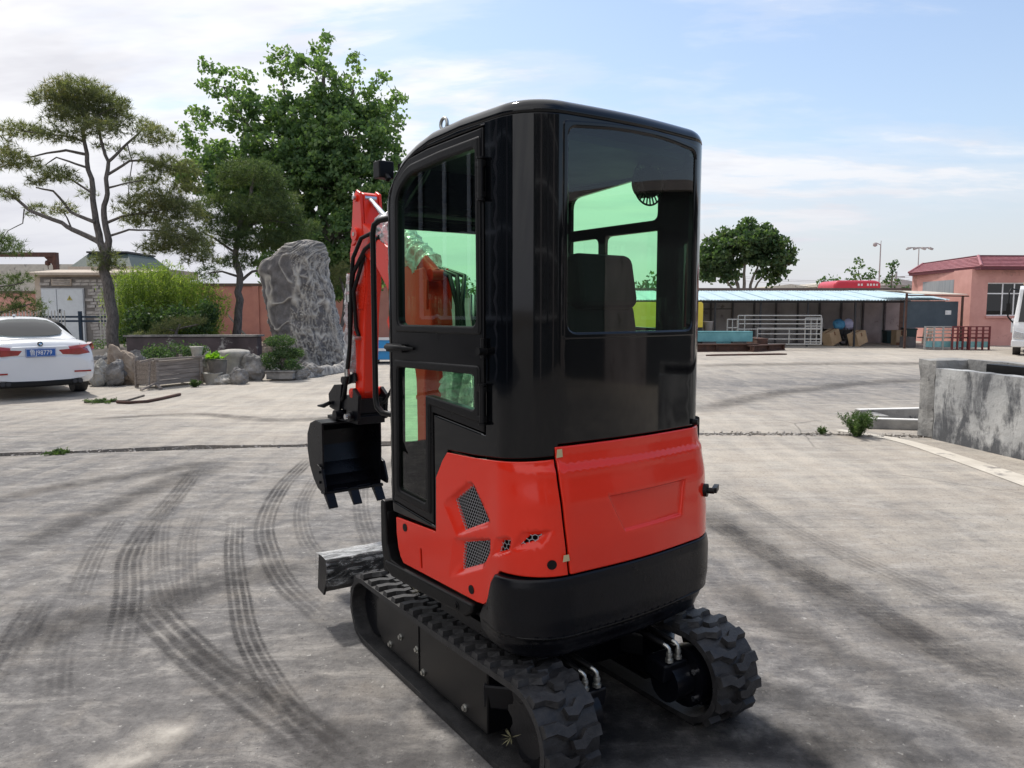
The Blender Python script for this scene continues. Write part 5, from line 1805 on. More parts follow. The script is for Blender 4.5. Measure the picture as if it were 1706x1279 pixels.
# dark shrubs at its foot
sh = tree_root('shrub', Vector((at(245, 560, 25.5).x, 25.5, 0)), 'dark green leafy shrub at the foot of the bamboo behind the pine trunk', 'shrub')
C = np.concatenate([ellips(*px_pad(u, v, ru, rv, 25.5), 90, .2)[0] for (u, v, ru, rv) in ((235, 530, 34, 22), (262, 545, 34, 18), (222, 560, 22, 16), (330, 540, 30, 20), (300, 525, 36, 16), (345, 520, 16, 24))])
V, F = leaf_cloud(clumps(C, 9, .09), .10, .6); rel(np_mesh('foliage', V, F, M['dark_leaf']), sh)
for (pl, lb, Ysh) in (([(292, 584, 44, 16), (262, 590, 26, 12), (325, 586, 22, 10)], 'dark leafy shrub in front of the planter wall above the wooden planter', 19.5), ([(478, 604, 16, 10), (448, 600, 12, 9)], 'small dark plant between the bonsai and the tall rock', 20.0)):
    sh = tree_root('shrub', Vector((at(pl[0][0], 560, Ysh).x, Ysh, 0)), lb, 'shrub')
    C = np.concatenate([ellips(*px_pad(u, v, ru, rv, Ysh), 80, .2)[0] for (u, v, ru, rv) in pl])
    V, F = leaf_cloud(clumps(C, 8, .06), .075, .5); rel(np_mesh('foliage', V, F, M['dark_leaf']), sh)
    m = MB(); m.tube([(0, 0, .1), (.03, 0, .5)], .02, 5); m.build('stem', M['pine_bark'], sh)

# ================================================================== ROCKERY
mat('rock_grey', (0.10, 0.098, 0.098), 0.9, scale=3, col2=(0.34, 0.32, 0.30), bump=0.8, bscale=8, detail=9)
mat('rock_tan', (0.20, 0.15, 0.115), 0.9, scale=2.5, col2=(0.44, 0.36, 0.28), bump=0.7, bscale=8, detail=9)
mat('rock_pale', (0.26, 0.25, 0.22), 0.9, scale=3, col2=(0.52, 0.49, 0.44), bump=0.7, bscale=10, detail=9)


def rock_mesh(seed, sx, sy, sz, rough=.25, sub=4):
    bm = bmesh.new(); bmesh.ops.create_icosphere(bm, subdivisions=sub, radius=1)
    off = Vector((seed * 7.3, seed * 3.1, seed))
    for v in bm.verts:
        p = v.co.normalized()
        q = Vector((round(p.x * 1.4) / 1.4, round(p.y * 1.4) / 1.4, round(p.z * 1.4) / 1.4))
        d = 1 + rough * noise.noise(p * 1.3 + off) * 1.6 + rough * .6 * noise.noise(p * 3.2 + off) + rough * .35 * (1 - 2 * abs(noise.noise(p * 6 + off))) + rough * .15 * noise.noise(p * 14 + off)
        v.co = Vector((p.x * sx, p.y * sy, p.z * sz)) * d
    return bm


def rock(u, vb, w, h, seed, m_, label, lean=0.0, name='rock', group=None, rough=.28):
    Y = max(8, gr(u, vb).y); k = Y / 1281
    p = gr(u, vb)
    bm = rock_mesh(seed, w * k / 2, w * k / 2 * .8, h * k / 2, rough)
    zmin = -h * k * .42
    for v in bm.verts:
        v.co.z = max(v.co.z, zmin); v.co.x += lean * v.co.z
    o = from_bm(bm, name, m_)
    for poly in o.data.polygons: poly.use_smooth = False
    o.location = (p.x, p.y + w * k * .2, -zmin - .02)
    return tag(o, label, 'rock', group)


R_ = [(165, 643, 36, 46, 'rock_pale', 'pale rough rock right behind the white car bumper', 0),
      (188, 643, 34, 42, 'rock_grey', 'low grey rock leaning against the tan boulder from the left', .3),
      (205, 641, 40, 64, 'rock_tan', 'tall tan brown boulder left of the wooden planter', -.35),
      (232, 640, 26, 52, 'rock_grey', 'dark grey rock between the tan boulder and the wooden planter', 0),
      (162, 612, 26, 22, 'rock_grey', 'small grey stone on top of the rockery behind the car', 0),
      (345, 636, 32, 50, 'rock_grey', 'dark grey rock right of the wooden planter below the lettuce', 0),
      (418, 634, 40, 44, 'rock_grey', 'rounded dark grey rock between the cloth covered stump and the potted bonsai', 0),
      (436, 610, 30, 42, 'rock_tan', 'pale tan rock standing above the grey rocks left of the bonsai', .1),
      (498, 632, 30, 24, 'rock_grey', 'small dark stone at the foot of the tall rock right of the bonsai', 0),
      (368, 640, 30, 18, 'rock_pale', 'low pale stone in front of the cloth covered stump', 0),
      (250, 604, 40, 18, 'rock_pale', 'flat pale stone on the rockery behind the wooden planter', 0),
      (218, 600, 34, 18, 'rock_grey', 'flat grey stone at the foot of the tall pine', 0)]
R_ += [(150, 640, 26, 34, 'rock_grey', 'small dark rock at the left end of the rockery beside the car', 0),
       (180, 610, 30, 26, 'rock_pale', 'pale stone perched behind the low grey rock at the left of the rockery', .1),
       (228, 612, 34, 30, 'rock_grey', 'grey ledge stone behind the tan boulder', 0),
       (275, 606, 44, 20, 'rock_grey', 'long flat grey stone above the middle of the wooden planter', 0),
       (312, 606, 30, 20, 'rock_tan', 'tan stone behind the right end of the wooden planter', 0),
       (398, 640, 26, 30, 'rock_grey', 'small grey rock at the right foot of the stump', 0),
       (452, 622, 30, 34, 'rock_grey', 'grey rock half hidden behind the bonsai', 0),
       (512, 628, 40, 26, 'rock_grey', 'dark rounded stone where the ribbed apron begins', 0),
       (340, 612, 34, 26, 'rock_pale', 'pale stone behind the lettuce tub', 0)]
for i, (u, v, w, h, mk, lb, ln) in enumerate(R_): rock(u, v, w, h, i + 1, M[mk], lb, ln)

# tall veined landscape rock
def veined_mat():
    m = bpy.data.materials.new('veined_rock'); m.use_nodes = True
    nt = m.node_tree; b = nt.nodes['Principled BSDF']; L = nt.links.new
    a = nd(nt, 'ShaderNodeAttribute', attribute_name='vein')
    tc = nd(nt, 'ShaderNodeTexCoord'); n = nd(nt, 'ShaderNodeTexNoise', i_Scale=4.0, i_Detail=8.0, i_Roughness=0.7); L(tc.outputs['Object'], n.inputs['Vector'])
    base = ramp(nt, n.outputs[0], [(0.3, (0.060, 0.058, 0.062)), (0.7, (0.18, 0.17, 0.17))])
    f = math_node(nt, 'MULTIPLY', a.outputs['Fac'], ramp(nt, n.outputs[0], [(0.25, 0.5), (0.6, 1.0)]))
    c = mixc(nt, f, base, (0.54, 0.51, 0.46)); L(c, b.inputs['Base Color']); b.inputs['Roughness'].default_value = .85
    bp = nd(nt, 'ShaderNodeBump', i_Strength=0.5, i_Distance=0.05); L(n.outputs[0], bp.inputs['Height']); L(bp.outputs[0], b.inputs['Normal'])
    MATS['veined'] = m


veined_mat()


def ridge(x, y, s=0):
    """worm-like vein lines: 1 on the line, falling to 0"""
    wx = x + .16 * noise.noise(Vector((x * 2.2, y * 1.5, s))) + .05 * noise.noise(Vector((x * 9, y * 6, s + 3)))
    n1 = noise.noise(Vector((wx * 6.0, y * 1.1, s + 9))); n2 = noise.noise(Vector((wx * 13 + 4, y * 2.8, s + 20))); n3 = noise.noise(Vector((wx * 9 - 4, y * 5.5, s + 31)))
    return max(max(0, 1 - abs(n1) * 7), max(0, 1 - abs(n2) * 5.5) * .85, max(0, 1 - abs(n3) * 6) * .6)


def big_rock():
    Y = 22.0; k = Y / 1281
    prof = [(404, 500, 532), (408, 484, 540), (414, 470, 543), (424, 452, 545), (434, 434, 547), (450, 427, 549), (475, 430, 553), (500, 436, 558), (525, 441, 562), (545, 442, 566), (570, 452, 571), (592, 460, 575), (612, 462, 580)]
    NU, NV = 190, 210
    vs = []; vein = []
    zs = []
    for j in range(NV + 1):
        t = j / NV; v = 612 + (404 - 612) * t
        for (a, b_) in zip(prof, prof[1:]):
            if a[0] <= v <= b_[0] + 1e-6:
                w = (v - a[0]) / (b_[0] - a[0]); l = a[1] + (b_[1] - a[1]) * w; r = a[2] + (b_[2] - a[2]) * w
        z = EYE + (515 - v) * k; xl = (l - 853) * k; xr = (r - 853) * k; w_ = xr - xl; dep = min(1.5, w_ * .9) * (.7 + .3 * (1 - t))
        # section: flat dark left face, corner at 45 %, rounded right flank
        cx_r = (496 - 4 * sin(v * .05) - 853) * k; cx_r = min(max(cx_r, xl + .15), xr - .2)
        sec = [(xl, .25 * dep), (xl + (cx_r - xl) * .5, -.20 * dep - .1), (cx_r, -.48 * dep), (cx_r + (xr - cx_r) * .55, -.40 * dep), (xr - .05, -.05 * dep), (xr, .30 * dep), (xr - w_ * .3, .7 * dep), (xl + w_ * .3, .7 * dep)]
        sec = round_poly(sec, .16, 4)
        ds = dens_poly(sec, 10)  # keep
        L_ = [0]
        for i in range(len(sec)): L_.append(L_[-1] + math.dist(sec[i], sec[(i + 1) % len(sec)]))
        for i in range(NU):
            d = L_[-1] * i / NU; q = 0
            while L_[q + 1] < d: q += 1
            ww = (d - L_[q]) / (L_[q + 1] - L_[q] + 1e-9); a = sec[q]; b_ = sec[(q + 1) % len(sec)]
            x = a[0] + (b_[0] - a[0]) * ww; y = a[1] + (b_[1] - a[1]) * ww
            tx, ty = b_[0] - a[0], b_[1] - a[1]; ll = hypot(tx, ty) + 1e-9
            nx, ny = ty / ll, -tx / ll
            right = smooth01((x - cx_r + .05) / .14) if y < .2 * dep else 1
            top_ = smooth01((t - .86) / .07)
            lowl = smooth01((.30 - t) / .12)
            if top_ > right: u_, v_ = z * 3.0, d * .55
            else: u_, v_ = d, z
            rv = ridge(u_, v_, 0) * max(right, top_, lowl * .8)
            rv = max(rv, .9 * max(0, 1 - abs(noise.noise(Vector((x * 1.6, z * 1.6, 40)))) * 14) * (1 - right))
            g_ = .10 * noise.noise(Vector((x * 2, y * 2, z * 1.5))) + .05 * noise.noise(Vector((x * 6, y * 6, z * 5)))
            dd = g_ + rv * .055 - .02
            vs.append((x + nx * dd, Y + y + ny * dd, z + .05 * noise.noise(Vector((x * 3, y * 3, 5))) * (1 if j else 0))); vein.append(rv)
    fs = [(j * NU + i, j * NU + (i + 1) % NU, (j + 1) * NU + (i + 1) % NU, (j + 1) * NU + i) for j in range(NV) for i in range(NU)]
    # cap
    c = len(vs); last = vs[-NU:]
    vs.append((sum(p[0] for p in last) / NU, sum(p[1] for p in last) / NU, last[0][2] + .04)); vein.append(.5)
    F3 = [(NV * NU + i, NV * NU + (i + 1) % NU, c) for i in range(NU)]
    me = bpy.data.meshes.new('landscape_rock'); me.from_pydata(vs, [], fs + F3); me.materials.append(M['veined'])
    a = me.attributes.new('vein', 'FLOAT', 'POINT'); a.data.foreach_set('value', np.array(vein, dtype=np.float32))
    me.polygons.foreach_set('use_smooth', [True] * len(me.polygons))
    bm = bmesh.new(); bm.from_mesh(me); bmesh.ops.recalc_face_normals(bm, faces=bm.faces); bm.to_mesh(me); bm.free()
    o = link_mesh('landscape_rock', me)
    tag(o, 'tall standing grey landscape rock with white vertical veins left of the excavator arm', 'rock')
    # ribbed apron at its foot
    vs = []; vein = []; NX, NY = 110, 40
    for j in range(NY + 1):
        for i in range(NX + 1):
            s = i / NX; t = j / NY
            u = 505 + (600 - 505) * s; vb = 632 - 16 * s
            p = gr(u, vb); p2 = p + Vector((0, 1.5, 0)); q = p.lerp(p2, t)
            h = (.34 * sin(pi * min(1, t * 1.25)) ** .7) * (sin(pi * min(1, max(0, s * .93 + .05))) ** .5) if t < .8 else .34 * .55
            h *= (.75 + .5 * noise.noise(q * 1.2)); rv = ridge(s * 1.3 + t * .6, t * .9, 3)
            vs.append((q.x, q.y, max(-.02, h + rv * .04 - .015))); vein.append(rv)
    fs = [(j * (NX + 1) + i, j * (NX + 1) + i + 1, (j + 1) * (NX + 1) + i + 1, (j + 1) * (NX + 1) + i) for j in range(NY) for i in range(NX)]
    me = bpy.data.meshes.new('rock_apron'); me.from_pydata(vs, [], fs); me.materials.append(M['veined'])
    a = me.attributes.new('vein', 'FLOAT', 'POINT'); a.data.foreach_set('value', np.array(vein, dtype=np.float32))
    me.polygons.foreach_set('use_smooth', [True] * len(me.polygons))
    o = link_mesh('base_rock', me); tag(o, 'low ribbed pale rock spreading on the ground at the foot of the tall veined rock', 'rock')


big_rock()

# planter wall of dark stone with pale stained patch
mat('dark_marble', (0.035, 0.026, 0.032), 0.35, scale=1.4, col2=(0.10, 0.075, 0.085), spot=((0.40, 0.39, 0.38), 1.1, 0.60), detail=8)
m = MB(); a = at(215, 560, 21.5); b = at(432, 555, 20.6)
m.bar((a.x, a.y, .40), (b.x, b.y, .44), .25, .86); PWL = m.build('planter_wall', M['dark_marble'], bevel=.02)
tag(PWL, 'dark purple stone planter wall with a pale stained patch behind the rockery', 'wall')
m = MB(); m.bar((a.x - .05, a.y, .86), (b.x + .05, b.y, .90), .34, .05); m.build('coping', M['rock_grey'], PWL)
# soil of the garden behind
bm = bmesh.new(); bmesh.ops.create_grid(bm, x_segments=50, y_segments=30, size=.5)
for v in bm.verts:
    q = Vector((-12.2 + v.co.x * 14.5, 24.6 + v.co.y * 9.0, 0))
    e = min(1, (0.5 - abs(v.co.x)) * 6, (0.5 - abs(v.co.y)) * 6)
    q.z = (.35 + .25 * noise.noise(q * .6)) * smooth01(e); v.co = q
tag(from_bm(bm, 'soil', M['dirt'], None, True), kind='structure')

# ground plants in the bed
C = []
for k in range(260):
    q = Vector((random.uniform(-17.5, -6.2), random.uniform(21.8, 28), .42)); C.append(q)
V, F = leaf_cloud(clumps(np.array(C), 10, .10, .7), .11, .35); o = np_mesh('ground_cover', V, F, M['dark_leaf']); tag(o, kind='stuff')

# wooden planter box
mat('old_wood', (0.17, 0.14, 0.12), 0.85, scale=5, col2=(0.36, 0.31, 0.27), bump=0.5, bscale=20, streak=(.6, 6, 6), detail=8)
pL = gr(262, 647); pR = gr(336, 639)
ang = atan2(pR.y - pL.y, pR.x - pL.x)
WB = empty('wooden_planter', pL, ang, 'weathered grey wooden planter box with horizontal planks in front of the rocks', 'planter')
W_ = (pR - pL).length; Hh = .56; Dd = .62
for k in range(5):
    m = MB(); m.span((.03, -.012 + .004 * (k % 2), .07 + k * .098), (W_ - .03, .012, .07 + k * .098 + .093)); m.build('plank', M['old_wood'], WB, bevel=.003)
    m = MB(); m.span((-.012, .03, .07 + k * .098), (.012, Dd, .07 + k * .098 + .093)); m.build('plank', M['old_wood'], WB)
    m = MB(); m.span((W_ - .012, .03, .07 + k * .098), (W_ + .012, Dd, .07 + k * .098 + .093)); m.build('plank', M['old_wood'], WB)
for x, y in ((0, 0), (W_ - .02, 0), (0, Dd), (W_, Dd)):
    m = MB(); m.span((x - .035, y - .035, 0), (x + .035, y + .01, .62)); m.build('post', M['old_wood'], WB, bevel=.004)
m = MB(); m.span((-.06, -.06, .57), (W_ + .06, -.01, .61)); m.build('top_rail', M['old_wood'], WB, bevel=.004)
m = MB(); m.span((.02, .02, .3), (W_ - .02, Dd - .02, .54)); m.build('soil', M['dirt'], WB)
m = MB(); m.bar((-.15, -.3, .03), (-.02, .05, .10), .05, .03); m.bar((-.55, -.22, .03), (-.02, .0, .12), .05, .03); m.build('loose_plank', M['old_wood'], WB)
m = MB(); m.bar((-.22, .0, .02), (-.10, .05, .60), .04, .04); m.bar((-.30, .1, .55), (.0, .04, .60), .04, .04); m.build('side_prop', M['old_wood'], WB)
# paper-wrapped pot on it
c = pL + Vector((cos(ang), sin(ang), 0)) * (W_ * .78) + Vector((0, .3, .54))
m = MB(); m.lathe([(.09, 0), (.13, .22), (.15, .26), (.12, .25), (.0, .2)], c, 10); tag(m.build('plant_pot', M['rock_pale']), 'small cream coloured pot standing on the right end of the wooden planter', 'pot')

# covered stump, lettuce tub, bonsai
p = gr(383, 634)
m = MB(); prof = [(.30, 0), (.31, .1), (.27, .3), (.30, .50), (.36, .60), (.33, .66), (.15, .69), (0, .69)]
vs = []; K = 40; fs = []
for i, (r_, z) in enumerate(prof):
    for k in range(K):
        a = 2 * pi * k / K; rr2 = r_ * (1 + .13 * noise.noise(Vector((cos(a) * 2.6, sin(a) * 2.6, z * 2))) + .07 * noise.noise(Vector((a * 6, z * 1.2, 3)))) if r_ > .2 else r_
        vs.append((p.x + rr2 * cos(a), p.y + .35 + rr2 * sin(a), z))
for i in range(len(prof) - 1):
    for k in range(K): fs.append((i * K + k, i * K + (k + 1) % K, (i + 1) * K + (k + 1) % K, (i + 1) * K + k))
m.add(vs, fs, True)
tag(m.build('stump', M['rock_pale']), 'pale stump like stone seat with a flat top beside the lettuce plants', 'stump')
for (u, v, lb) in ((352, 640, 'white tub of bright green lettuce beside the wooden planter'),):
    p = gr(u, v); t = empty('lettuce_tub', p, 0, lb, 'plant')
    m = MB(); m.lathe([(.15, 0), (.20, .22), (.22, .24), (.19, .235), (0, .2)], (0, .1, 0), 14); m.build('tub', M['rock_pale'], t)
    vs = []; fs = []
    for k in range(34):
        a = random.uniform(0, 6.28); e = random.uniform(.3, 1.2); d = Vector((cos(a) * cos(e), sin(a) * cos(e), sin(e))); s_ = Vector((-sin(a), cos(a), 0)) * random.uniform(.05, .09)
        c = Vector((random.uniform(-.22, .16), .35, .52)) + Vector((0, random.uniform(-.1, .1), 0)); L_ = random.uniform(.16, .28); k0 = len(vs)
        vs += [c, c + d * L_ * .5 + s_, c + d * L_ + Vector((0, 0, -.05)), c + d * L_ * .5 - s_, c + d * L_ * .55 + Vector((0, 0, -.02))]
        fs += [(k0, k0 + 1, k0 + 4), (k0, k0 + 4, k0 + 3), (k0 + 1, k0 + 2, k0 + 4), (k0 + 4, k0 + 2, k0 + 3)]
    m = MB(); m.add(vs, fs); m.build('leaves', M['lettuce'], t)
    m = MB(); m.lathe([(.16, 0), (.22, .5), (0, .5)], (0, .38, 0), 12); m.build('soil_mound', M['dirt'], t)
p = gr(470, 633); t = empty('bonsai', p, 0, 'potted bonsai with two rounded dark green pads in front of the tall rock', 'bonsai')
m = MB(); m.prism([(-.30, -.2), (.30, -.2), (.30, .2), (-.30, .2)], 'z', .03, .20); m.span((-.33, -.23, .19), (.33, .23, .23)); m.build('pot', M['rock_grey'], t, bevel=.02)
m = MB(); m.tube([(0, 0, .2), (.04, 0, .38), (-.02, .0, .55), (.03, 0, .75)], [.05, .04, .03, .02], 7); m.tube([(.02, 0, .45), (.18, 0, .55)], [.03, .015], 6); m.tube([(.0, 0, .4), (-.2, 0, .36)], [.03, .015], 6); m.build('trunk', M['pine_bark'], t)
C = np.concatenate([ellips(c, r, n_, .5)[0] for c, r, n_ in (((-.02, 0, .88), (.34, .26, .13), 260), ((.12, 0, .62), (.32, .24, .11), 200), ((.30, .05, .60), (.20, .18, .10), 110), ((-.25, 0, .36), (.30, .2, .12), 160), ((-.22, 0, .52), (.22, .2, .10), 100), ((.2, 0, .30), (.25, .2, .08), 90))])
V, F = leaf_cloud(clumps(C, 7, .03), .045, .5); np_mesh('foliage', V, F, M['dark_leaf'], t)

# weeds by the ramp wall
def weed(loc, h, n, spread, label, seed):
    random.seed(seed)
    t = empty('weed', loc, 0, label, 'weed'); m = MB(); C = []
    for k in range(n):
        a = random.uniform(0, 6.28); L_ = h * random.uniform(.5, 1.0); sp = spread * random.uniform(.2, 1.0)
        p0 = Vector((random.gauss(0, .02), random.gauss(0, .02), 0)); p2 = p0 + Vector((cos(a) * sp, sin(a) * sp, L_)); p1 = p0.lerp(p2, .5) + Vector((0, 0, L_ * .18))
        m.tube([p0, p1, p2], [.004, .003, .0015], 4, False)
        for q in np.linspace(.2, 1, 12):
            w_ = (p0 * (1 - q) ** 2 + p1 * 2 * q * (1 - q) + p2 * q * q); C.append((w_.x, w_.y, w_.z))
    tag(m.build('stems', M['weed_leaf'], t), kind='stuff')
    V, F = leaf_cloud(clumps(np.array(C), 6, .016), .042, .24, .2); np_mesh('foliage', V, F, M['weed_leaf'], t)


weed(gr(1427, 727), .32, 40, .25, 'bushy green weed growing from the joint beside the concrete blocks', 5)
weed(gr(1371, 724), .10, 4, .03, 'single thin weed sprout in the joint left of the bushy weed', 6)
weed(gr(90, 757), .035, 8, .14, 'flat tuft of weed in the joint at the left edge of the yard', 7)
weed(gr(170, 671), .06, 14, .30, 'low weed patch on the ground right of the white car', 8)
weed(gr(325, 645), .16, 16, .12, 'small weed at the right foot of the wooden planter', 9)
random.seed(99)

# ================================================================== BUILDINGS AND YARD OBJECTS
mat('pink_wall', (0.50, 0.22, 0.19), 0.9, scale=1.5, col2=(0.60, 0.28, 0.23), bump=0.15, bscale=30)
mat('salmon_wall', (0.55, 0.27, 0.235), 0.9, scale=1.2, col2=(0.66, 0.35, 0.305), bump=0.1, bscale=30, spot=((0.46, 0.24, 0.21), .8, .58))
mat('coping_brown', (0.10, 0.07, 0.06), 0.8, col2=(0.16, 0.11, 0.09))
mat('roof_red', (0.26, 0.085, 0.10), 0.6, scale=5, col2=(0.38, 0.15, 0.17))
mat('roof_dark_red', (0.12, 0.025, 0.035), 0.6)
mat('stone_block', (0.28, 0.26, 0.25), 0.9, scale=7, col2=(0.52, 0.49, 0.47), bump=0.6, bscale=25)
mat('mortar', (0.20, 0.185, 0.175), 0.95)
mat('tan_render', (0.42, 0.35, 0.29), 0.9, col2=(0.52, 0.45, 0.38))
mat('door_white', (0.58, 0.62, 0.66), 0.5, var=0.05)
mat('fence_blue', (0.02, 0.045, 0.085), 0.5)
mat('fence_white', (0.62, 0.61, 0.60), 0.5)
mat('warn_yellow', (0.40, 0.36, 0.10), 0.6)
mat('ink', (0.03, 0.03, 0.03), 0.6)
mat('dark_green', (0.035, 0.060, 0.055), 0.6)
mat('roof_blue', (0.30, 0.44, 0.52), 0.6, scale=1.6, col2=(0.46, 0.58, 0.64), spot=((0.24, 0.29, 0.33), 1.3, 0.60))
mat('shed_panel', (0.33, 0.30, 0.30), 0.85, scale=1.4, col2=(0.48, 0.44, 0.44), bump=0.1, spot=((0.22, 0.19, 0.18), 1.6, 0.6))
mat('shed_dark', (0.09, 0.085, 0.09), 0.85, col2=(0.14, 0.13, 0.14))
mat('tarp', (0.045, 0.065, 0.085), 0.6, scale=1.2, col2=(0.075, 0.10, 0.125), bump=0.3, bscale=4)
mat('galv', (0.34, 0.34, 0.34), 0.5, metal=0.4, scale=20, col2=(0.46, 0.46, 0.45))
mat('teal_steel', (0.10, 0.30, 0.34), 0.55, scale=3, col2=(0.17, 0.42, 0.46), spot=((0.12, 0.07, 0.05), 4.0, 0.66))
mat('rust', (0.055, 0.028, 0.022), 0.8, scale=6, col2=(0.12, 0.06, 0.045), bump=0.2)
mat('yellow_paint', (0.72, 0.52, 0.05), 0.45, scale=2, col2=(0.80, 0.60, 0.08))
mat('card', (0.42, 0.30, 0.19), 0.85, scale=3, col2=(0.54, 0.40, 0.27))
mat('card_dark', (0.20, 0.09, 0.05), 0.85)
mat('steel_dark', (0.03, 0.03, 0.035), 0.6)
mat('bench_red', (0.15, 0.03, 0.035), 0.6)
mat('bench_teal', (0.20, 0.42, 0.46), 0.6)
mat('white_paint', (0.74, 0.75, 0.77), 0.22, var=0.02, coat=0.7, scale=2)
mat('tail_red', (0.28, 0.008, 0.012), 0.15, coat=0.8, var=0.3)
mat('plate_blue', (0.015, 0.10, 0.38), 0.35)
mat('white_print', (0.80, 0.80, 0.80), 0.5)
mat('blue_paint', (0.03, 0.28, 0.62), 0.35, var=0.05)
mat('blue_cloth', (0.05, 0.20, 0.42), 0.7, col2=(0.10, 0.34, 0.55))
mat('lilac_cloth', (0.38, 0.38, 0.62), 0.6, col2=(0.60, 0.60, 0.78))
mat('bin_green', (0.015, 0.05, 0.055), 0.5)
mat('coach_red', (0.62, 0.05, 0.08), 0.35, var=0.04)
mat('curtain', (0.22, 0.25, 0.27), 0.6, scale=2, streak=(8, 8, .5), col2=(0.36, 0.38, 0.40))
mat('hall_wall', (0.070, 0.078, 0.085), 0.8, col2=(0.10, 0.11, 0.12), scale=.6)
mat('pane_dark', (0.02, 0.025, 0.028), 0.1)


class Face:
    """local frame for a facade: origin o, x runs along the wall, y away from the viewer"""
    def __init__(s, name, a, b, **kw):
        a = Vector((a.x, a.y, 0)); b = Vector((b.x, b.y, 0))
        s.L = (b - a).length; s.a = a
        s.e = empty(name, a, atan2(b.y - a.y, b.x - a.x), **kw)


def gy(u, Y): return Vector((at(u, 515, Y).x, Y, 0))


# ---- utility house
F_ = Face('utility_house', gy(58, 33.0), gy(245, 33.0), label='small grey stone block utility house with white double doors behind the fence', cat='building')
k_ = 33.0 / 1281
E_ = F_.e
X = lambda u: (u - 58) * k_
Z = lambda v: EYE + (515 - v) * k_
m = MB(); m.span((0, .10, 0), (F_.L, 4.5, Z(459))); m.build('wall', M['tan_render'], E_)
m = MB(); m.span((-.12, -.30, Z(459)), (F_.L + .3, 4.8, Z(455))); m.prism([(-.30, Z(455)), (4.8, Z(455)), (4.8, Z(446)), (2.0, Z(446))], 'x', -.12, F_.L + .3); m.build('roof', M['tan_render'], E_)
m = MB(); m.span((X(68), .06, 0), (X(245), .098, Z(462))); m.build('mortar_bed', M['mortar'], E_)
blk = {}
row = 0
z = .04
bh = .135
while z + bh < Z(463):
    x = X(68) + (.0 if row % 2 else .16)
    zc_ = z + bh / 2
    if row % 2 == 0:
        pass
    while x < X(243):
        w_ = .34 * random.uniform(.85, 1.2)
        a_, b_ = x + .012, min(x + w_ - .012, X(245))
        in_door = a_ < X(141) + .02 and b_ > X(70) and z < Z(480) + .05
        in_vent = a_ < X(122) and b_ > X(88) and z + bh > Z(477) and z < Z(464)
        if not in_door and not in_vent and b_ - a_ > .06:
            key = round(w_ * 14)
            if key not in blk:
                q = MB(); q.box((0, 0, 0), (key / 14 - .024, .05, bh - .022)); blk[key] = q.mesh('stone_block', M['stone_block'])
            o = link_mesh('stone_block', blk[key], E_); o.location = ((a_ + b_) / 2, .05 - random.uniform(0, .015), zc_); o.rotation_euler = (random.uniform(-.04, .04), random.uniform(-.02, .02), random.uniform(-.05, .05))
        x += w_
    z += bh; row += 1
m = MB(); m.span((X(69.5), .0, 0), (X(141), .06, Z(480))); DF = m.build('door_frame', M['mesh_grey'], E_)
for a_, b_ in ((71, 95.5), (96.5, 139.5)):
    m = MB(); m.span((X(a_), -.035, .02), (X(b_), .02, Z(482))); D_ = m.build('door', M['door_white'], E_, bevel=.01)
    if b_ > 100:
        m = MB(); m.span((X(99), -.06, Z(521)), (X(102), -.034, Z(515))); m.build('handle', M['steel_dark'], D_)
    ctr = (X(117.5), Z(497)) if b_ > 100 else (X(84), Z(532))
    r_ = .12
    m = MB(); m.prism([(ctr[0] - r_, ctr[1] - r_ * .7), (ctr[0] + r_, ctr[1] - r_ * .7), (ctr[0], ctr[1] + r_)], 'y', -.045, -.036); m.build('warning_triangle', M['warn_yellow' if b_ > 100 else 'ink'], D_)
    m = MB(); m.prism([(ctr[0] - .01, ctr[1] - .05), (ctr[0] + .03, ctr[1] + .01), (ctr[0], ctr[1]), (ctr[0] + .015, ctr[1] + .06), (ctr[0] - .03, ctr[1] - .005), (ctr[0], ctr[1])], 'y', -.049, -.046); m.build('bolt_symbol', M['ink' if b_ > 100 else 'warn_yellow'], D_)
m = MB(); m.span((X(88), -.01, Z(476)), (X(121), .06, Z(465)))
m.build('vent_frame', M['tan_render'], E_)
for q in range(4):
    m = MB(); m.box((X(104.5), -.02, Z(474) + q * .07), (X(119) - X(90), .04, .035), Matrix.Rotation(radians(25), 3, 'X')); m.build('louvre', M['stone_block'], E_)
# brick boundary wall left of it and hanging eaves
m = MB(); a = gy(-260, 35); b = gy(72, 35); m.bar((a.x, 35, 1.15), (b.x, 35, 1.15), .24, 2.3); WL = m.build('boundary_wall', M['salmon_wall']); tag(WL, 'orange pink boundary wall behind the fence at the left edge', 'wall')
m = MB(); m.bar((a.x, 35, 2.36), (b.x, 35, 2.36), .36, .12); m.build('coping', M['coping_brown'], WL)

# ---- mansard roofed building behind
Yb = 52.0; kb = Yb / 1281
m = MB(); x0, x1 = at(120, 500, Yb).x, at(222, 500, Yb).x
B_ = empty('hip_roof_building', (x0, Yb, 0), 0, 'distant building with dark green mansard roof behind the utility house', 'building')
W = x1 - x0
m.span((0.3, .3, 0), (W - .3, 6, 1.6 + 70 * kb)); m.build('wall', M['tan_render'], B_)
zb, ztp = EYE + (515 - 445) * kb, EYE + (515 - 421) * kb
m = MB()
vs = [(0, 0, zb), (W, 0, zb), (W, 6.3, zb), (0, 6.3, zb), (W * .16, 1.2, ztp), (W * .80, 1.2, ztp), (W * .80, 5, ztp), (W * .16, 5, ztp)]
m.add(vs, [(0, 1, 5, 4), (1, 2, 6, 5), (2, 3, 7, 6), (3, 0, 4, 7), (4, 5, 6, 7), (3, 2, 1, 0)]); RF_ = m.build('roof', M['dark_green'], B_)
m = MB(); m.span((W * .14, 1.0, ztp), (W * .82, 5.2, ztp + .12)); m.build('roof_cap', M['steel_dark'], B_)
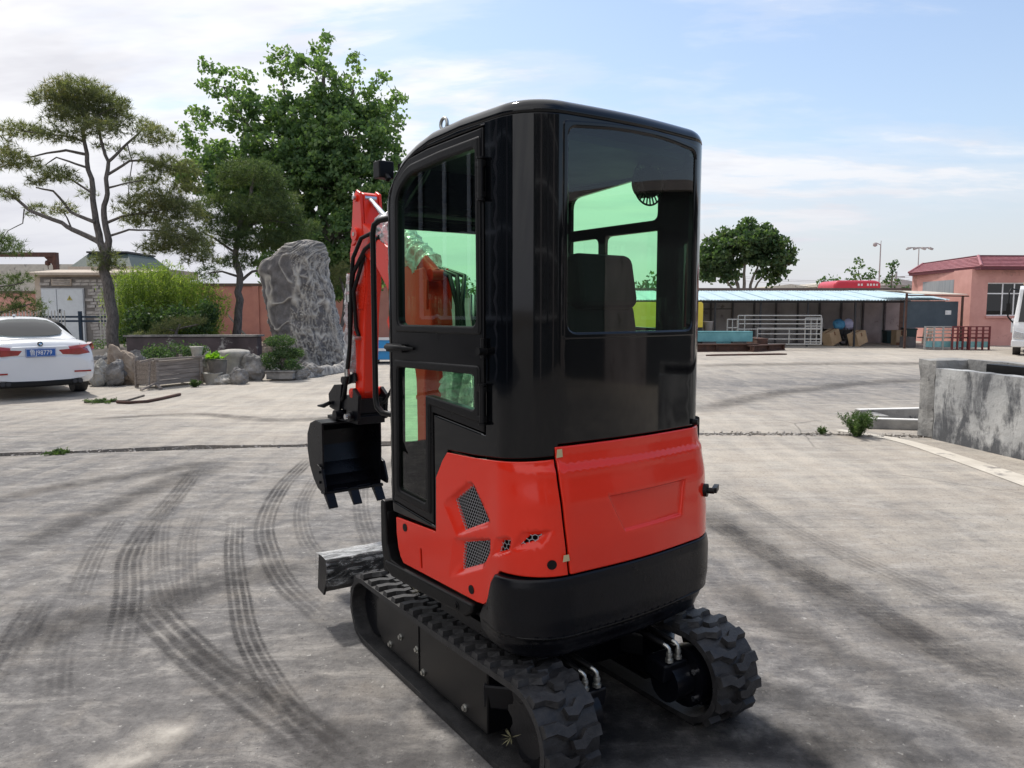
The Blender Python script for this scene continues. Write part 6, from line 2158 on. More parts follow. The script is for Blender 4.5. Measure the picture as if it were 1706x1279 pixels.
m = MB(); m.span((-.1, -.1, zb - .25), (W + .1, 6.4, zb)); m.build('eaves', M['tan_render'], B_)
Yw = 62.0
m = MB(); m.span((at(-200, 0, Yw).x, Yw, 0), (at(150, 0, Yw).x, Yw + 8, EYE + (515 - 441) * Yw / 1281)); tag(m.build('warehouse', M['pale_concrete']), 'far pale flat roofed warehouse at the left edge behind the gantry', 'building')

# ---- gantry crane end
Yc = 40.0; kc = Yc / 1281
G_ = empty('gantry_crane', (at(66, 0, Yc).x, Yc, 0), 0, 'dark steel gantry beam with hanging hoist behind the house at the left edge', 'crane')
m = MB(); m.span((-6, -.15, EYE + (515 - 429) * kc), (.15, .15, EYE + (515 - 422) * kc)); m.build('beam', M['rust'], G_)
m = MB(); m.span((-.02, -.14, 0), (.16, .14, EYE + (515 - 422) * kc)); m.prism([(-.5, EYE + 86 * kc), (0, EYE + 86 * kc), (0, EYE + 70 * kc)], 'y', -.06, .06); m.build('leg', M['rust'], G_)
m = MB(); m.tube([(-.35, 0, EYE + 86 * kc), (-.35, 0, EYE + 78 * kc)], .03, 6); m.lathe([(0, -.15), (.12, -.1), (.14, 0), (.1, .12), (0, .14)], (-.35, 0, EYE + 76 * kc), 10); m.tube([(-.35, 0, EYE + 74 * kc), (-.34, 0, EYE + 66 * kc)], .02, 6); m.build('hoist', M['rust'], G_)

# ---- fence
Yf = 28.0; kf = Yf / 1281
FN = empty('metal_fence', (at(-40, 0, Yf).x, Yf, 0), 0, 'low fence of white pickets with dark blue rails in front of the utility house', 'fence')
fx = lambda u: at(u, 0, Yf).x - at(-40, 0, Yf).x
fz = lambda v: EYE + (515 - v) * kf
for v in (527.5, 534.5):
    m = MB(); m.span((0, -.02, fz(v) - .035), (fx(173), .02, fz(v) + .035)); m.build('rail', M['fence_blue'], FN)
m = MB(); m.span((0, -.02, .12), (fx(173), .02, .18)); m.build('rail', M['fence_blue'], FN)
for u in (-36, 105, 172):
    m = MB(); m.span((fx(u) - .055, -.05, 0), (fx(u) + .055, .05, fz(518))); m.build('post', M['fence_blue'], FN, bevel=.01)
q = MB(); q.span((-.016, -.012, .08), (.016, .012, fz(519))); q.prism([(-.016, fz(519)), (.016, fz(519)), (0, fz(519) + .05)], 'y', -.012, .012); pm = q.mesh('picket', M['fence_white'])
u = -33
while u < 170:
    if not 80 < u < 140:
        o = link_mesh('picket', pm, FN); o.location = (fx(u), -.03, 0)
    u += 5.6

# ---- pink boundary wall behind the rock
mA = gy(245, 36); mB_ = gy(700, 36)
PWk = Face('boundary_wall', mA, mB_, label='long pink boundary wall with dark coping behind the pines and the tall rock', cat='wall')
hz_ = EYE + (515 - 477) * 36 / 1281
m = MB(); m.span((0, 0, 0), (PWk.L, .24, hz_)); m.build('wall', M['pink_wall'], PWk.e)
m = MB(); m.span((-.1, -.06, hz_), (PWk.L + .1, .30, hz_ + .13)); m.build('coping', M['coping_brown'], PWk.e)
for q in range(6):
    m = MB(); m.span((q * PWk.L / 5 - .14, -.06, 0), (q * PWk.L / 5 + .14, 0, hz_)); m.build('pier', M['pink_wall'], PWk.e)
for i in range(4):
    p0 = Vector((at(374 + i * 7, 0, 30).x, 30 - i * .3, .5)); m = MB(); m.bar(p0 + Vector((-.3 + i * .1, 0, .9 - .2 * i)), p0 + Vector((.5, -.4, .05)), .05, .04)
    tag(m.build('timber', M['old_wood']), ('longest pale timber leaning in the garden bed behind the planter wall', 'second timber of the pile in the bed behind the planter wall', 'third timber of the pile behind the planter wall', 'shortest timber lying nearest the tall rock')[i], 'timber', 'timbers behind the planter wall')
# grey hall wall seen between arm and cab, blue skip in front
m = MB(); m.span((at(628, 0, 40).x, 40, 0), (at(990, 0, 40).x, 44, EYE + (515 - 497) * 40 / 1281)); LB = m.build('low_building', M['shed_panel']); tag(LB, 'low grey building far behind the cab, seen past the boom', 'building')
S_ = empty('blue_skip', gr(672, 604), 0, 'bright blue steel skip far behind the boom', 'skip')
m = MB(); m.prism([(-1.1, 0.12), (1.0, .12), (1.15, .72), (-1.3, .72)], 'y', -.5, .6); m.build('body', M['blue_paint'], S_, bevel=.02)
m = MB(); m.span((-1.35, -.54, .70), (1.2, -.48, .78)); m.span((-1.35, -.56, .38), (1.2, -.50, .46)); m.build('rim', M['white_paint'], S_)
m = MB(); m.span((-1.0, -.5, 0), (-.8, .5, .12)); m.span((.7, -.5, 0), (.9, .5, .12)); m.build('skid', M['steel_dark'], S_)

# ---- open shed with corrugated pale blue roof
YF_, YBk = 33.0, 37.0
sx0, sx1 = at(985, 0, YF_).x, at(1602, 0, YF_).x
SH = empty('open_shed', (sx0, YF_, 0), 0, 'long open fronted shed with pale blue corrugated roof', 'shed')
SW = sx1 - sx0
ze = EYE + (515 - 500) * YF_ / 1281; zb2 = EYE + (515 - 485) * YBk / 1281
nsh = 18; shw = SW / nsh
cor = MB(); NC = 28; vs = []; fs = []
for r_ in range(2):
    for i in range(NC + 1):
        x = (shw + .04) * i / NC; vs.append((x, 0 if r_ == 0 else 4.25, (ze if r_ == 0 else zb2) + .022 * cos(i * pi / 2)))
fs = [(i, i + 1, NC + 2 + i, NC + 1 + i) for i in range(NC)]
cor.add(vs, fs); cm = cor.mesh('roof_sheet', M['roof_blue'], fix=False)
for i in range(nsh):
    o = link_mesh('roof_sheet', cm, SH); o.location = (i * shw, -.25 - random.uniform(0, .05), .004 * (i % 2) + random.uniform(0, .01)); o.rotation_euler = (0, 0, random.uniform(-.003, .003))
    s_ = o.modifiers.new('t', 'SOLIDIFY'); s_.thickness = .012
m = MB(); m.span((-.2, 4.02, 0), (SW + .6, 4.3, EYE + (515 - 480) * YBk / 1281)); m.build('rear_wall', M['coping_brown'], SH)
u = 985
pn = 0
for uu in [985 + i * 42 for i in range(15)]:
    a_ = (uu - 985) / (1602 - 985) * SW; b_ = a_ + 42 / (1602 - 985) * SW - .03
    m = MB(); m.span((a_, 3.85, 0), (min(b_, SW), 3.92, zb2 - .1)); m.build('wall_panel', M['shed_panel'], SH)
    m = MB(); m.span((a_ - .04, 3.78, 0), (a_ + .04, 3.86, zb2 - .1)); m.build('wall_stud', M['shed_dark'], SH)
for uu in (1045, 1125, 1205, 1284, 1366, 1448, 1534):
    a_ = (uu - 985) / (1602 - 985) * SW
    m = MB(); m.span((a_ - .035, .02, 0), (a_ + .035, .09, ze - .03)); m.build('post', M['steel_dark'], SH)
m = MB(); m.span((0, .0, ze - .11), (SW, .08, ze - .035)); m.build('eaves_beam', M['steel_dark'], SH)
m = MB(); m.bar((SW * .26, 3.0, 1.6), (SW * .46, 3.0, 1.62), .05, .05); m.build('purlin', M['shed_dark'], SH)

# things in the shed
def place(u, v): return gr(u, v)


# yellow generator container
p = Vector((at(1184, 0, 31.2).x, 31.2, 0)); GEN = empty('generator', p, 0, 'yellow boxed generator with dark louvred grille at the right edge of the cab', 'generator')
kz = 31.2 / 1281; zt_, zb_ = EYE + (515 - 503) * kz, EYE + (515 - 545) * kz
m = MB(); m.prism([(-3.2, zb_), (0, zb_), (0, zt_ - .08), (-.06, zt_), (-3.2, zt_)], 'y', 0, 1.1); m.build('body', M['yellow_paint'], GEN, bevel=.015)
m = MB(); m.span((-.62, -.02, zb_ + .12), (-.26, .0, zt_ - .36)); VG = m.build('vent', M['steel_dark'], GEN)
for q in range(6):
    m = MB(); m.span((-.60, -.035, zb_ + .15 + q * .075), (-.28, -.02, zb_ + .18 + q * .075)); m.build('louvre', M['shed_panel'], VG)
m = MB(); m.span((-3.2, .05, 0.3), (-.02, 1.0, zb_)); m.span((-3.1, .1, 0), (-2.9, .9, .3)); m.span((-.3, .1, 0), (-.1, .9, .3)); m.build('skid_frame', M['steel_dark'], GEN)
t = empty('bucket', place(1193, 566) + Vector((0, 0, 0)), 0, 'tapered grey bucket on a stand right of the yellow generator', 'bucket')
t.location = (at(1193, 0, 32).x, 32, 0)
m = MB(); m.lathe([(0, .60), (.15, .60), (.2, 1.08), (.22, 1.10), (.185, 1.07), (.0, .7)], (0, 0, 0), 14); m.build('pail', M['shed_panel'], t)
m = MB(); m.span((-.28, -.2, .0), (.3, .2, .585)); m.build('stand', M['shed_dark'], t)


def railing(u0, u1, v0, v1, Y, label, posts, rails, r=.021, dz=0):
    a = at(u0, v0, Y); b = at(u1, v1, Y); t = empty('steel_railing', (a.x, Y, 0), 0, label, 'railing', 'galvanised railing frames stacked in the yard')
    W = b.x - a.x; z1 = a.z; z0 = max(.02, b.z)
    for q in rails:
        z = z0 + (z1 - z0) * q; m = MB(); m.cyl((0, 0, z), (W, 0, z), r, n=8); m.build('rail', M['galv'], t)
    for q in posts:
        m = MB(); m.cyl((W * q, 0, 0 if z0 < .1 else z0), (W * q, 0, z1), r * 1.15, n=8); m.build('post', M['galv'], t)
    return t


railing(1230, 1367, 525.5, 560, 31.0, 'taller galvanised railing frame standing at the back of the stack beside the teal beam', (0, .08, 1), (1, .80, .60, .34))
railing(1262, 1367, 547, 574, 30.2, 'lower galvanised railing frame with four bars in front of the taller one', (0, .5, 1), (1, .66, .34, .03))
railing(1342, 1368, 530, 574, 31.6, 'short galvanised railing frame at the right end of the stack', (0, .35, .7, 1), (1, .7, .4, .1), .022)
railing(1212, 1228, 532, 560, 31.4, 'narrow galvanised railing frame at the left end of the stack', (0, .5, 1), (1, .5, .1), .022)

# beams
def beam(u0, v0, u1, v1, vtop, m_, label, Y=None, d=.3, ib=True, z0=0.0):
    a = gr(u0, v0); b = gr(u1, v1)
    h = (v0 - vtop) * a.y / 1281
    t = empty('steel_beam', a, atan2(b.y - a.y, b.x - a.x), label, 'steel beam')
    t.location.z = z0
    L_ = (b - a).length
    if ib:
        m = MB(); m.prism([(-d / 2, 0), (d / 2, 0), (d / 2, .03), (.02, .05), (.02, h - .05), (d / 2, h - .03), (d / 2, h), (-d / 2, h), (-d / 2, h - .03), (-.02, h - .05), (-.02, .05), (-d / 2, .03)], 'x', 0, L_)
        m.build('profile', m_, t)
        for q in (.02, .5, .98):
            m = MB(); m.span((L_ * q - .01, -d / 2 + .01, .03), (L_ * q + .01, -.021, h - .03)); m.build('stiffener', m_, t)
    else:
        m = MB(); m.span((0, -d / 2, 0), (L_, d / 2, h)); m.build('profile', m_, t, bevel=.01)
        m = MB(); m.span((0, -d / 2 - .02, h), (L_, d / 2 + .02, h + .02)); m.build('flange', m_, t)
    return t


beam(1120, 586, 1262, 585, 573, M['rust'], 'brown rusty steel beam lying lowest of the pile below the teal girder', d=.35)
b2 = beam(1100, 584, 1250, 584, 568, M['teal_steel'], 'big teal painted steel girder on top of the beams beside the cab', d=.5, ib=False, z0=.36)
beam(1250, 586, 1303, 583, 575, M['rust'], 'short brown steel beam sticking out to the right of the pile', d=.3)
beam(1252, 580, 1270, 584, 562, M['rust'], 'stubby brown steel offcut standing against the end of the teal girder', d=.4, ib=False)
beam(1150, 578, 1216, 578, 574, M['teal_steel'], 'thin teal steel strip lying under the girder', d=.2, ib=False, z0=.1)
m = MB(); a, b = gr(1176, 593), gr(1311, 591); m.prism([(a.x, a.y), (b.x, b.y), (b.x - .2, b.y + .22), (a.x + .5, a.y + .35)], 'z', 0.004, .05); tag(m.build('dark_strip', M['rust']), 'thin dark strip lying flat on the yard in front of the beams', 'steel plate')  # thin dark strip flat on the ground


# cartons, scooters, bins
def carton(u, v, w, h, ang, tilt, label, m_='card'):
    p = gr(u, v); t = empty('cardboard_box', p, radians(ang), label, 'box', 'cardboard boxes in front of the shed'); k = p.y / 1281
    W, H_ = w * k, h * k; R = Matrix.Rotation(radians(tilt), 3, 'Y')
    low = min((R @ Vector((x, 0, z))).z for x in (-W / 2, W / 2) for z in (0, H_))
    m = MB(); m.box(R @ Vector((0, 0, H_ / 2)) + Vector((0, .3, -low)), (W, W * .9, H_), R); o = m.build('carton', M[m_], t, bevel=.008)
    m = MB(); m.box(R @ Vector((0, 0, H_ + .004)) + Vector((0, .3, -low)), (W * .96, .07, .004), R); m.box(R @ Vector((0, -W * .45 - .003, H_ * .82)) + Vector((0, .3, -low)), (.07, .003, H_ * .3), R); m.build('packing_tape', M['card_dark'], t)
    if m_ == 'card' and tilt == 0:
        m = MB(); m.span((-W * .5, .3 - W * .47, 0), (W * .5, .3 - W * .455, .12)); m.build('label', M['card_dark'], t)
    return t


carton(1396, 576, 22, 22, 25, -22, 'brown cardboard box tilted to the left, nearest the railings')
carton(1440, 577, 22, 21, 25, -20, 'brown cardboard box tilted to the left, second from the railings')
carton(1503, 575, 18, 25, 3, 0, 'upright brown cardboard box beside the dark green bin')


def scooter(u, v, label, cloth, rz):
    p = gr(u, v); p = p * (34.6 / p.y); t = empty('scooter', p, rz, label, 'scooter')
    for y in (-.55, .55):
        m = MB(); m.tube([(0, y + .22 * cos(a), .25 + .22 * sin(a)) for a in np.linspace(0, 2 * pi, 17)], .045, 6, False); m.cyl((-.04, y, .25), (.04, y, .25), .06, n=10); m.build('wheel', M['rubber'], t)
    m = MB(); m.prism([(.7, .3), (.6, .55), (.15, .62), (-.05, .35), (-.35, .35), (-.5, .7), (-.55, .72), (-.48, .3)], 'x', -.13, .13); m.build('body', M['steel_dark'], t, bevel=.03)
    m = MB(); m.tube([(0, -.52, .3), (0, -.42, .95)], .025, 6); m.tube([(-.3, -.36, 1.0), (0, -.42, .95), (.3, -.36, 1.0)], .015, 6); m.build('handlebar', M['steel_dark'], t)
    m = MB(); m.span((-.12, .1, .62), (.12, .6, .72)); m.build('seat', M['matt_black'], t, bevel=.03)
    bm = rock_mesh(int(u) % 17, .26, .26, .24, .16, 3)
    for q in bm.verts: q.co += Vector((0, -.3, .92))
    from_bm(bm, 'cover', M[cloth], t, True)


scooter(1386, 576, 'dark scooter with a blue bag on its handlebar behind the first tilted box', 'blue_cloth', radians(35))
scooter(1413, 576, 'dark scooter with a lilac cover over its front between the tilted boxes', 'lilac_cloth', radians(-30))
for u, lb in ((1521, 'dark green waste bin right of the upright box'), (1487, 'small dark bin left of the upright box')):
    p = gr(u, 574 if u > 1500 else 573); t = empty('waste_bin', p, 0, lb, 'bin'); s_ = 1 if u > 1500 else .8
    m = MB(); m.box((0, .4, .36 * s_), (.44 * s_, .44, .66 * s_), None, 1.12); m.build('body', M['bin_green'], t, bevel=.02)
    m = MB(); m.box((0, .4, .72 * s_), (.54 * s_, .54, .07), Matrix.Rotation(radians(5), 3, 'X')); m.build('lid', M['bin_green'], t, bevel=.02)
# low wall, wheel barrow-like clutter: planks leaning at the shelter
for i, (u, hh, lean) in enumerate(((1537, .9, .25), (1543, .8, .3), (1549, .75, .22))):
    p = gr(u, 572); m = MB(); m.bar(p, p + Vector((lean, .3, hh)), .10, .02); tag(m.build('board', M['tan_render']), ('yellowish board leaning at the left post of the dark shelter', 'middle yellowish board leaning inside the dark shelter', 'right yellowish board leaning inside the dark shelter')[i], 'board', 'boards leaning in the dark shelter')

# ---- dark sheet shelter with notice
Ys = 31.5; ks = Ys / 1281
T_ = empty('sheet_shelter', (at(1535, 0, Ys).x, Ys, 0), 0, 'dark blue grey sheet screen on a steel frame with a white notice', 'shelter')
tx = lambda u: at(u, 0, Ys).x - at(1535, 0, Ys).x
tz = lambda v: EYE + (515 - v) * ks
m = MB(); m.span((tx(1537), .25, tz(546)), (tx(1631), .28, tz(502))); m.build('sheet', M['tarp'], T_)
for (u, v) in ((1535, 489), (1632, 493)):
    m = MB(); m.span((tx(u) - .035, -.035, 0), (tx(u) + .035, .035, tz(v))); m.build('post', M['rust'], T_)
m = MB(); m.bar((tx(1537), 0, tz(492)), (tx(1642), 0, tz(493.5)), .07, .05); m.build('top_rail', M['rust'], T_)
m = MB(); m.add([(tx(1524), .0, tz(485)), (tx(1545), 0, tz(490)), (tx(1640), .0, tz(491)), (tx(1620), 2.2, tz(484)), (tx(1524), 2.2, tz(482))], [(0, 1, 2, 3, 4)])
o = m.build('roof_sheet', M['pale_concrete'], T_); s_ = o.modifiers.new('t', 'SOLIDIFY'); s_.thickness = .02
m = MB(); m.span((tx(1609), .235, tz(524)), (tx(1619), .248, tz(517))); NT = m.build('notice', M['white_print'], T_)
for q in range(2):
    m = MB()
    for j in range(4): m.span((tx(1610.5) + j * .05, .228, tz(519.6 + q * 2)), (tx(1610.5) + j * .05 + .03, .234, tz(519 + q * 2)))
    tag(m.build('print', M['mesh_grey'], NT), kind='stuff')
m = MB(); m.span((tx(1552), .5, 0), (tx(1566), 1.2, .45)); tag(m.build('workbench_block', M['shed_dark']), None)
bpy.data.objects['workbench_block'].location = T_.location
tag(bpy.data.objects['workbench_block'], 'dark crate standing inside the sheet shelter behind the leaning boards', 'crate')


def bench(u0, u1, Y, label, red):
    a = at(u0, 0, Y).x; b = at(u1, 0, Y).x; k = Y / 1281
    t = empty('work_frame', (a, Y, 0), 0, label, 'work frame', 'metal work frames in front of the pink building'); W = b - a
    zt2 = EYE + (515 - 543) * k
    for q in (0, .33, .66, 1.0):
        m = MB(); m.span((0, -.02, zt2 - q * .42 - .04), (W, .02, zt2 - q * .42)); m.build('rail', M['bench_red' if red else 'teal_dark' if 'teal_dark' in M else 'galv'], t)
    for q in np.linspace(0, 1, 4):
        m = MB(); m.span((W * q - .03, -.025, 0), (W * q + .03, .025, zt2)); m.build('leg', M['bench_red' if red else 'galv'], t)
    m = MB(); m.span((0, .03, .10), (W, .06, .34)); m.build('panel', M['bench_teal'], t)
    m = MB(); m.span((0, .06, .45), (W, .6, .49)); m.build('shelf', M['steel_dark'], t)


bench(1570, 1617, 30.6, 'grey metal work frame in front of the dark sheet', False)
bench(1618, 1645, 30.4, 'dark red metal work frame right of the sheet screen', True)
bench(1648, 1682, 30.2, 'dark red metal work frame nearest the white truck', True)

# ---- pink building with red mansard roof
YC_ = 34.0
cor_ = gy(1624, YC_); lft = Vector((at(1550, 0, 40).x, 40.0, 0)); rgt = gy(1624, YC_) + Vector((11, .6, 0))
PB = empty('pink_building', cor_, 0, 'salmon pink single storey building with red metal mansard roof at the right edge', 'building')
lw = lft - cor_; rw_ = rgt - cor_; zw = EYE + (515 - 449) * YC_ / 1281
back = Vector((8.5, 8, 0))


def wall_open(name, a, b, h, opens, th, m_, parent):
    """wall from a to b with rectangular openings (x0, x1, z0, z1) along it, built as piers, sills and heads"""
    a, b = Vector(a), Vector(b); L_ = (b - a).length; d = (b - a).normalized(); n = Vector((-d.y, d.x, 0)); n = n if n.y > 0 else -n
    m = MB()

    def blk_(x0, x1, z0, z1):
        if x1 - x0 < 1e-3 or z1 - z0 < 1e-3: return
        c = a + d * (x0 + x1) / 2 + n * th / 2
        m.box((c.x, c.y, (z0 + z1) / 2), (x1 - x0, th, z1 - z0), atan2(d.y, d.x))
    x = 0
    for (x0, x1, z0, z1) in sorted(opens):
        blk_(x, x0, 0, h); blk_(x0, x1, 0, z0); blk_(x0, x1, z1, h); x = x1
    blk_(x, L_, 0, h)
    return m.build(name, m_, parent), a, d, n


def window(a, d, n, x0, x1, z0, z1, parent, vbars, hbars, fr_m='white_print', dep=.10):
    ang = atan2(d.y, d.x)
    m = MB(); w = .05

    def seg(xa, xb, za, zb_, off=0.0, th=.05):
        c = a + d * (xa + xb) / 2 + n * (dep + off); m.box((c.x, c.y, (za + zb_) / 2), (xb - xa, th, zb_ - za), ang)
    seg(x0, x1, z0, z0 + w); seg(x0, x1, z1 - w, z1); seg(x0, x0 + w, z0 + w, z1 - w); seg(x1 - w, x1, z0 + w, z1 - w)
    for q in vbars: seg(q - w / 2, q + w / 2, z0 + w, z1 - w)
    for q in hbars: seg(x0 + w, x1 - w, q - w / 2, q + w / 2, -.004)
    f = m.build('window', M[fr_m], parent)
    m = MB(); c = a + d * (x0 + x1) / 2 + n * (dep + .012); m.box((c.x, c.y, (z0 + z1) / 2), (x1 - x0 - w, .008, z1 - z0 - w), ang); m.build('pane', M['dark_glass'], f)
    m = MB(); c = a + d * (x0 + x1) / 2 + n * (dep + .10); m.box((c.x, c.y, (z0 + z1) / 2), (x1 - x0 + .1, .02, z1 - z0 + .1), ang); m.build('curtain', M['curtain'], f)


Ll = lw.length
zz = lambda v, Y: EYE + (515 - v) * Y / 1281
_, a, d, n = wall_open('wall', lw, (0, 0, 0), zw, [(Ll * .22, Ll * .73, zz(488, 37.5), zz(470.5, 37.5))], .2, M['salmon_wall'], PB)
window(a, d, n, Ll * .22, Ll * .73, zz(488, 37.5), zz(470.5, 37.5), PB, [Ll * .48], [])
kx = YC_ / 1281
_, a, d, n = wall_open('wall', (0, 0, 0), rw_, zw, [(20 * kx, 90 * kx, zz(526, YC_), zz(471, YC_)), (150 * kx, 220 * kx, zz(526, YC_), zz(471, YC_))], .2, M['salmon_wall'], PB)
for s_ in (0, 130):
    window(a, d, n, (20 + s_) * kx, (90 + s_) * kx, zz(526, YC_), zz(471, YC_), PB, [(48 + s_) * kx, (68 + s_) * kx], [zz(489, YC_)])
    m = MB(); c = a + d * (55 + s_) * kx - n * .03; m.box((c.x, c.y, zz(528, YC_)), (74 * kx, .14, .08), atan2(d.y, d.x)); m.build('sill', M['salmon_wall'], PB)
m = MB(); m.add([Vector(lw) + Vector((0, .2, 0)), Vector(lw) + back, Vector(rw_) + back, Vector(rw_) + Vector((0, .2, 0)), Vector(lw) + Vector((0, .2, zw)), Vector(lw) + back + Vector((0, 0, zw)), Vector(rw_) + back + Vector((0, 0, zw)), Vector(rw_) + Vector((0, .2, zw))], [(0, 1, 5, 4), (1, 2, 6, 5), (2, 3, 7, 6), (4, 5, 6, 7)]); m.build('rear_wall', M['salmon_wall'], PB)
# eaves polygon and mansard slope
ev = [Vector(lw) + Vector((-.45, -.1, 0)), Vector((-.12, -.5, 0)), Vector(rw_) + Vector((.3, -.5, 0)), Vector(rw_) + back + Vector((.3, .4, 0)), Vector(lw) + back + Vector((-.4, .4, 0))]
zc1, zc2 = zw - .02, zw + .30
tp = [Vector(lw) + Vector((.55, .45, 0)), Vector((.35, .55, 0)), Vector(rw_) + Vector((-.4, .5, 0)), Vector(rw_) + back + Vector((-.4, -.5, 0)), Vector(lw) + back + Vector((.5, -.5, 0))]
zr2 = EYE + (515 - 428) * YC_ / 1281 + .02
m = MB(); m.prism([(p.x, p.y) for p in ev], 'z', zc1 - .02, zc1 + .12); m.build('fascia', M['roof_dark_red'], PB)
NRW = 7
for sidei in range(5):
    j = (sidei + 1) % 5
    for r_ in range(NRW):
        t0, t1 = r_ / NRW, (r_ + 1) / NRW
        A0 = ev[sidei].lerp(tp[sidei], t0); B0 = ev[j].lerp(tp[j], t0); A1 = ev[sidei].lerp(tp[sidei], t1); B1 = ev[j].lerp(tp[j], t1)
        z0 = zc1 + .12 + (zr2 - zc1 - .12) * t0; z1 = zc1 + .12 + (zr2 - zc1 - .12) * t1
        n_out = (B0 - A0).cross(Vector((0, 0, 1))).normalized() * .035
        if n_out.dot(A0 - Vector((9, 5, 0))) < 0: n_out = -n_out
        P0 = [A0 + n_out + Vector((0, 0, z0 + .02)), B0 + n_out + Vector((0, 0, z0 + .02)), B1 + Vector((0, 0, z1)), A1 + Vector((0, 0, z1)), A0 + Vector((0, 0, z0 - .02)), B0 + Vector((0, 0, z0 - .02))]
        m = MB(); m.add(P0, [(0, 1, 2, 3), (4, 5, 1, 0), (0, 3, 4), (1, 5, 2), (4, 3, 2, 5)]); m.build('roof_course', M['roof_red'], PB)
m = MB(); m.prism([(p.x, p.y) for p in tp], 'z', zr2 - .02, zr2 + .07); m.build('roof_cap', M['roof_dark_red'], PB)
for i in (0, 1, 2):
    m = MB(); m.tube([ev[i] + Vector((0, 0, zc1 + .14)), tp[i] + Vector((0, 0, zr2 + .03))], .07, 6); m.build('ridge', M['roof_red'], PB)

# ---- coach, lamps, poles, far buildings
Yq = 43.0; kq = Yq / 1281; cx0 = at(1409, 0, Yq).x; cx1 = at(1490, 0, Yq).x
CO = empty('coach', (cx0, Yq, 0), 0, 'red coach whose roof shows above the shed wall', 'coach')
zt3 = EYE + (515 - 467.5) * kq; W = cx1 - cx0
m = MB(); m.prism(round_poly([(0, .4), (W, .4), (W, zt3 - .1), (W - .3, zt3), (.2, zt3), (0, zt3 - .2)], .15), 'y', 0, 2.4); o = m.build('body', M['coach_red'], CO, bevel=.12, seg=3); o.location = (2.2 * 0, 0, 0)
for x in (.6, W - .7):
    m = MB(); m.cyl((x, -.02, .45), (x, .3, .45), .45, n=20); m.build('wheel', M['rubber'], CO)
m = MB(); m.span((.2, -.015, 1.3), (W - .2, .0, 1.9)); m.build('window', M['pane_dark'], CO)
m = MB()
for q in range(7): 
    if q != 2: m.span((W * (.50 + q * .065), -.02, zt3 - .30), (W * (.50 + q * .065) + .1, -.004, zt3 - .18))
tag(m.build('side_lettering', M['white_print'], CO), kind='stuff')


def lamp(u, vt, Y, label, kind):
    t = empty('lamp_post', (at(u, 0, Y).x, Y, 0), 0, label, 'street lamp'); z = EYE + (515 - vt) * Y / 1281
    m = MB(); m.tube([(0, 0, 0), (0, 0, z)], [.06, .035], 8); m.build('pole', M['shed_panel'], t)
    if kind:
        m = MB(); m.tube([(0, 0, z - .02), (-.28, 0, z + .10), (-.34, 0, z - .05)], .04, 6); m.lathe([(.04, -.14), (.13, -.08), (.13, .07), (.04, .13)], (-.36, 0, z + .0), 10); m.build('lamp_head', M['shed_panel'], t)
        m = MB(); m.tube([(0, 0, z), (.02, 0, z + .25)], .02, 5); m.build('finial', M['shed_panel'], t)
    else:
        m = MB(); m.span((-.9, -.06, z - .05), (.9, .06, z + .03)); m.build('crossbar', M['shed_panel'], t)
        for x in (-.85, -.3, .3, .85):
            m = MB(); m.box((x, -.1, z - .08), (.32, .22, .13), Matrix.Rotation(radians(20 if x > 0 else -20), 3, 'Y')); m.build('floodlight', M['shed_panel'], t)


lamp(1486, 409, 50, 'thin lamp post with a single hooked lamp head above the low trees', True)
lamp(1552, 414, 60, 'mast with a cluster of floodlights behind the pink roof', False)
t = empty('utility_pole', (at(1515, 0, 80).x, 80, 0), 0, 'far utility pole with cross arm left of the pink roof', 'utility pole')
m = MB(); zp = EYE + (515 - 453) * 80 / 1281; m.tube([(0, 0, 0), (0, 0, zp)], [.16, .10], 6); m.build('pole', M['shed_panel'], t)
m = MB(); m.span((-.9, -.05, zp - .6), (.9, .05, zp - .5)); m.build('cross_arm', M['shed_panel'], t)
for i, v in enumerate((459, 461.5, 466)):
    a = at(1515, v, 80); b = at(1240, v + 1.5, 86); mid = (a + b) / 2 - Vector((0, 0, .5)); m = MB(); m.tube([a, a.lerp(mid, .5) - Vector((0, 0, .12)), mid, mid.lerp(b, .5) - Vector((0, 0, .12)), b], .02, 4)
    tag(m.build('power_line', M['shed_panel']), ('top', 'middle', 'lowest')[i] + ' of the thin power lines between the round tree and the far pole', 'power line', 'power lines to the far pole')
for (u0, u1, vt, Y, mk, lb) in ((1500, 1545, 466, 66, 'shed_panel', 'far grey flat building left of the pink building'), (1302, 1362, 474, 95, 'pale_concrete', 'far pale low roof right of the round tree'), (1395, 1412, 470, 90, 'pale_concrete', 'far small pale building left of the coach'),
                               (700, 800, 489, 88, 'pale_concrete', 'far pale building seen through the door glass')):
    x0, x1 = at(u0, 0, Y).x, at(u1, 0, Y).x; t = empty('far_building', (x0, Y, 0), 0, lb, 'building'); z = EYE + (515 - vt) * Y / 1281
    m = MB(); m.span((0, 0, 0), (x1 - x0, 9, z - .5)); m.build('wall', M[mk], t)
    m = MB(); m.prism([(-.3, z - .5), (x1 - x0 + .3, z - .5), (x1 - x0 + .3, z - .25), ((x1 - x0) * .5, z), (-.3, z - .25)], 'y', -.3, 9.3); m.build('roof', M[mk], t)
# far boundary walls closing the horizon
for i, (u0, u1, Y, v) in enumerate(((600, 1180, 62, 499), (1140, 1900, 74, 490), (-600, 640, 78, 492))):
    m = MB(); m.span((at(u0, 0, Y).x, Y, 0), (at(u1, 0, Y).x, Y + .4, EYE + (515 - v) * Y / 1281))
    tag(m.build('boundary_wall', M['shed_panel']), ('far grey boundary wall behind the excavator cab', 'far grey boundary wall behind the shed and the pink building', 'far grey boundary wall behind the garden on the left')[i], 'wall')

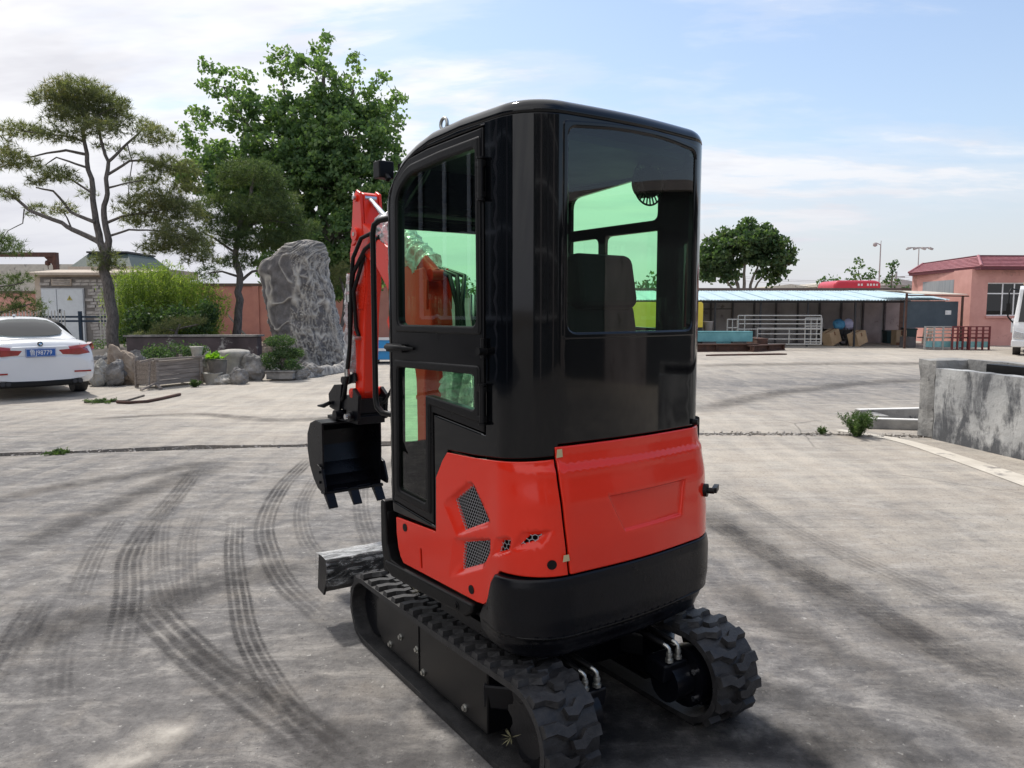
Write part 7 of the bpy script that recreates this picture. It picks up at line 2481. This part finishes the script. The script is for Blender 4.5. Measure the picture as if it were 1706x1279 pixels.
# ================================================================== WHITE SALOON CAR
def loft(m, secs, closed=False, smooth=True, cap=True):
    n = len(secs[0]); vs = [p for s_ in secs for p in s_]; fs = []
    for i in range(len(secs) - 1):
        for k in range(n - (0 if closed else 1)):
            k2 = (k + 1) % n; fs.append((i * n + k, i * n + k2, (i + 1) * n + k2, (i + 1) * n + k))
    m.add(vs, fs, smooth)
    if cap:
        m.add(secs[0], [tuple(range(n))], smooth); m.add(secs[-1], [tuple(range(n))], smooth)


cp = gr(76, 668); CAR = empty('white_car', Vector((cp.x - .25, cp.y + .35, 0)), radians(43), 'white saloon car with blue licence plate parked by the fence', 'car')
# local: y forward from the rear bumper, x to the right
ST = [(.00, .74, .76), (.03, .84, .86), (.10, 1.00, .89), (.20, 1.055, .905), (.55, 1.065, .92), (1.0, 1.07, .93), (1.8, 1.03, .93), (2.9, 1.0, .93), (3.6, .98, .92), (4.3, .86, .89), (4.7, .74, .84), (4.88, .60, .74)]
secs = []
for y, h, w in ST:
    zl = .30 if y > .06 and y < 4.8 else .40
    half = [(w * .86, zl - .08), (w * .96, zl), (w, .50), (w * .995, .66), (w * .975, .80 if h > .9 else h - .10), (w * .93, h - .07), (w * .80, h - .015), (w * .4, h), (0, h + .01)]
    half = [(x, min(z, h + .01)) for x, z in half]
    secs.append([(x, y, z) for x, z in half] + [(-x, y, z) for x, z in half[:-1][::-1]])
m = MB(); loft(m, secs, closed=True); body = m.build('body', M['white_paint'], CAR, sub=1)
# greenhouse
G2 = [(.62, 1.05, .70, 1.05), (1.05, 1.25, .63, 1.05), (1.50, 1.40, .575, 1.05), (1.95, 1.455, .56, 1.05), (2.5, 1.455, .56, 1.05), (2.95, 1.37, .58, 1.04), (3.55, 1.0, .70, 1.0)]
secs = []
for y, h, w, zb_ in G2:
    wb_ = .76
    secs.append([(wb_, y, zb_ - .03), (wb_ - (wb_ - w) * .55, y, zb_ + (h - zb_) * .55), (w, y, h - .03 if h > zb_ + .05 else h), (w * .75, y, h), (0, y, h + .015), (-w * .75, y, h), (-w, y, h - .03 if h > zb_ + .05 else h), (-(wb_ - (wb_ - w) * .55), y, zb_ + (h - zb_) * .55), (-wb_, y, zb_ - .03)])
m = MB(); loft(m, secs); m.build('roof', M['white_paint'], CAR, sub=1)
m = MB()
rg = [[(-.60, .70, 1.098), (0, .67, 1.105), (.60, .70, 1.098)], [(-.54, 1.06, 1.262), (0, 1.04, 1.285), (.54, 1.06, 1.262)], [(-.47, 1.44, 1.393), (0, 1.43, 1.415), (.47, 1.44, 1.393)]]
vs = [p for r_ in rg for p in r_]; m.add([(x, y - .01, z + .012) for x, y, z in vs], [(0, 1, 4, 3), (1, 2, 5, 4), (3, 4, 7, 6), (4, 5, 8, 7)], True); m.build('rear_window', M['dark_glass'], CAR, sub=1)
for sx in (-1, 1):
    m = MB(); pp = [(.767, 1.0, 1.075), (.70, 1.35, 1.28), (.645, 1.75, 1.40), (.635, 2.5, 1.41), (.66, 2.85, 1.34), (.765, 3.3, 1.06)]
    m.add([(sx * (x + .005), y, z) for x, y, z in pp], [tuple(range(6))]); m.build('side_window', M['pane_dark'], CAR)
    for y in (1.02, 3.98):
        m = MB(); m.cyl((sx * .70, y, .335), (sx * .925, y, .335), .335, n=28); wh = m.build('wheel', M['rubber'], CAR, bevel=.02)
        m = MB(); m.cyl((sx * .92, y, .335), (sx * .935, y, .335), .22, n=20); m.build('rim', M['mesh_grey'], wh)
    # tail lamp wrapping the corner
    tl = [(.30, .012, .90), (.34, .005, .80), (.78, .07, .80), (.875, .18, .86), (.925, .40, .93), (.90, .36, .985), (.80, .11, .975), (.62, .05, .955), (.46, .03, .935)]
    m = MB()
    top_ = [Vector((sx * x, y - .018 + (.0 if x < .85 else 0), z)) for x, y, z in tl]; cen = sum(top_, Vector()) / len(top_)
    tl2 = [Vector((p.x, p.y + .10, p.z)) for p in top_]
    fr2 = [Vector((sx * .29, -.008, .865)), Vector((sx * .35, -.008, .79)), Vector((sx * .60, -.004, .775)), Vector((sx * .80, .045, .80)), Vector((sx * .925, .20, .875)), Vector((sx * .955, .42, .94)), Vector((sx * .93, .34, .985)), Vector((sx * .82, .085, .96)), Vector((sx * .60, .035, .945)), Vector((sx * .42, .02, .915))]
    cen = Vector((sx * .66, -.01, .89)); n = len(fr2)
    bk = [p + Vector((-sx * .06, .08, 0)) for p in fr2]
    m.add(fr2 + [cen] + bk, [(i, (i + 1) % n, n) for i in range(n)] + [(i, (i + 1) % n, n + 1 + (i + 1) % n, n + 1 + i) for i in range(n)]); m.build('tail_lamp', M['tail_red'], CAR)
    m = MB(); m.span((sx * .52, -.012, .455), (sx * .80, .06, .485)); m.build('reflector', M['tail_red'], CAR)
    for q in (0, .085):
        m = MB(); m.cyl((sx * (.52 + q), -.03, .295), (sx * (.52 + q), .2, .295), .038, n=16); m.build('exhaust_pipe', M['steel_dark'], CAR)
    m = MB(); m.box((sx * .98, 3.05, 1.05), (.18, .10, .12)); m.build('wing_mirror', M['white_paint'], CAR, bevel=.03)
m = MB(); m.span((-.66, -.005, .22), (.66, .25, .335)); m.build('rear_diffuser', M['matt_black'], CAR, bevel=.03)
m = MB(); m.prism([(-.50, .715), (.50, .715), (.46, .72), (.42, .93), (-.42, .93), (-.46, .72)][0:0] or [(-.52, .775), (.52, .775), (.44, .94), (-.44, .94)], 'y', -.004, .05); m.build('number_plate_recess', M['white_paint'], CAR, bevel=.015)
m = MB(); m.span((-.235, -.022, .755), (.235, -.006, .905)); PL = m.build('licence_plate', M['plate_blue'], CAR, bevel=.004)
tm = MB()
for (a_, b_) in (((-.225, -.0245, .763), (.225, -.0225, .767)), ((-.225, -.0245, .893), (.225, -.0225, .897))): tm.span(a_, b_)
tm.span((-.228, -.0245, .763), (-.224, -.0225, .897)); tm.span((.224, -.0245, .763), (.228, -.0225, .897)); tm.build('plate_border', M['white_print'], PL)


def text_obj(s_, size, loc, m_, parent, rot=(pi / 2, 0, 0), depth=.001, sx=1.0):
    cu = bpy.data.curves.new('lettering', 'FONT'); cu.body = s_; cu.size = size; cu.extrude = depth; cu.align_x = 'CENTER'; cu.align_y = 'CENTER'; cu.resolution_u = 2
    to = bpy.data.objects.new('tmp', cu); COL.objects.link(to)
    dg = bpy.context.evaluated_depsgraph_get(); me = bpy.data.meshes.new_from_object(to.evaluated_get(dg)); bpy.data.objects.remove(to)
    me.materials.clear(); me.materials.append(m_)
    o = link_mesh('lettering', me, parent); o.location = loc; o.rotation_euler = rot; o.scale = (sx, 1, 1)
    return o


text_obj('鲁J98779', .115, (0, -.0245, .828), M['white_print'], PL, sx=.82)
# roundel emblem above the plate
m = MB(); ec = Vector((0, -.002, .985)); m.cyl(ec + Vector((0, .03, 0)), ec + Vector((0, -.008, 0)), .042, n=24); EMB = m.build('emblem', M['ink'], CAR)
for q, mk in enumerate(('blue_paint', 'white_print', 'blue_paint', 'white_print')):
    m = MB(); a0 = q * pi / 2; pts = [(0, ec.z)] + [(.026 * cos(a0 + pi / 2 * j / 5), ec.z + .026 * sin(a0 + pi / 2 * j / 5)) for j in range(6)]; m.prism(pts, 'y', -.0125, -.0095); m.build('roundel_quarter', M[mk], EMB)
m = MB(); m.bar((-.03, 1.9, 1.485), (.0, 2.12, 1.475), .05, .035); m.build('roof_aerial', M['white_paint'], CAR, bevel=.012)
m = MB(); m.span((-.60, .028, .728), (.60, .036, .734)); m.build('boot_seam', M['mesh_grey'], CAR)
m = MB(); m.span((-.88, .02, .640), (.88, .03, .646)); m.build('bumper_crease', M['mesh_grey'], CAR)
for sx in (-1, 1):
    m = MB(); m.bar((sx * .60, .028, .73), (sx * .66, .11, .985), .006, .006); m.build('boot_seam', M['mesh_grey'], CAR)

# hose / rods on the ground behind the car
for i, (pp, r_, mk, lb) in enumerate((([(195, 672), (215, 673), (245, 671), (270, 666), (300, 659)], .028, 'rust', 'dark bent hose lying on the ground right of the white car'), ([(140, 671), (170, 670), (210, 669), (240, 660)], .018, 'dirt', 'thin brown stick lying beside the hose on the ground'))):
    m = MB(); m.tube([gr(*q) + Vector((0, 0, r_)) for q in pp], r_, 6); tag(m.build('ground_hose' if i == 0 else 'stick', M[mk]), lb, 'hose' if i == 0 else 'stick')

# ================================================================== WHITE LIGHT TRUCK
tp_ = gr(1684, 592)
TK = empty('light_truck', Vector((tp_.x, tp_.y, 0)), radians(-33), 'white light truck with black mirror arm entering at the right edge', 'truck')
# local: front faces -y, x to the right; left front corner near the origin
zT = EYE + (515 - 476) * tp_.y / 1281
prof = [(-.02, .38), (-.06, .55), (-.04, .95), (.02, 1.15), (.42, zT - .12), (.55, zT), (1.5, zT + .02), (1.55, .9), (1.55, .38)]
secs = []
for x, ins, hin in ((0.0, .10, .06), (.04, .04, .02), (.14, 0, 0), (.9, -.02, 0), (1.6, 0, 0), (1.70, .04, .02), (1.74, .10, .06)):
    taper = []
    for (y, z) in prof:
        xs = x + (.12 if x < .1 else -.12 if x > 1.6 else 0) * max(0, (z - 1.0) / 1.1)
        taper.append((xs, y + ins, z - (hin if z > 1.9 else 0)))
    secs.append(taper)
m = MB(); loft(m, secs, closed=True, smooth=False); m.build('cab', M['white_paint'], TK, bevel=.03, seg=3)
m = MB(); q = [(.16, .035, 1.17), (1.58, .035, 1.17), (1.48, .405, zT - .14), (.26, .405, zT - .14)]
m.add([(x, y - .035, z) for x, y, z in q] + [(x, y + .02, z) for x, y, z in q], [(0, 1, 2, 3), (7, 6, 5, 4), (0, 4, 5, 1), (1, 5, 6, 2), (2, 6, 7, 3), (3, 7, 4, 0)]); m.build('windscreen', M['clear_pane' if 'clear_pane' in M else 'dark_glass'], TK)
m = MB(); m.add([(.015, .35, 1.18), (.015, 1.15, 1.18), (.10, 1.15, zT - .2), (.10, .62, zT - .2)], [(0, 1, 2, 3)]); m.build('side_window', M['pane_dark'], TK)
for x0 in (.02, 1.36):
    m = MB(); m.prism([(x0, .60), (x0 + .34, .56), (x0 + .30, .80), (x0 + .04, .88)], 'y', -.09, .02); m.build('headlight', M['chrome'], TK, bevel=.02)
m = MB(); m.prism([(.40, .60), (1.34, .60), (1.30, .90), (.44, .90)], 'y', -.085, -.02); GR_ = m.build('grille', M['steel_dark'], TK)
for z in (.68, .76, .84):
    m = MB(); m.span((.40, -.10, z - .012), (1.34, -.086, z + .012)); m.build('grille_bar', M['chrome'], GR_)
m = MB(); m.span((-.02, -.14, .30), (1.76, .10, .54)); m.build('bumper', M['white_paint'], TK, bevel=.04, seg=3)
m = MB(); m.tube([(.10, .42, zT - .15), (-.10, .2, zT - .10), (-.16, .12, zT - .25), (-.16, .10, 1.35), (-.05, .2, 1.2), (.03, .25, 1.12)], .028, 8); m.span((-.22, .06, 1.45), (-.10, .11, 1.80)); m.build('mirror', M['matt_black'], TK)
m = MB(); m.tube([(.3, -.02, 1.20), (.8, .0, 1.25)], .012, 5); m.tube([(.9, -.02, 1.20), (1.4, .0, 1.25)], .012, 5); m.build('wiper', M['matt_black'], TK)
for x in (.16, 1.58):
    for y in (.75, 3.6):
        m = MB(); m.cyl((x - .12, y, .36), (x + .12, y, .36), .36, n=24); m.build('wheel', M['rubber'], TK, bevel=.02)
m = MB(); m.span((-.05, 1.75, .75), (1.80, 5.2, 1.25)); m.build('cargo_bed', M['white_paint'], TK, bevel=.02)
m = MB(); m.span((.4, .6, .45), (1.3, 5.0, .72)); m.build('chassis', M['steel_dark'], TK)
m = MB(); m.box((.7, 1.0, zT + .10), (.9, .3, .14)); m.build('roof_sign', M['tape'], TK, bevel=.03)

# ================================================================== HALLS AROUND THE YARD (behind the photographer, the right one added)
def hall(name, a, b, h, label, bays, lowz=1.2):
    Fh = Face(name, a, b, label=label, cat='building'); L_ = Fh.L
    m = MB(); m.span((0, -.4, 0), (L_, 0, lowz)); m.span((0, -12, h * .78), (L_, 0, h)); m.span((0, -12, 0), (L_, -11.7, h)); m.span((0, -.35, lowz), (L_, -.3, h * .78)); m.build('wall', M['hall_wall'], Fh.e)
    for i in range(bays + 1):
        m = MB(); m.span((i * L_ / bays - .35, -.05, 0), (i * L_ / bays + .35, .25, h)); m.build('column', M['shed_panel' if i % 2 else 'hall_wall'], Fh.e)
    for i in range(bays):
        x0, x1 = i * L_ / bays + .5, (i + 1) * L_ / bays - .5; m = MB()
        for q in range(5): xx = x0 + (x1 - x0) * q / 4; m.span((xx - .04, -.02, lowz + .2), (xx + .04, .04, h * .76))
        for q in range(4): zz_ = lowz + .2 + (h * .76 - lowz - .2) * q / 3; m.span((x0, -.02, zz_ - .04), (x1, .05, zz_ + .04))
        w = m.build('window', M['white_print'], Fh.e); m = MB(); m.span((x0, -.1, lowz + .2), (x1, -.05, h * .76)); m.build('pane', M['pane_dark'], w)


hall('factory_hall', Vector((-15, 9, 0)), Vector((-13, -5, 0)), 9.5, 'long dark factory hall with white gridded windows along the left side of the yard', 4)
hall('factory_hall', Vector((-2.5, -13, 0)), Vector((14, -12, 0)), 8.0, 'dark factory hall closing the yard behind the viewer', 4)
RH = Face('added_hall', Vector((15, -12, 0)), Vector((13.5, 13, 0)), label='low plain dark hall added out of view right of the yard to darken reflections', cat='building')  # unseen, added so the rear glass and shell reflect something dark
m = MB(); m.span((0, -8, 0), (RH.L, 0, 4.0)); m.build('wall', M['hall_wall'], RH.e)
m = MB(); m.span((-.3, -8.3, 4.0), (RH.L + .3, .3, 4.2)); m.build('roof', M['shed_panel'], RH.e)
for q in range(3):
    m = MB(); m.span((3 + q * 8, 0, 0), (6.5 + q * 8, .06, 3.2)); m.build('shutter_door', M['shed_panel'], RH.e)
